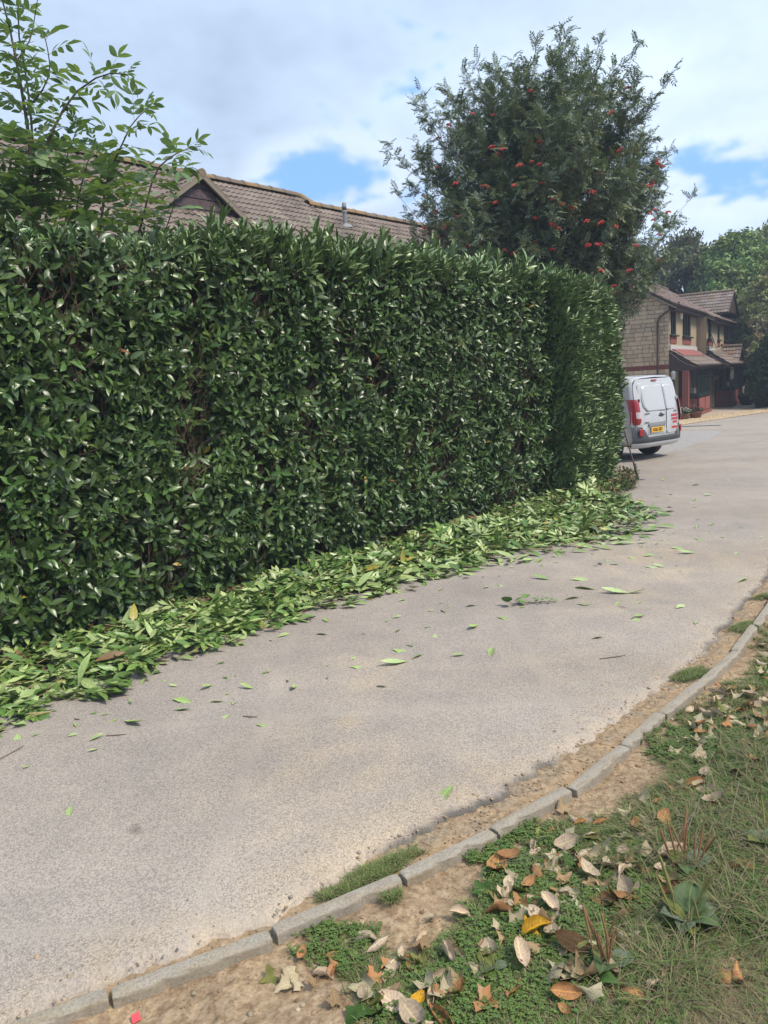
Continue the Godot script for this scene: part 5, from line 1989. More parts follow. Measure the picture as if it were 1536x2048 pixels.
	lmb.lathe([[0.05, 0.0], [0.085, 0.03], [0.10, 0.26], [0.12, 0.28], [0.03, 0.40], [0.0, 0.46]], 6)
	obj("housing", lmb.mesh(), M.lead, ln)
	lmb = MB.new()
	lmb.tube([Vector3(0, -0.04, -0.16), Vector3(0, -0.08, -0.05), Vector3(0, 0.0, 0.0)], [0.012], 6)
	obj("bracket", lmb.mesh(), M.black, ln)
	var hb := thing("hanging_basket", "dark hanging basket below the porch eave", "hanging basket", hx * Vector3(5.6, 1.35, 0.85), turn)
	lmb = MB.new()
	lmb.lathe([[0.02, 0.0], [0.12, 0.05], [0.17, 0.16], [0.15, 0.16], [0.0, 0.13]], 12)
	obj("bowl", lmb.mesh(), M.dark_wood, hb)
	lmb = MB.new()
	for k in 3:
		var an := TAU * k / 3.0
		lmb.tube([Vector3(cos(an) * 0.16, 0.16, sin(an) * 0.16), Vector3(0, 0.58, 0)], [0.006], 4)
	obj("chains", lmb.mesh(), M.black, hb)
	var wc := thing("wind_chime", "white wind chime hanging from the further porch", "wind chime", hx * Vector3(7.7, 1.2, 1.3), turn)
	lmb = MB.new()
	lmb.lathe([[0.0, 0.62], [0.06, 0.66], [0.09, 0.70], [0.06, 0.76], [0.0, 0.79]], 10)
	obj("cap", lmb.mesh(), M.white, wc)
	lmb = MB.new()
	for k in 6:
		var an := TAU * k / 6.0
		lmb.tube([Vector3(cos(an) * 0.06, 0.62, sin(an) * 0.06), Vector3(cos(an) * 0.07, 0.1 + 0.05 * (k % 3), sin(an) * 0.07)], [0.012], 5)
	obj("tubes", lmb.mesh(), M.curtain, wc)
	# planters
	flower_pot("flower_pot", "clay pot of white flowers beside the brick pillar", gnd(1365, 840), 0.27, 0.24, M.pot, [Color(0.75, 0.75, 0.7)], Color(0.05, 0.11, 0.03), 220)
	flower_pot("flower_pot", "woven pot of red flowers under the bay window", gnd(1391, 837), 0.25, 0.28, M.pot, [Color(0.5, 0.03, 0.06), Color(0.55, 0.08, 0.12)], Color(0.06, 0.09, 0.03), 160)
	flower_pot("flower_trough", "dark tub of pink flowers at the further bay", hx * Vector3(9.6, 0, 1.75), 0.34, 0.42, M.black, [Color(0.6, 0.25, 0.3), Color(0.65, 0.45, 0.45), Color(0.5, 0.08, 0.1)], Color(0.05, 0.08, 0.03), 150)
	flower_pot("grey_planter", "plain grey bucket planter next to the pink flower tub", hx * Vector3(11.2, 0, 1.9), 0.27, 0.46, M.grey_pot, [Color(0.12, 0.14, 0.06)], Color(0.09, 0.11, 0.05), 90)
	# gravel and the concrete pad
	build_forecourt(hx)

func pitched_roof(parent: Node, x0: float, x1: float, half: float, top: float, eave: float, over: float, tm: Mesh, zc := -3.0):
	var r := Node3D.new()
	r.name = "roof"
	parent.add_child(r)
	var p := atan2(top - eave, half)
	var L := (half + over) / cos(p)
	for s in [0, 1]:
		var sx := slope(Vector3(0, top, zc), p)
		if s == 1: sx = Transform3D(Basis(Vector3.UP, PI), Vector3(x0 + x1, 0, 2.0 * zc)) * sx
		var d := MB.new()
		d.box(Vector3((x0 + x1) * 0.5, -0.06, L * 0.5), Vector3(x1 - x0, 0.09, L))
		obj("deck", d.mesh(), M.dark_wood, r).transform = sx
		var xf := []
		var cs := []
		for k in int(L / 0.3):
			var x := x0 + 0.15
			while x < x1 - 0.1:
				xf.append(sx * Transform3D(Basis(Vector3(1, 0, 0), rr(-0.008, 0.008)), Vector3(x, rr(-0.004, 0.004), k * (L - 0.03) / int(L / 0.3))))
				var c := tile_tint()
				cs.append(Color(c.r * 0.95, c.g * 0.85, c.b * 0.88))
				x += 0.3
		many("tiles", tm, M.rtile, xf, cs, r)
	var rg := MB.new()
	rg.tube([Vector3(x0, top + 0.04, zc), Vector3(x1, top + 0.04, zc)], [0.11, 0.11], 8, Color(0.15, 0.11, 0.09))
	obj("ridge", rg.mesh(), M.rtile, r)
	var ez := zc + half + over
	var ey := top - (half + over) * tan(p)
	var f := MB.new()
	f.box(Vector3((x0 + x1) * 0.5, ey - 0.10, ez - 0.02), Vector3(x1 - x0, 0.18, 0.03))
	f.box(Vector3((x0 + x1) * 0.5, ey - 0.18, ez - over * 0.5 - 0.04), Vector3(x1 - x0, 0.02, over))
	obj("fascia", f.mesh(), M.dark_wood, r)
	var gt := MB.new()
	gt.tube([Vector3(x0 - 0.03, ey - 0.02, ez + 0.05), Vector3(x1 + 0.03, ey - 0.04, ez + 0.05)], [0.06, 0.06], 8)
	obj("gutter", gt.mesh(), M.gutter, r)
	# verge boards along the near rake
	for s in [-1.0, 1.0]:
		var vb := MB.new()
		vb.box(Vector3(0, 0, L * 0.5), Vector3(0.04, 0.16, L), Color.WHITE, Basis.IDENTITY, 0.006)
		var o := obj("verge_board", vb.mesh(), M.verge, r)
		var sx := slope(Vector3(x0 + 0.02, top - 0.09, zc), p)
		o.transform = sx if s > 0.0 else Transform3D(Basis(Vector3.UP, PI), Vector3(2.0 * x0 + 0.04, 0, 2.0 * zc)) * sx

func cross_gable(parent: Node, called: String, xc: float, half: float, top: float, eave: float, z1: float, z0: float, tm: Mesh):
	var r := Node3D.new()
	r.name = called
	parent.add_child(r)
	var p := atan2(top - eave, half)
	var L := half / cos(p) + 0.15
	for s in [-1.0, 1.0]:
		var bs := Basis(Vector3(0, 0, -s), Vector3(s * sin(p), cos(p), 0), Vector3(s * cos(p), -sin(p), 0))
		var X := Transform3D(bs, Vector3(xc, top, 0))
		var d := MB.new()
		d.box(Vector3(-s * (z0 + z1) * 0.5, -0.05, L * 0.5), Vector3(z1 - z0, 0.07, L))
		obj("deck", d.mesh(), M.dark_wood, r).transform = X
		var xf := []
		var cs := []
		var n: int = max(1, int(L / 0.3))
		for k in n:
			var z := z1 - 0.15
			while z > z0:
				xf.append(X * Transform3D(Basis.IDENTITY, Vector3(-s * z, rr(-0.003, 0.003), k * (L - 0.04) / n)))
				cs.append(tile_tint())
				z -= 0.3
		many("tiles", tm, M.rtile, xf, cs, r)
	var g := MB.new()
	g.prism(PackedVector2Array([Vector2(xc - half, eave), Vector2(xc + half, eave), Vector2(xc, top - 0.04)]), z1 - 0.12, z1 - 0.06)
	obj("gable_board", g.mesh(), M.dark_wood, r)
	for s in [-1.0, 1.0]:
		var b := MB.new()
		b.box(Vector3(0, -L * 0.5, 0), Vector3(0.10, L, 0.05), Color.WHITE, Basis.IDENTITY, 0.005)
		obj("barge_board", b.mesh(), M.dark_wood, r).transform = Transform3D(Basis(Vector3(0, 0, 1), s * (PI * 0.5 - p)), Vector3(xc, top - 0.02, z1 - 0.01))
	var rg := MB.new()
	rg.tube([Vector3(xc, top + 0.03, z1), Vector3(xc, top + 0.03, z0)], [0.09, 0.09], 8, Color(0.19, 0.145, 0.10))
	obj("ridge", rg.mesh(), M.rtile, r)

func bay(parent: Node, x0: float, x1: float, z: float, y: float):
	var b := Node3D.new()
	b.name = "bay"
	parent.add_child(b)
	var pl := MB.new()
	pl.box(Vector3((x0 + x1) * 0.5, 0.06 + y, z * 0.5), Vector3(x1 - x0 + 0.1, 0.16, z + 0.1), Color.WHITE, Basis.IDENTITY, 0.01)
	obj("plinth", pl.mesh(), M.brick, b)
	# boarded panels below the sill, red boards in a dark frame
	var dk := MB.new()
	dk.box(Vector3((x0 + x1) * 0.5, 0.46 + y, z * 0.5 - 0.02), Vector3(x1 - x0, 0.66, z))
	obj("panel_frame", dk.mesh(), M.dark_wood, b)
	var n := int((x1 - x0 - 0.2) / 0.17)
	var bm := MB.new()
	bm.box(Vector3.ZERO, Vector3(0.155, 0.54, 0.03), Color.WHITE, Basis.IDENTITY, 0.006)
	var bmesh := bm.mesh()
	for k in n:
		if k == n / 2: continue
		var o := obj("board", bmesh, M.redtile, b)
		o.position = Vector3(x0 + 0.18 + k * 0.17, 0.44 + y, z - 0.008)
	for k in 4:
		var o := obj("board", bmesh, M.redtile, b)
		o.transform = Transform3D(Basis(Vector3.UP, -PI * 0.5), Vector3(x0 - 0.008, 0.44 + y, 0.13 + k * 0.17))
	# pale chevron battens on the near cheek
	var ch := MB.new()
	for s in [-1.0, 1.0]:
		for q in 2:
			ch.box(Vector3(x0 - 0.026, 0.44 + y - q * 0.12, 0.4 + s * 0.10), Vector3(0.012, 0.04, 0.24), Color.WHITE, Basis(Vector3(1, 0, 0), s * 0.6))
	obj("chevron", ch.mesh(), M.verge, b)
	var sl := MB.new()
	sl.box(Vector3((x0 + x1) * 0.5, 0.815 + y, z * 0.5), Vector3(x1 - x0 + 0.12, 0.06, z + 0.12), Color.WHITE, Basis.IDENTITY, 0.01)
	obj("sill", sl.mesh(), M.frame, b)
	# glazing
	var H := 1.06
	var front := Node3D.new()
	front.name = "bay_window"
	b.add_child(front)
	var f := MB.new()
	var cols := 5
	for k in cols + 1:
		f.box(Vector3(lerp(x0 + 0.05, x1 - 0.05, float(k) / cols), 0.85 + y + H * 0.5, z - 0.05), Vector3(0.085, H, 0.085))
	for xx in [x0 + 0.05, x1 - 0.05]:
		f.box(Vector3(xx, 0.85 + y + H * 0.5, z * 0.5), Vector3(0.083, H, 0.08))
		f.box(Vector3(xx, 0.85 + y + H * 0.5, 0.05), Vector3(0.083, H, 0.08))
		f.box(Vector3(xx, 0.88 + y, z * 0.5), Vector3(0.08, 0.06, z - 0.2))
		f.box(Vector3(xx, 0.82 + y + H, z * 0.5), Vector3(0.08, 0.06, z - 0.2))
	for yy in [0.88 + y, 0.82 + y + H, 0.55 + y + H]:
		f.box(Vector3((x0 + x1) * 0.5, yy, z - 0.05), Vector3(x1 - x0 - 0.2, 0.06, 0.08))
	obj("frame", f.mesh(), M.frame, front)
	for k in cols:
		var p := MB.new()
		var xa: float = lerp(x0 + 0.05, x1 - 0.05, float(k) / cols)
		var xb: float = lerp(x0 + 0.05, x1 - 0.05, float(k + 1) / cols)
		p.box(Vector3((xa + xb) * 0.5, 0.85 + y + H * 0.5, z - 0.05), Vector3(xb - xa - 0.08, H - 0.1, 0.006))
		obj("pane", p.mesh(), M.glass, front)
	for xx in [x0 + 0.05, x1 - 0.05]:
		for zz in [0.25, 0.72]:
			var p := MB.new()
			p.box(Vector3(xx, 0.85 + y + H * 0.5, z * (zz - 0.0)), Vector3(0.006, H - 0.1, z * 0.38))
			obj("pane", p.mesh(), M.glass, front)
	var cu := MB.new()
	for q in [[x0 + 0.15, 0.16], [x0 + 0.15, 0.42]]:
		cu.box(Vector3(q[0], 0.85 + y + H * 0.5, q[1]), Vector3(0.03, H - 0.1, 0.14))
	cu.box(Vector3(x0 + 0.9, 1.0 + y, z - 0.35), Vector3(0.6, 0.25, 0.1), Color.WHITE, Basis.IDENTITY, 0.02)
	obj("curtain", cu.mesh(), M.curtain, b)

func build_forecourt(hx: Transform3D):
	var poly := []
	for q in [[1336, 850], [1356, 851], [1400, 843.5], [1440, 838], [1480, 832], [1536, 824], [1640, 812]]:
		poly.append(gnd(q[0], q[1], 0.012))
	var g := []
	for p in poly:
		g.append([p, p + Vector3(2.0, 0, -3.4), p + Vector3(5.2, 0, -8.8)])
	var mb := MB.new()
	mb.grid(g, [Color.WHITE], true)
	tag(obj("gravel", mb.mesh(), M.gravel), "pale gravel strip in front of the houses", "", "", "structure")
	var xf := []
	var cs := []
	for k in 9000:
		var i := rng.randi_range(0, poly.size() - 2)
		var p: Vector3 = (poly[i] as Vector3).lerp(poly[i + 1], rng.randf()) + Vector3(0.5, 0, -0.86) * pow(rng.randf(), 1.6) * 4.0
		p.y = 0.018
		var s := rr(0.015, 0.038)
		xf.append(Transform3D(Basis.from_euler(rvec() * 3).scaled(Vector3(s, s * 0.7, s)), p))
		var q := rr(0.65, 1.25)
		cs.append(Color(0.92 * q, 0.80 * q, 0.62 * q))
	tag(many("gravel_stones", pebble_mesh(), M.stone, xf, cs), "loose pale stones of the gravel strip")
	# pale kerb line of paving at the gravel edge
	var pv := MB.new()
	var e0 := gnd(1352, 854)
	var e1 := gnd(1443, 851)
	pv.grid([[e0 + Vector3(0, 0.02, 0), e0 + Vector3(0.25, 0.02, -0.5)], [e1 + Vector3(0, 0.02, 0), e1 + Vector3(0.1, 0.02, -0.25)]], [Color.WHITE], true)
	tag(obj("paving_edge", pv.mesh(), M.pad), "pale strip of paving at the gravel edge", "", "", "structure")
	# concrete pad with a curved front edge
	var outl := PackedVector2Array()
	for q in [[1200, 925], [1262, 922], [1300, 914], [1340, 904], [1370, 896], [1400, 886], [1425, 875], [1443, 866], [1440, 862.5], [1420, 861.5], [1390, 862], [1352, 864], [1300, 868], [1240, 872], [1180, 880]]:
		var p := gnd(q[0], q[1])
		outl.append(Vector2(p.x, -p.z))
	var pm := MB.new()
	pm.prism(outl, -0.05, 0.008, Color.WHITE, Transform3D(Basis(Vector3(1, 0, 0), -PI * 0.5), Vector3.ZERO))
	tag(obj("driveway", pm.mesh(), M.pad), "pale grey concrete driveway pad with curved edge", "", "", "structure")

# ---------------------------------------------------------------- vehicles and props
func lean(y: float) -> float:
	return 0.02 * smoothstep(0.5, 0.2, y) + (0.0 if y < 0.85 else pow(y - 0.85, 1.25) * 0.21)

func rear_pt(x: float, y: float, out := 0.0) -> Vector3:
	var round_ := 0.10 * pow(abs(x) / 0.9, 4.0)
	return Vector3(x, y, -lean(y) - round_ + out)

# plate following the rear of the van: outline in x, y
func rear_panel(outline: Array, out0: float, out1: float, rim := 0.0) -> ArrayMesh:
	var mb := MB.new()
	var c := Vector2.ZERO
	for p in outline: c += Vector2(p[0], p[1]) / outline.size()
	var n := outline.size()
	var front := []
	var side := []
	var inner := []
	for k in n + 1:
		var p := Vector2(outline[k % n][0], outline[k % n][1])
		var q: Vector2 = p + (c - p).normalized() * max(rim, 0.004)
		side.append(rear_pt(p.x, p.y, out0))
		front.append(rear_pt(q.x, q.y, out1))
		var h := p.lerp(c, 0.5)
		inner.append(rear_pt(h.x, h.y, out1))
	var mid := rear_pt(c.x, c.y, out1)
	var cen := []
	for k in n + 1: cen.append(mid)
	var area := 0.0
	for k in n: area += Vector2(outline[k][0], outline[k][1]).cross(Vector2(outline[(k + 1) % n][0], outline[(k + 1) % n][1]))
	mb.grid([side, front], [Color.WHITE], area < 0.0, true)
	mb.grid([front, inner, cen], [Color.WHITE], area < 0.0, true)
	return mb.mesh()

func rounded(x0: float, x1: float, y0: float, y1: float, r: float, n := 5) -> Array:
	var out := []
	for c in [[x1 - r, y0 + r, -0.5], [x1 - r, y1 - r, 0.0], [x0 + r, y1 - r, 0.5], [x0 + r, y0 + r, 1.0]]:
		for k in n:
			var a: float = PI * (c[2] + 0.5 * k / (n - 1))
			out.append([c[0] + cos(a) * r, c[1] + sin(a) * r])
	return out

func wheel(parent: Node, pos: Vector3, rad: float, w: float):
	var wh := Node3D.new()
	var k: int = parent.get_meta("n_wheel", 0) if parent.has_meta("n_wheel") else 0
	wh.name = "wheel" if k == 0 else "wheel_%03d" % k
	parent.set_meta("n_wheel", k + 1)
	parent.add_child(wh)
	wh.position = pos
	var X := Transform3D(Basis(Vector3(0, 0, 1), PI * 0.5), Vector3.ZERO)
	var t := MB.new()
	t.lathe([[rad * 0.62, -w * 0.45], [rad * 0.8, -w * 0.5], [rad * 0.95, -w * 0.46], [rad, -w * 0.34], [rad, w * 0.34], [rad * 0.95, w * 0.46], [rad * 0.8, w * 0.5], [rad * 0.62, w * 0.45]], 28, Color.WHITE, X)
	obj("tyre", t.mesh(), M.rubber, wh)
	var r := MB.new()
	for s in [-1.0, 1.0]:
		var XX := X if s > 0 else Transform3D(Basis(Vector3(0, 0, 1), -PI * 0.5), Vector3.ZERO)
		r.lathe([[rad * 0.63, w * 0.44], [rad * 0.58, w * 0.40], [rad * 0.55, w * 0.30], [rad * 0.2, w * 0.38], [0.0, w * 0.40]], 20, Color.WHITE, XX)
	obj("rim", r.mesh(), M.alloy, wh)

func build_van():
	var v := thing("delivery_van", "silver panel van parked rear outward beyond the hedge end", "van", Vector3(6.33, 0.06, -17.05), deg_to_rad(37.5))
	# body lofted along its length; stations: z, half width, floor, roof, shoulder inset
	var st := [[0.0, 0.86, 0.34, 1.76, 0.13], [-0.05, 0.90, 0.31, 1.79, 0.11], [-0.5, 0.91, 0.29, 1.81, 0.10], [-1.6, 0.91, 0.28, 1.82, 0.10], [-2.5, 0.91, 0.28, 1.80, 0.10], [-2.95, 0.91, 0.28, 1.70, 0.13], [-3.35, 0.90, 0.28, 1.38, 0.16], [-3.65, 0.88, 0.28, 1.08, 0.12], [-4.1, 0.84, 0.28, 0.95, 0.12], [-4.33, 0.72, 0.32, 0.72, 0.1]]
	var fine := []
	for i in st.size() - 1:
		var nn: int = max(1, int((st[i][0] - st[i + 1][0]) / 0.05))
		for q in nn:
			var row := []
			for j in 5: row.append(lerp(float(st[i][j]), float(st[i + 1][j]), float(q) / nn))
			fine.append(row)
	fine.append(st[st.size() - 1])
	st = fine
	var g := []
	for i in st.size():
		var s = st[i]
		var row := []
		var hw: float = s[1]
		var y0: float = s[2]
		var y1: float = s[3]
		var sec := [[-0.90, y0], [-0.96, y0 + 0.05], [-0.985, y0 + 0.09], [-0.99, y0 + 0.13], [-0.993, y0 + 0.18], [-0.996, y0 + 0.23], [-0.998, y0 + 0.28], [-1.0, y0 + 0.33], [-1.0, y0 + 0.38], [-1.0, y0 + 0.43], [-0.995, lerp(y0, y1, 0.5)], [-0.97, lerp(y0, y1, 0.62)], [-0.935, lerp(y0, y1, 0.82)], [-0.90, lerp(y0, y1, 0.93)], [-0.82, y1 - 0.025], [-0.6, y1 + 0.0], [0.0, y1 + 0.015]]
		var full := []
		for q in sec: full.append(q)
		for k in range(sec.size() - 2, -1, -1): full.append([-sec[k][0], sec[k][1]])
		for q in full:
			var x: float = q[0] * hw
			var zz: float = s[0]
			if s[0] > -0.6:
				var f: float = clamp(1.0 - (-s[0] - 0.05) / 0.5, 0.0, 1.0)
				zz -= (lean(q[1]) + 0.10 * pow(abs(q[0]), 4.0)) * f
			row.append(Vector3(x, q[1], zz))
		g.append(row)
	var mb := MB.new()
	mb.grid(g, [Color.WHITE], false, false, [], [[0.315, -0.82, 0.365], [0.315, -3.55, 0.365]])
	# rear face
	var rear := []
	for r in 12:
		var y: float = lerp(0.34, 1.745, r / 11.0)
		var hw: float = 0.86 * lerp_at([0.34, 0.44, 0.74, 1.02, 1.22, 1.5, 1.65, 1.745], [0.90, 0.99, 1.0, 0.995, 0.97, 0.935, 0.90, 0.80], y)
		var row := []
		for k in 13:
			row.append(rear_pt(lerp(-hw, hw, k / 12.0), y, 0.0))
		rear.append(row)
	mb.grid(rear, [Color.WHITE], false)
	obj("body", mb.mesh(), M.silver, v)
	# underside
	var ub := MB.new()
	ub.box(Vector3(0, 0.40, -2.1), Vector3(1.5, 0.25, 4.0), Color.WHITE)
	ub.box(Vector3(0.1, 0.26, -0.5), Vector3(0.9, 0.12, 0.4), Color.WHITE, Basis.IDENTITY, 0.04)
	ub.tube([Vector3(-0.7, 0.3, -0.85), Vector3(0.7, 0.3, -0.85)], [0.05], 8)
	obj("underside", ub.mesh(), M.black, v)
	# two unequal rear doors with blank upper panels
	var dl := Node3D.new()
	dl.name = "rear_door"
	v.add_child(dl)
	tag(dl, "wider rear door with number plate")
	obj("skin", rear_panel(rounded(-0.70, 0.185, 0.50, 1.66, 0.07), 0.0, 0.014, 0.012), M.silver, dl)
	obj("upper_panel", rear_panel([[-0.52, 1.03], [0.17, 1.03], [0.175, 1.06], [0.175, 1.56], [0.165, 1.60], [-0.50, 1.60], [-0.58, 1.55], [-0.63, 1.30], [-0.62, 1.14]], 0.012, 0.034, 0.03), M.silver, dl)
	var dr := Node3D.new()
	dr.name = "rear_door_001"
	v.add_child(dr)
	tag(dr, "narrower rear door with red lettering")
	obj("skin", rear_panel(rounded(0.20, 0.70, 0.50, 1.66, 0.07), 0.0, 0.014, 0.012), M.silver, dr)
	obj("upper_panel", rear_panel([[0.21, 1.03], [0.52, 1.03], [0.62, 1.12], [0.635, 1.28], [0.60, 1.54], [0.52, 1.60], [0.215, 1.60], [0.205, 1.56], [0.205, 1.06]], 0.012, 0.034, 0.03), M.silver, dr)
	# dark seams are the gaps round the doors
	var seam := MB.new()
	seam.box(rear_pt(0.1925, 0.78, 0.004), Vector3(0.013, 0.56, 0.008))
	obj("door_gap", seam.mesh(), M.black, v)
	# tail lamps wrap the corners
	for s in [-1.0, 1.0]:
		var tl := Node3D.new()
		tl.name = "tail_lamp" if s < 0 else "tail_lamp_001"
		v.add_child(tl)
		var rows := []
		var rows2 := []
		for r in 9:
			var t := r / 8.0
			var y: float = lerp(0.76, 1.31, t)
			var row := []
			var wdt: float = 0.11 * (1.0 if r > 0 and r < 8 else 0.85)
			for k in 6:
				var u := k / 5.0
				var x: float = s * (0.885 - wdt * pow(1.0 - u, 1.3))
				var p := rear_pt(0.0, y, 0.0)
				var q := Vector3(x + s * 0.02 * (u), y, p.z - 0.03 - 0.20 * pow(u, 2.2) + 0.035)
				if r == 0 or r == 8: q.z -= 0.025
				row.append(q)
			rows.append(row)
		var lm := MB.new()
		lm.grid(rows, [Color.WHITE], s < 0.0)
		obj("lens", lm.mesh(), M.lamp_red, tl)
		for r in range(2, 5):
			var row := []
			for k in range(0, 4):
				row.append(rows[r][k] + Vector3(0.0, 0, 0.006))
			rows2.append(row)
		lm = MB.new()
		lm.grid(rows2, [Color.WHITE], s < 0.0)
		obj("clear_lens", lm.mesh(), M.lamp_clear, tl)
		# dark bumper corner with a red reflector
		var rf := MB.new()
		rf.box(Vector3(s * 0.77, 0.585, 0.005), Vector3(0.12, 0.16, 0.03), Color.WHITE, Basis(Vector3.UP, s * 0.35), 0.012)
		obj("reflector", rf.mesh(), M.lamp_red, v)
	# bumper: dark strip and silver skirt
	var bu := MB.new()
	var sk := MB.new()
	var gb := []
	var gs := []
	for k in 21:
		var u := k / 20.0 * 2.0 - 1.0
		var x := u * 0.93
		var zz := 0.065 - 0.20 * pow(abs(u), 5.0)
		var corner: float = smoothstep(0.62, 0.75, abs(u))
		var top: float = lerp(0.475, 0.72, corner)
		gb.append([Vector3(x, top, zz - 0.10), Vector3(x, top - 0.015, zz - 0.02 * corner), Vector3(x, 0.44, zz + 0.012), Vector3(x, 0.365, zz + 0.008), Vector3(x, 0.34, zz - 0.03)])
		gs.append([Vector3(x, 0.36, zz - 0.02), Vector3(x, 0.345, zz - 0.002), Vector3(x * 0.985, 0.27, zz - 0.035), Vector3(x * 0.95, 0.235, zz - 0.09), Vector3(x * 0.93, 0.24, zz - 0.22)])
	bu.grid(gb, [Color.WHITE], true)
	sk.grid(gs, [Color.WHITE], true)
	obj("bumper", bu.mesh(), M.plastic, v)
	obj("bumper_skirt", sk.mesh(), M.silver, v)
	# number plate in its recess under the handle strip
	var pl := Node3D.new()
	pl.name = "number_plate"
	v.add_child(pl)
	var pm := MB.new()
	pm.box(Vector3(-0.215, 0.62, 0.026), Vector3(0.52, 0.115, 0.010), Color.WHITE, Basis.IDENTITY, 0.004)
	obj("plate", pm.mesh(), M.plate, pl)
	pm = MB.new()
	pm.box(Vector3(-0.452, 0.62, 0.0315), Vector3(0.042, 0.108, 0.003))
	obj("blue_band", pm.mesh(), M.blue, pl)
	var tx := TextMesh.new()
	tx.text = "HX63 XKF"
	var font := SystemFont.new()
	font.font_names = PackedStringArray(["Droid Sans"])
	font.font_weight = 700
	tx.font = font
	tx.font_size = 16
	tx.pixel_size = 0.0062
	tx.depth = 0.003
	var to := obj("lettering", tx, M.black, pl)
	to.position = Vector3(-0.195, 0.62, 0.0335)
	to.scale = Vector3(0.86, 1.0, 1.0)
	obj("plate_recess", rear_panel(rounded(-0.52, 0.13, 0.535, 0.72, 0.03), 0.012, 0.019, 0.008), M.silver, v)
	obj("handle_strip", rear_panel(rounded(-0.53, 0.14, 0.70, 0.785, 0.04), 0.012, 0.045, 0.012), M.grey_pot, v)
	# badge: dark oval handle hollow with two bright chevrons
	var bd := Node3D.new()
	bd.name = "badge"
	v.add_child(bd)
	obj("hollow", rear_panel([[-0.05, 0.90], [0.05, 0.90], [0.13, 0.925], [0.13, 0.94], [0.06, 0.955], [0.03, 0.98], [-0.03, 0.98], [-0.06, 0.955], [-0.10, 0.935], [-0.10, 0.92]].map(func(p): return [p[0] - 0.02, p[1]]), 0.012, 0.022, 0.006), M.plastic, bd)
	var cv := MB.new()
	for q in 2:
		for s in [-1.0, 1.0]:
			cv.box(rear_pt(-0.02 + s * 0.022, 0.955 - q * 0.026, 0.028), Vector3(0.052, 0.013, 0.008), Color.WHITE, Basis(Vector3(0, 0, 1), -s * 0.55))
	obj("chevrons", cv.mesh(), M.chrome, bd)
	# lettering too small to read on the doors: small raised bright strips
	var sm := MB.new()
	for k in 7: sm.box(rear_pt(-0.60 + k * 0.024, 0.985, 0.016), Vector3(0.018, 0.026, 0.004))
	for k in 5: sm.box(rear_pt(-0.61 + k * 0.026, 0.795, 0.016), Vector3(0.020, 0.030, 0.004))
	for k in 6: sm.box(rear_pt(0.50 + k * 0.024, 0.985, 0.016), Vector3(0.018, 0.024, 0.004))
	obj("small_lettering", sm.mesh(), M.chrome, v)
	# red signwriting on the narrow door
	var rs := MB.new()
	for row in [[0.375, 0.895, 9, 0.052], [0.385, 0.815, 9, 0.052], [0.44, 0.742, 6, 0.05], [0.40, 0.625, 8, 0.05]]:
		for k in int(row[2]):
			var x: float = row[0] + k * 0.034
			rs.box(rear_pt(x, row[1], 0.017), Vector3(0.008, row[3], 0.004))
			rs.box(rear_pt(x + 0.012, row[1] + (0.02 if k % 2 else -0.018), 0.017), Vector3(0.017, 0.012, 0.004))
			if k % 3 != 1: rs.box(rear_pt(x + 0.022, row[1], 0.0165), Vector3(0.008, row[3], 0.004))
			rs.box(rear_pt(x + 0.012, row[1] + 0.002, 0.0165), Vector3(0.017, 0.011, 0.004))
	obj("red_signwriting", rs.mesh(), M.red_film, v)
	# hinges, high brake lamp, wheels, side glass
	for q in [[-0.735, 1.28], [-0.735, 0.66], [0.745, 1.28]]:
		var hm := MB.new()
		hm.box(rear_pt(q[0], q[1], 0.028), Vector3(0.035, 0.075, 0.04), Color.WHITE, Basis.IDENTITY, 0.008)
		obj("hinge", hm.mesh(), M.plastic if q[0] < 0 else M.silver, v)
	var bl := MB.new()
	bl.box(rear_pt(-0.06, 1.705, 0.02), Vector3(0.19, 0.035, 0.03), Color.WHITE, Basis(Vector3(1, 0, 0), -0.25), 0.008)
	obj("brake_lamp", bl.mesh(), M.lamp_red, v)
	for s in [-1.0, 1.0]:
		for z in [-0.82, -3.55]:
			wheel(v, Vector3(s * 0.77, 0.265, z), 0.325, 0.2)
			var ar := MB.new()
			var pts := []
			for k in 13:
				var a := PI * k / 12.0
				pts.append(Vector3(s * 0.90, 0.315 + sin(a) * 0.375, z + cos(a) * 0.375))
			ar.tube(pts, [0.028], 6)
			obj("wheel_arch", ar.mesh(), M.silver, v)
			var liner := MB.new()
			var lr := []
			for xx in [s * 0.90, s * 0.60]:
				var row := []
				for k in 13:
					var a := PI * k / 12.0
					row.append(Vector3(xx, 0.315 + sin(a) * 0.385, z + cos(a) * 0.385))
				lr.append(row)
			liner.grid(lr, [Color.WHITE], s > 0.0)
			liner.box(Vector3(s * 0.59, 0.5, z), Vector3(0.02, 0.5, 0.78))
			obj("arch_liner", liner.mesh(), M.plastic, v)
		var sg := MB.new()
		var gg := []
		for r in 2:
			var row := []
			for k in 2:
				row.append(Vector3(s * (0.892 if r == 0 else 0.842) + s * 0.014, 1.12 if r == 0 else 1.62, -0.42 - k * 1.0))
			gg.append(row)
		sg.grid(gg, [Color.WHITE], s > 0.0)
		obj("side_panel", sg.mesh(), M.tint, v)
	var ws := MB.new()
	ws.grid([[Vector3(-0.72, 1.68, -2.99), Vector3(0.72, 1.68, -2.99)], [Vector3(-0.76, 1.12, -3.66), Vector3(0.76, 1.12, -3.66)]], [Color.WHITE], false)
	obj("windscreen", ws.mesh(), M.tint, v)

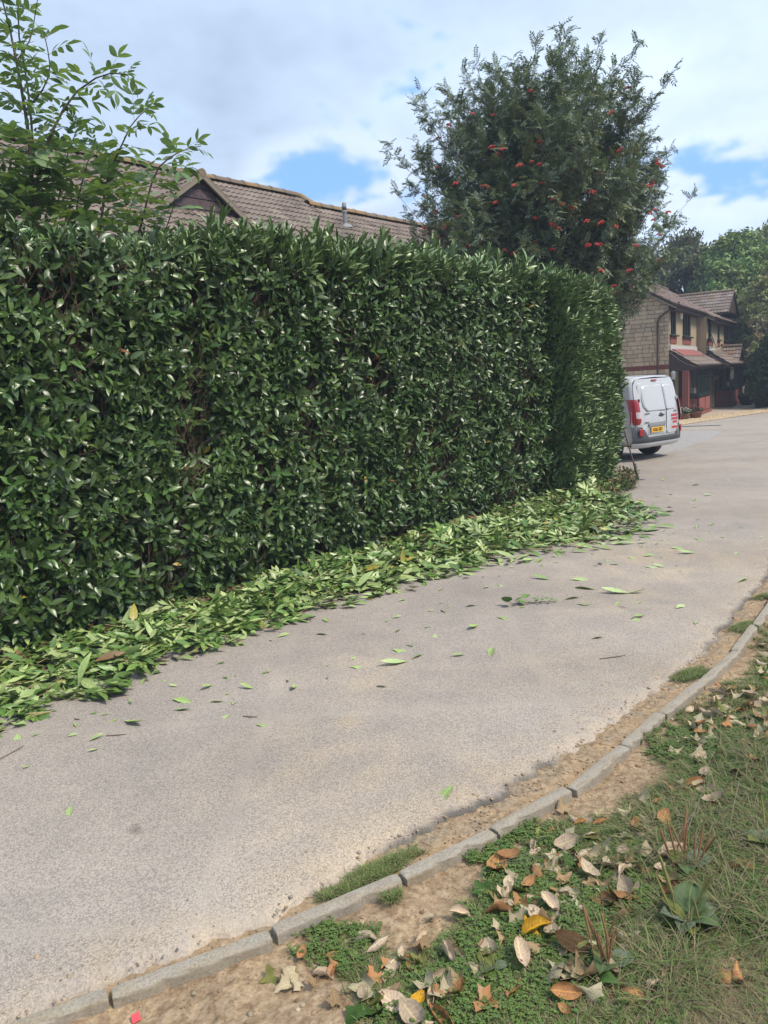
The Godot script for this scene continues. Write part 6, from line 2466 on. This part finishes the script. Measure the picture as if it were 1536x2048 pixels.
func build_car():
	var c := thing("parked_car", "dark car parked on the gravel beside the dark bush", "car", gnd(1612, 812) + Vector3(0.0, 0.01, 0), 0.35)
	var st := [[0.0, 0.70, 0.35, 0.75], [-0.2, 0.84, 0.25, 0.95], [-0.9, 0.86, 0.22, 1.05], [-1.5, 0.86, 0.22, 1.42], [-2.6, 0.86, 0.22, 1.46], [-3.3, 0.86, 0.22, 1.05], [-3.9, 0.82, 0.24, 0.95], [-4.1, 0.7, 0.35, 0.75]]
	var g := []
	for s in st:
		var row := []
		var sec := [[-0.92, s[2]], [-1.0, lerp(float(s[2]), float(s[3]), 0.3)], [-0.97, lerp(float(s[2]), float(s[3]), 0.6)], [-0.85, lerp(float(s[2]), float(s[3]), 0.93)], [-0.6, s[3]], [0.6, s[3]], [0.85, lerp(float(s[2]), float(s[3]), 0.93)], [0.97, lerp(float(s[2]), float(s[3]), 0.6)], [1.0, lerp(float(s[2]), float(s[3]), 0.3)], [0.92, s[2]]]
		for q in sec: row.append(Vector3(q[0] * s[1], q[1], s[0] + 2.0))
		g.append(row)
	var mb := MB.new()
	mb.grid(g, [Color.WHITE], false)
	for e in [0, g.size() - 1]:
		for k in g[e].size() - 1:
			var mid := Vector3(0, 0.55, g[e][0].z)
			if e == 0: mb.tri(mid, g[e][k + 1], g[e][k])
			else: mb.tri(mid, g[e][k], g[e][k + 1])
	obj("body", mb.mesh(), M.car, c)
	for s in [-1.0, 1.0]:
		for z in [1.15, -1.4]:
			wheel(c, Vector3(s * 0.76, 0.31, z), 0.31, 0.2)
	var hl := MB.new()
	hl.box(Vector3(-0.62, 0.72, 1.86), Vector3(0.28, 0.14, 0.12), Color.WHITE, Basis.IDENTITY, 0.03)
	obj("headlight", hl.mesh(), M.lamp_clear, c)
	hl = MB.new()
	hl.grid([[Vector3(-0.68, 1.08, 1.12), Vector3(0.68, 1.08, 1.12)], [Vector3(-0.60, 1.40, 0.54), Vector3(0.60, 1.40, 0.54)]], [Color.WHITE], false)
	obj("windscreen", hl.mesh(), M.tint, c)

func build_pole():
	var foot := gnd(1277, 960)
	var up := at(1243, 842, foot.z - 0.25)
	var t := thing("garden_hoe", "long thin dark handled tool leaning on the end of the hedge", "garden tool", foot)
	var d := up - foot
	var mb := MB.new()
	mb.tube([d * 0.08, d * 0.5, d], [0.014, 0.013, 0.012], 8, Color(0.8, 0.7, 0.65))
	obj("handle", mb.mesh(), M.twig, t)
	mb = MB.new()
	mb.tube([Vector3.ZERO, d * 0.06, d * 0.3], [0.028, 0.024, 0.015], 8)
	obj("socket", mb.mesh(), M.black, t)
	mb = MB.new()
	mb.box(Vector3(0.03, 0.02, 0.02), Vector3(0.16, 0.012, 0.08), Color.WHITE, Basis.IDENTITY, 0.003)
	obj("blade", mb.mesh(), M.alloy, t)
	# weedy edge at the hedge end
	var xf := []
	var cs := []
	var lm := MB.new()
	for i in 7:
		lm.leaf(Transform3D(aim(rvec() * Vector3(1, 0.5, 1) + Vector3.UP * 0.25, Vector3.UP + rvec() * 0.3), rvec() * 0.04), 0.07, 0.035, 0.2, 0.4, Color.WHITE, OVATE)
	for k in 700:
		var px := rr(1100, 1272)
		var p := gnd(px, lerp(1010.0, 958.0, (px - 1100.0) / 172.0) + rr(-16, 22))
		p.y = 0.02 + abs(rr(-1, 1)) * rr(0.0, 0.14)
		xf.append(Transform3D(Basis.from_euler(Vector3(rr(-0.4, 0.4), rr(0, TAU), rr(-0.4, 0.4))).scaled(Vector3.ONE * rr(0.6, 1.3)), p))
		var q := rr(0.7, 1.3)
		cs.append(Color(0.10 * q, 0.15 * q, 0.045 * q) if rng.randf() < 0.62 else Color(0.30 * q, 0.21 * q, 0.10 * q))
	tag(many("weeds", lm.mesh(), M.far_leaf, xf, cs), "low weeds and dry litter at the hedge end")

# ---------------------------------------------------------------- fallen leaves and weeds on the verge
# lobed leaf along +y, bowl and curl bend it out of the plane
func maple_mesh(bowl: float, curl: float, sd: int) -> ArrayMesh:
	var r := RandomNumberGenerator.new()
	r.seed = sd
	var mb := MB.new()
	var out := []
	var tips := [[-2.35, 0.42], [-1.9, 0.42], [-1.35, 0.86], [-0.95, 0.6], [-0.85, 0.62], [-0.72, 0.55], [-0.30, 0.62], [-0.22, 0.78], [0.0, 1.0], [0.22, 0.78], [0.30, 0.62], [0.72, 0.55], [0.85, 0.62], [0.95, 0.6], [1.35, 0.86], [1.9, 0.42], [2.35, 0.42]]
	for t in tips: out.append(Vector2(sin(t[0]) * t[1], cos(t[0]) * t[1]) * r.randf_range(0.9, 1.08))
	var K := out.size()
	var warp := func(p: Vector2) -> Vector3:
		var y := p.y + 0.1
		var z: float = bowl * 1.6 * (p.x * p.x) + curl * y * abs(y) * 0.6 + 0.2 * sin(p.x * 5.0 + sd) * p.length() + 0.16 * sin(p.y * 6.0 + sd * 2.0) * p.length()
		return Vector3(p.x * (1.0 - 0.3 * abs(bowl) * abs(p.x)), p.y, z) * 0.085
	var rows := []
	var uvs := []
	for q in [0.04, 0.5, 0.8, 1.0]:
		var row := []
		for k in K:
			row.append(warp.call(out[k] * q))
			uvs.append(Vector2(0.5 + 0.5 * q * sin(k * 0.8), 0.1 + 0.9 * q))
		rows.append(row)
	mb.grid(rows, [Color.WHITE], false, false, uvs)
	var b: Vector3 = warp.call(Vector2.ZERO)
	mb.tube([b, b + Vector3(r.randf_range(-0.01, 0.01), -0.045, 0.008), b + Vector3(r.randf_range(-0.025, 0.025), -0.085, 0.012)], [0.0014, 0.0012, 0.001], 4, Color.WHITE, false)
	return mb.mesh()

# oval leaf rolled about its long axis
func rolled_mesh(roll: float, bend: float, sd: int) -> ArrayMesh:
	var r := RandomNumberGenerator.new()
	r.seed = sd
	var mb := MB.new()
	var rows := []
	var L := 0.125
	for i in 8:
		var t := i / 7.0
		var w: float = 0.043 * pow(sin(PI * clamp(t * 0.96 + 0.03, 0.0, 1.0)), 0.7)
		var row := []
		for k in 7:
			var u := k / 6.0 * 2.0 - 1.0
			var a := u * roll
			var rad: float = w / max(roll, 0.05)
			var x: float = sin(a) * rad
			var z: float = (1.0 - cos(a)) * rad + 0.003 * sin(u * 6.0 + t * 9.0 + sd)
			row.append(Vector3(x, L * t, z + bend * L * (t - 0.5) * (t - 0.5) * 2.0 + 0.004 * sin(t * 14.0 + sd)))
		rows.append(row)
	mb.grid(rows, [Color.WHITE])
	mb.tube([Vector3(0, 0, 0.02 * bend), Vector3(r.randf_range(-0.006, 0.006), -0.03, 0.004)], [0.0013, 0.001], 4, Color.WHITE, false)
	return mb.mesh()

func build_fallen_leaves():
	var rolled := [rolled_mesh(0.5, 0.3, 1), rolled_mesh(1.3, 0.2, 2), rolled_mesh(2.2, 0.15, 3), rolled_mesh(0.9, 0.6, 4), rolled_mesh(1.7, -0.3, 5)]
	var lobed := [maple_mesh(0.25, 0.2, 11), maple_mesh(0.6, -0.4, 12), maple_mesh(-0.35, 0.5, 13), maple_mesh(0.9, 0.3, 14)]
	var kinds := {
		"pale": [Color(0.60, 0.48, 0.37), "pale pinkish curled dead leaf", "pale dead leaves on the verge"],
		"cream": [Color(0.50, 0.44, 0.31), "cream dry lobed leaf", "cream dry lobed leaves on the verge"],
		"orange": [Color(0.46, 0.24, 0.11), "orange brown curled dead leaf", "orange brown leaves on the verge"],
		"tan": [Color(0.42, 0.29, 0.17), "tan brown lobed leaf", "tan brown lobed leaves on the verge"],
		"olive": [Color(0.26, 0.27, 0.09), "faded olive green lobed leaf", "olive lobed leaves on the verge"],
		"green": [Color(0.07, 0.15, 0.035), "still green lobed leaf", "green fallen leaves on the verge"],
		"yellow": [Color(0.62, 0.36, 0.03), "bright yellow small leaf", "yellow leaves on the verge"],
		"dark": [Color(0.15, 0.085, 0.04), "dark brown dead leaf", "dark brown leaves on the verge"],
	}
	var km := {}
	for k in kinds:
		var a := solid_leaf(kinds[k][0], M.dry)
		var c: Color = kinds[k][0]
		km[k] = [a, solid_leaf(Color(c.r * 0.82, c.g * 0.80, c.b * 0.78), M.dry), solid_leaf(Color(min(c.r * 1.15, 0.8), c.g * 1.1, c.b * 1.08), M.dry)]
	# seen one by one: x, y, kind, size
	var spots := [
		[705, 1870, "pale", 0.9], [1153, 1760, "pale", 1.0], [1108, 1688, "pale", 1.0], [1193, 1700, "pale", 1.1], [1065, 1700, "pale", 0.8], [1035, 1700, "orange", 0.9], [990, 1740, "orange", 1.2], [968, 1775, "green", 0.9], [995, 1790, "olive", 0.9], [1050, 1780, "olive", 1.3], [1110, 1743, "cream", 1.0], [1150, 1728, "green", 1.0], [1250, 1697, "cream", 1.0], [1240, 1745, "pale", 0.9], [1230, 1762, "pale", 0.9], [1240, 1795, "orange", 1.5], [1265, 1815, "pale", 1.1], [1235, 1850, "tan", 0.9], [1265, 1840, "orange", 0.7], [1105, 1795, "pale", 0.9], [1080, 1800, "pale", 0.8], [1110, 1812, "pale", 0.7], [1035, 1830, "orange", 1.1], [1028, 1850, "cream", 0.9], [1080, 1855, "tan", 1.0], [1105, 1862, "pale", 0.8], [1060, 1832, "cream", 0.8], [1040, 1880, "yellow", 1.1], [1086, 1891, "yellow", 1.0], [1140, 1915, "olive", 1.1], [1075, 1910, "tan", 0.9], [1045, 1955, "pale", 1.0], [1098, 1968, "cream", 1.2], [1170, 1975, "tan", 1.3], [1195, 1985, "green", 1.2], [1180, 1920, "dark", 1.1], [1230, 1910, "orange", 1.0], [1130, 1955, "tan", 0.9], [1190, 2020, "cream", 0.9], [908, 1940, "pale", 1.0], [900, 1895, "pale", 0.8], [880, 1905, "orange", 0.6], [845, 1878, "cream", 0.7], [770, 1940, "pale", 1.1], [800, 1930, "pale", 0.9], [780, 1925, "orange", 0.6], [745, 1985, "cream", 1.0], [850, 1985, "pale", 1.1], [880, 1995, "cream", 1.2], [845, 2005, "yellow", 0.8], [810, 2030, "pale", 1.1], [860, 2030, "orange", 1.2], [720, 2020, "green", 1.5], [750, 2020, "olive", 1.1], [785, 2005, "tan", 0.8], [915, 1980, "tan", 0.7], [930, 1985, "orange", 0.7], [1025, 1995, "orange", 0.8], [585, 1930, "cream", 0.9], [575, 1958, "cream", 0.9], [545, 1935, "olive", 0.8], [655, 1945, "orange", 0.6], [665, 1925, "orange", 0.5], [600, 1910, "orange", 0.5], [648, 1895, "orange", 0.5], [630, 1965, "tan", 0.6], [940, 1825, "pale", 0.8], [865, 1830, "cream", 0.5],
		[1085, 1630, "pale", 1.0], [1185, 1632, "pale", 1.0], [1215, 1640, "orange", 0.7], [1260, 1645, "orange", 0.6], [1300, 1648, "cream", 1.0], [1290, 1600, "cream", 0.9], [1370, 1585, "orange", 1.2], [1345, 1570, "tan", 0.9], [1405, 1615, "pale", 0.9], [1395, 1640, "pale", 0.8], [1345, 1500, "cream", 1.0], [1405, 1515, "cream", 1.1], [1440, 1500, "olive", 1.0], [1465, 1555, "dark", 0.9], [1500, 1520, "orange", 0.7], [1430, 1585, "pale", 0.9], [1460, 1600, "olive", 1.0], [1420, 1375, "yellow", 1.1], [1412, 1405, "orange", 0.5], [1430, 1390, "pale", 0.6], [1480, 1370, "orange", 0.6], [1400, 1420, "tan", 0.9], [1425, 1410, "pale", 1.0], [1440, 1420, "olive", 1.4], [1390, 1440, "cream", 1.2], [1410, 1460, "orange", 0.8], [1460, 1435, "cream", 1.0], [1500, 1405, "pale", 1.1], [1525, 1390, "pale", 1.1], [1520, 1440, "tan", 1.2], [1480, 1440, "pale", 0.8], [1525, 1475, "orange", 1.3], [1500, 1490, "tan", 0.9], [1530, 1425, "olive", 1.0], [1520, 1330, "olive", 0.9], [1530, 1285, "cream", 1.1], [1510, 1285, "pale", 0.7], [1535, 1300, "cream", 1.0], [1520, 1345, "cream", 0.9], [1470, 1375, "tan", 0.5], [1360, 1475, "pale", 0.5],
		[1320, 1730, "pale", 1.2], [1335, 1775, "tan", 1.0], [1365, 1790, "dark", 1.1], [1300, 1715, "cream", 0.9], [1425, 1865, "pale", 0.9], [1525, 1760, "orange", 1.3], [1410, 1700, "orange", 0.6], [1430, 1755, "olive", 1.0], [1470, 1955, "orange", 0.8], [1330, 1985, "tan", 0.5], [1290, 2040, "orange", 1.1], [1350, 1885, "tan", 0.5], [1290, 2005, "pale", 0.6], [1215, 1800, "dark", 0.9], [1180, 1785, "orange", 0.8], [1145, 1700, "dark", 1.1], [1180, 1670, "olive", 1.0], [1130, 1660, "cream", 1.0], [1085, 1650, "olive", 0.9], [1210, 1690, "cream", 0.9], [1165, 1830, "cream", 0.7], [1140, 1832, "orange", 0.6], [1125, 1770, "tan", 0.8], [1000, 1815, "tan", 0.8], [960, 1905, "tan", 0.6], [1255, 1880, "cream", 0.9], [1010, 1880, "tan", 0.6],
	]
	for q in spots:
		leaf_down(q[0] + rr(-4, 4), q[1] + rr(-4, 4), q[2], q[3], kinds, km, rolled, lobed)
	# crumbs and scraps of leaves between them
	for k in 105:
		var c = spots[rng.randi_range(0, spots.size() - 1)]
		leaf_down(c[0] + rr(-50, 50), c[1] + rr(-35, 35), ["pale", "tan", "orange", "cream", "pale", "pale", "cream"][rng.randi_range(0, 6)], rr(0.4, 0.95), kinds, km, rolled, lobed)
	for z in [[1390, 1535, 1365, 1490, 30], [1000, 1290, 1625, 1800, 26], [740, 1000, 1930, 2046, 12], [1500, 1560, 1250, 1370, 10]]:
		for k in int(z[4]):
			leaf_down(rr(z[0], z[1]), rr(z[2], z[3]), ["pale", "cream", "tan", "orange", "orange", "olive", "cream"][rng.randi_range(0, 6)], rr(0.55, 1.1), kinds, km, rolled, lobed)
	build_plantains()
	# pale grass stalks lying among the leaves
	for q in [[1060, 1720, 0.22, -0.5], [1045, 1712, 0.2, -0.2], [1075, 1745, 0.25, 0.5], [1030, 1730, 0.18, -0.9], [1400, 1560, 0.3, 0.9], [1460, 1640, 0.32, 1.1], [1380, 1650, 0.3, 1.0], [1530, 1560, 0.25, 1.4], [1350, 1690, 0.24, 0.8]]:
		var p := gnd(q[0], q[1], 0.02)
		var mb := MB.new()
		var L: float = q[2]
		mb.tube([Vector3(-L * 0.5, 0.0, 0), Vector3(0, 0.05, 0.01), Vector3(L * 0.5, 0.11, 0.03)], [0.0016, 0.0014, 0.0008], 4)
		var o := obj("grass_stalk", mb.mesh(), M.verge)
		o.position = Vector3(p.x, verge_y(p.x, p.z, kerb_side(p)) + 0.015, p.z)
		o.rotation.y = q[3]
		tag(o, "thin pale dry grass stalk arching over fallen leaves", "grass stalk", "dry stalks on the verge")
	var sc := MB.new()
	sc.box(Vector3.ZERO, Vector3(0.028, 0.003, 0.03), Color.WHITE, Basis.IDENTITY, 0.001)
	var s := obj("plastic_scrap", sc.mesh(), M.scrap)
	var sp := gnd(272, 2040, -0.04)
	s.position = Vector3(sp.x, verge_y(sp.x, sp.z, kerb_side(sp)) + 0.012, sp.z)
	s.rotation = Vector3(0.35, 0.5, 0.2)
	tag(s, "small flat scrap of red plastic on bare earth", "plastic scrap")

func leaf_down(px: float, py: float, kind: String, size: float, kinds: Dictionary, km: Dictionary, rolled: Array, lobed: Array):
	var p := gnd(px, py, 0.0)
	var s := kerb_side(p)
	if s < 0.11: return
	var lob: bool = kind in ["cream", "tan", "olive", "green"] or (kind == "orange" and rng.randf() < 0.3)
	var vi := rng.randi_range(0, 3) if lob else rng.randi_range(0, 4)
	var m: Mesh = lobed[vi] if lob else rolled[vi]
	var shape: String = ["flat spread", "crumpled", "arched", "deeply cupped"][vi] if lob else ["open", "half curled", "tightly rolled", "bowed", "bent back"][vi]
	var ground: String = "on bare earth" if grassy(p.x, p.z, s) < 0.35 else ("close to the kerb" if s < 0.35 else "on the grassy verge")
	var o := obj("fallen_leaf", m, km[kind][rng.randi_range(0, 2)])
	var a := rr(0, TAU)
	var dir := Vector3(cos(a), rr(-0.15, 0.3), sin(a))
	var face := Vector3.UP + rvec() * 0.6
	if rng.randf() < 0.3 and not lob: face.y = -face.y
	o.transform = Transform3D(aim(dir, face).scaled_local(Vector3.ONE * size * (0.80 if lob else 0.90)), Vector3(p.x, verge_y(p.x, p.z, s) + 0.014 + rr(0.0, 0.014), p.z))
	tag(o, "%s %s lying %s" % [shape, (kinds[kind][1] as String).replace(" curled", ""), ground], "leaf", kinds[kind][2])

func build_plantains():
	var lm := []
	for v in 2:
		var mb := MB.new()
		var rows := []
		for i in 7:
			var t := i / 6.0
			var w: float = 0.05 * [0.1, 0.55, 0.95, 1.0, 0.9, 0.6, 0.08][i]
			var row := []
			for k in 9:
				var u := k / 8.0 * 2.0 - 1.0
				row.append(Vector3(u * w, 0.13 * t, 0.004 * cos(u * 9.5) + 0.014 * u * u + 0.02 * sin(PI * t) * (1.0 if v == 0 else 1.8)))
			rows.append(row)
		mb.grid(rows, [Color.WHITE])
		lm.append(mb.mesh())
	var spike := MB.new()
	spike.tube([Vector3.ZERO, Vector3(0.003, 0.06, 0), Vector3(0.0, 0.10, 0.004)], [0.002, 0.0018, 0.0018], 5, Color(0.5, 0.6, 0.2), false)
	spike.tube([Vector3(0.0, 0.09, 0.004), Vector3(0.002, 0.11, 0.004), Vector3(0.004, 0.19, 0.006), Vector3(0.005, 0.215, 0.006)], [0.002, 0.0048, 0.004, 0.001], 6)
	var sm := spike.mesh()
	var leafm := [solid_leaf(Color(0.17, 0.21, 0.14), M.grass), solid_leaf(Color(0.11, 0.16, 0.07), M.grass), solid_leaf(Color(0.16, 0.18, 0.05), M.grass)]
	var brown := mat(Color(0.21, 0.11, 0.05), 0.85)
	var olive := mat(Color(0.20, 0.19, 0.055), 0.8)
	var defs := [
		[1375, 1850, 8, 5, "large plantain with broad grey green leaves and olive seed spikes", 1.25, olive],
		[1218, 1940, 3, 9, "plantain with upright brown seed spikes among orange leaves", 0.95, brown],
		[1372, 1735, 3, 10, "plantain with tall brown seed spikes beside long grass", 1.1, brown],
		[1525, 1690, 5, 1, "low dark green plantain half hidden in long grass", 1.1, olive],
		[985, 1935, 3, 3, "small plantain with thin green seed spikes in short grass", 0.7, olive],
	]
	for d in defs:
		var p := gnd(d[0], d[1], 0.02)
		var t := thing("plantain_weed", d[4], "weed", Vector3(p.x, verge_y(p.x, p.z, kerb_side(p)), p.z))
		for k in int(d[2]):
			var a: float = TAU * k / int(d[2]) + rr(-0.3, 0.3)
			var o := obj("leaf", lm[k % 2], leafm[k % 3 if k % 4 else 0], t)
			o.transform = Transform3D(aim(Vector3(cos(a), rr(0.15, 0.55), sin(a)), Vector3.UP).scaled_local(Vector3.ONE * float(d[5]) * rr(0.6, 0.95)), Vector3(0, 0.01, 0))
		for k in int(d[3]):
			var o := obj("seed_spike", sm, d[6], t)
			o.transform = Transform3D(aim(Vector3(rr(-0.35, 0.35), 1.0, rr(-0.35, 0.35)), rvec()).scaled_local(Vector3.ONE * float(d[5]) * rr(0.75, 1.15)), Vector3(rr(-0.05, 0.05), 0.0, rr(-0.05, 0.05)))

# ---------------------------------------------------------------- the scene
func _ready():
	rng.seed = 20240917
	setup_view()
	setup_materials()
	setup_lines()
	build_ground()
	build_bungalow()
	build_terrace()
	build_far_trees()
	build_rowan()
	build_elder()
	build_hedge()
	build_van()
	build_car()
	build_pole()
	build_fallen_leaves()
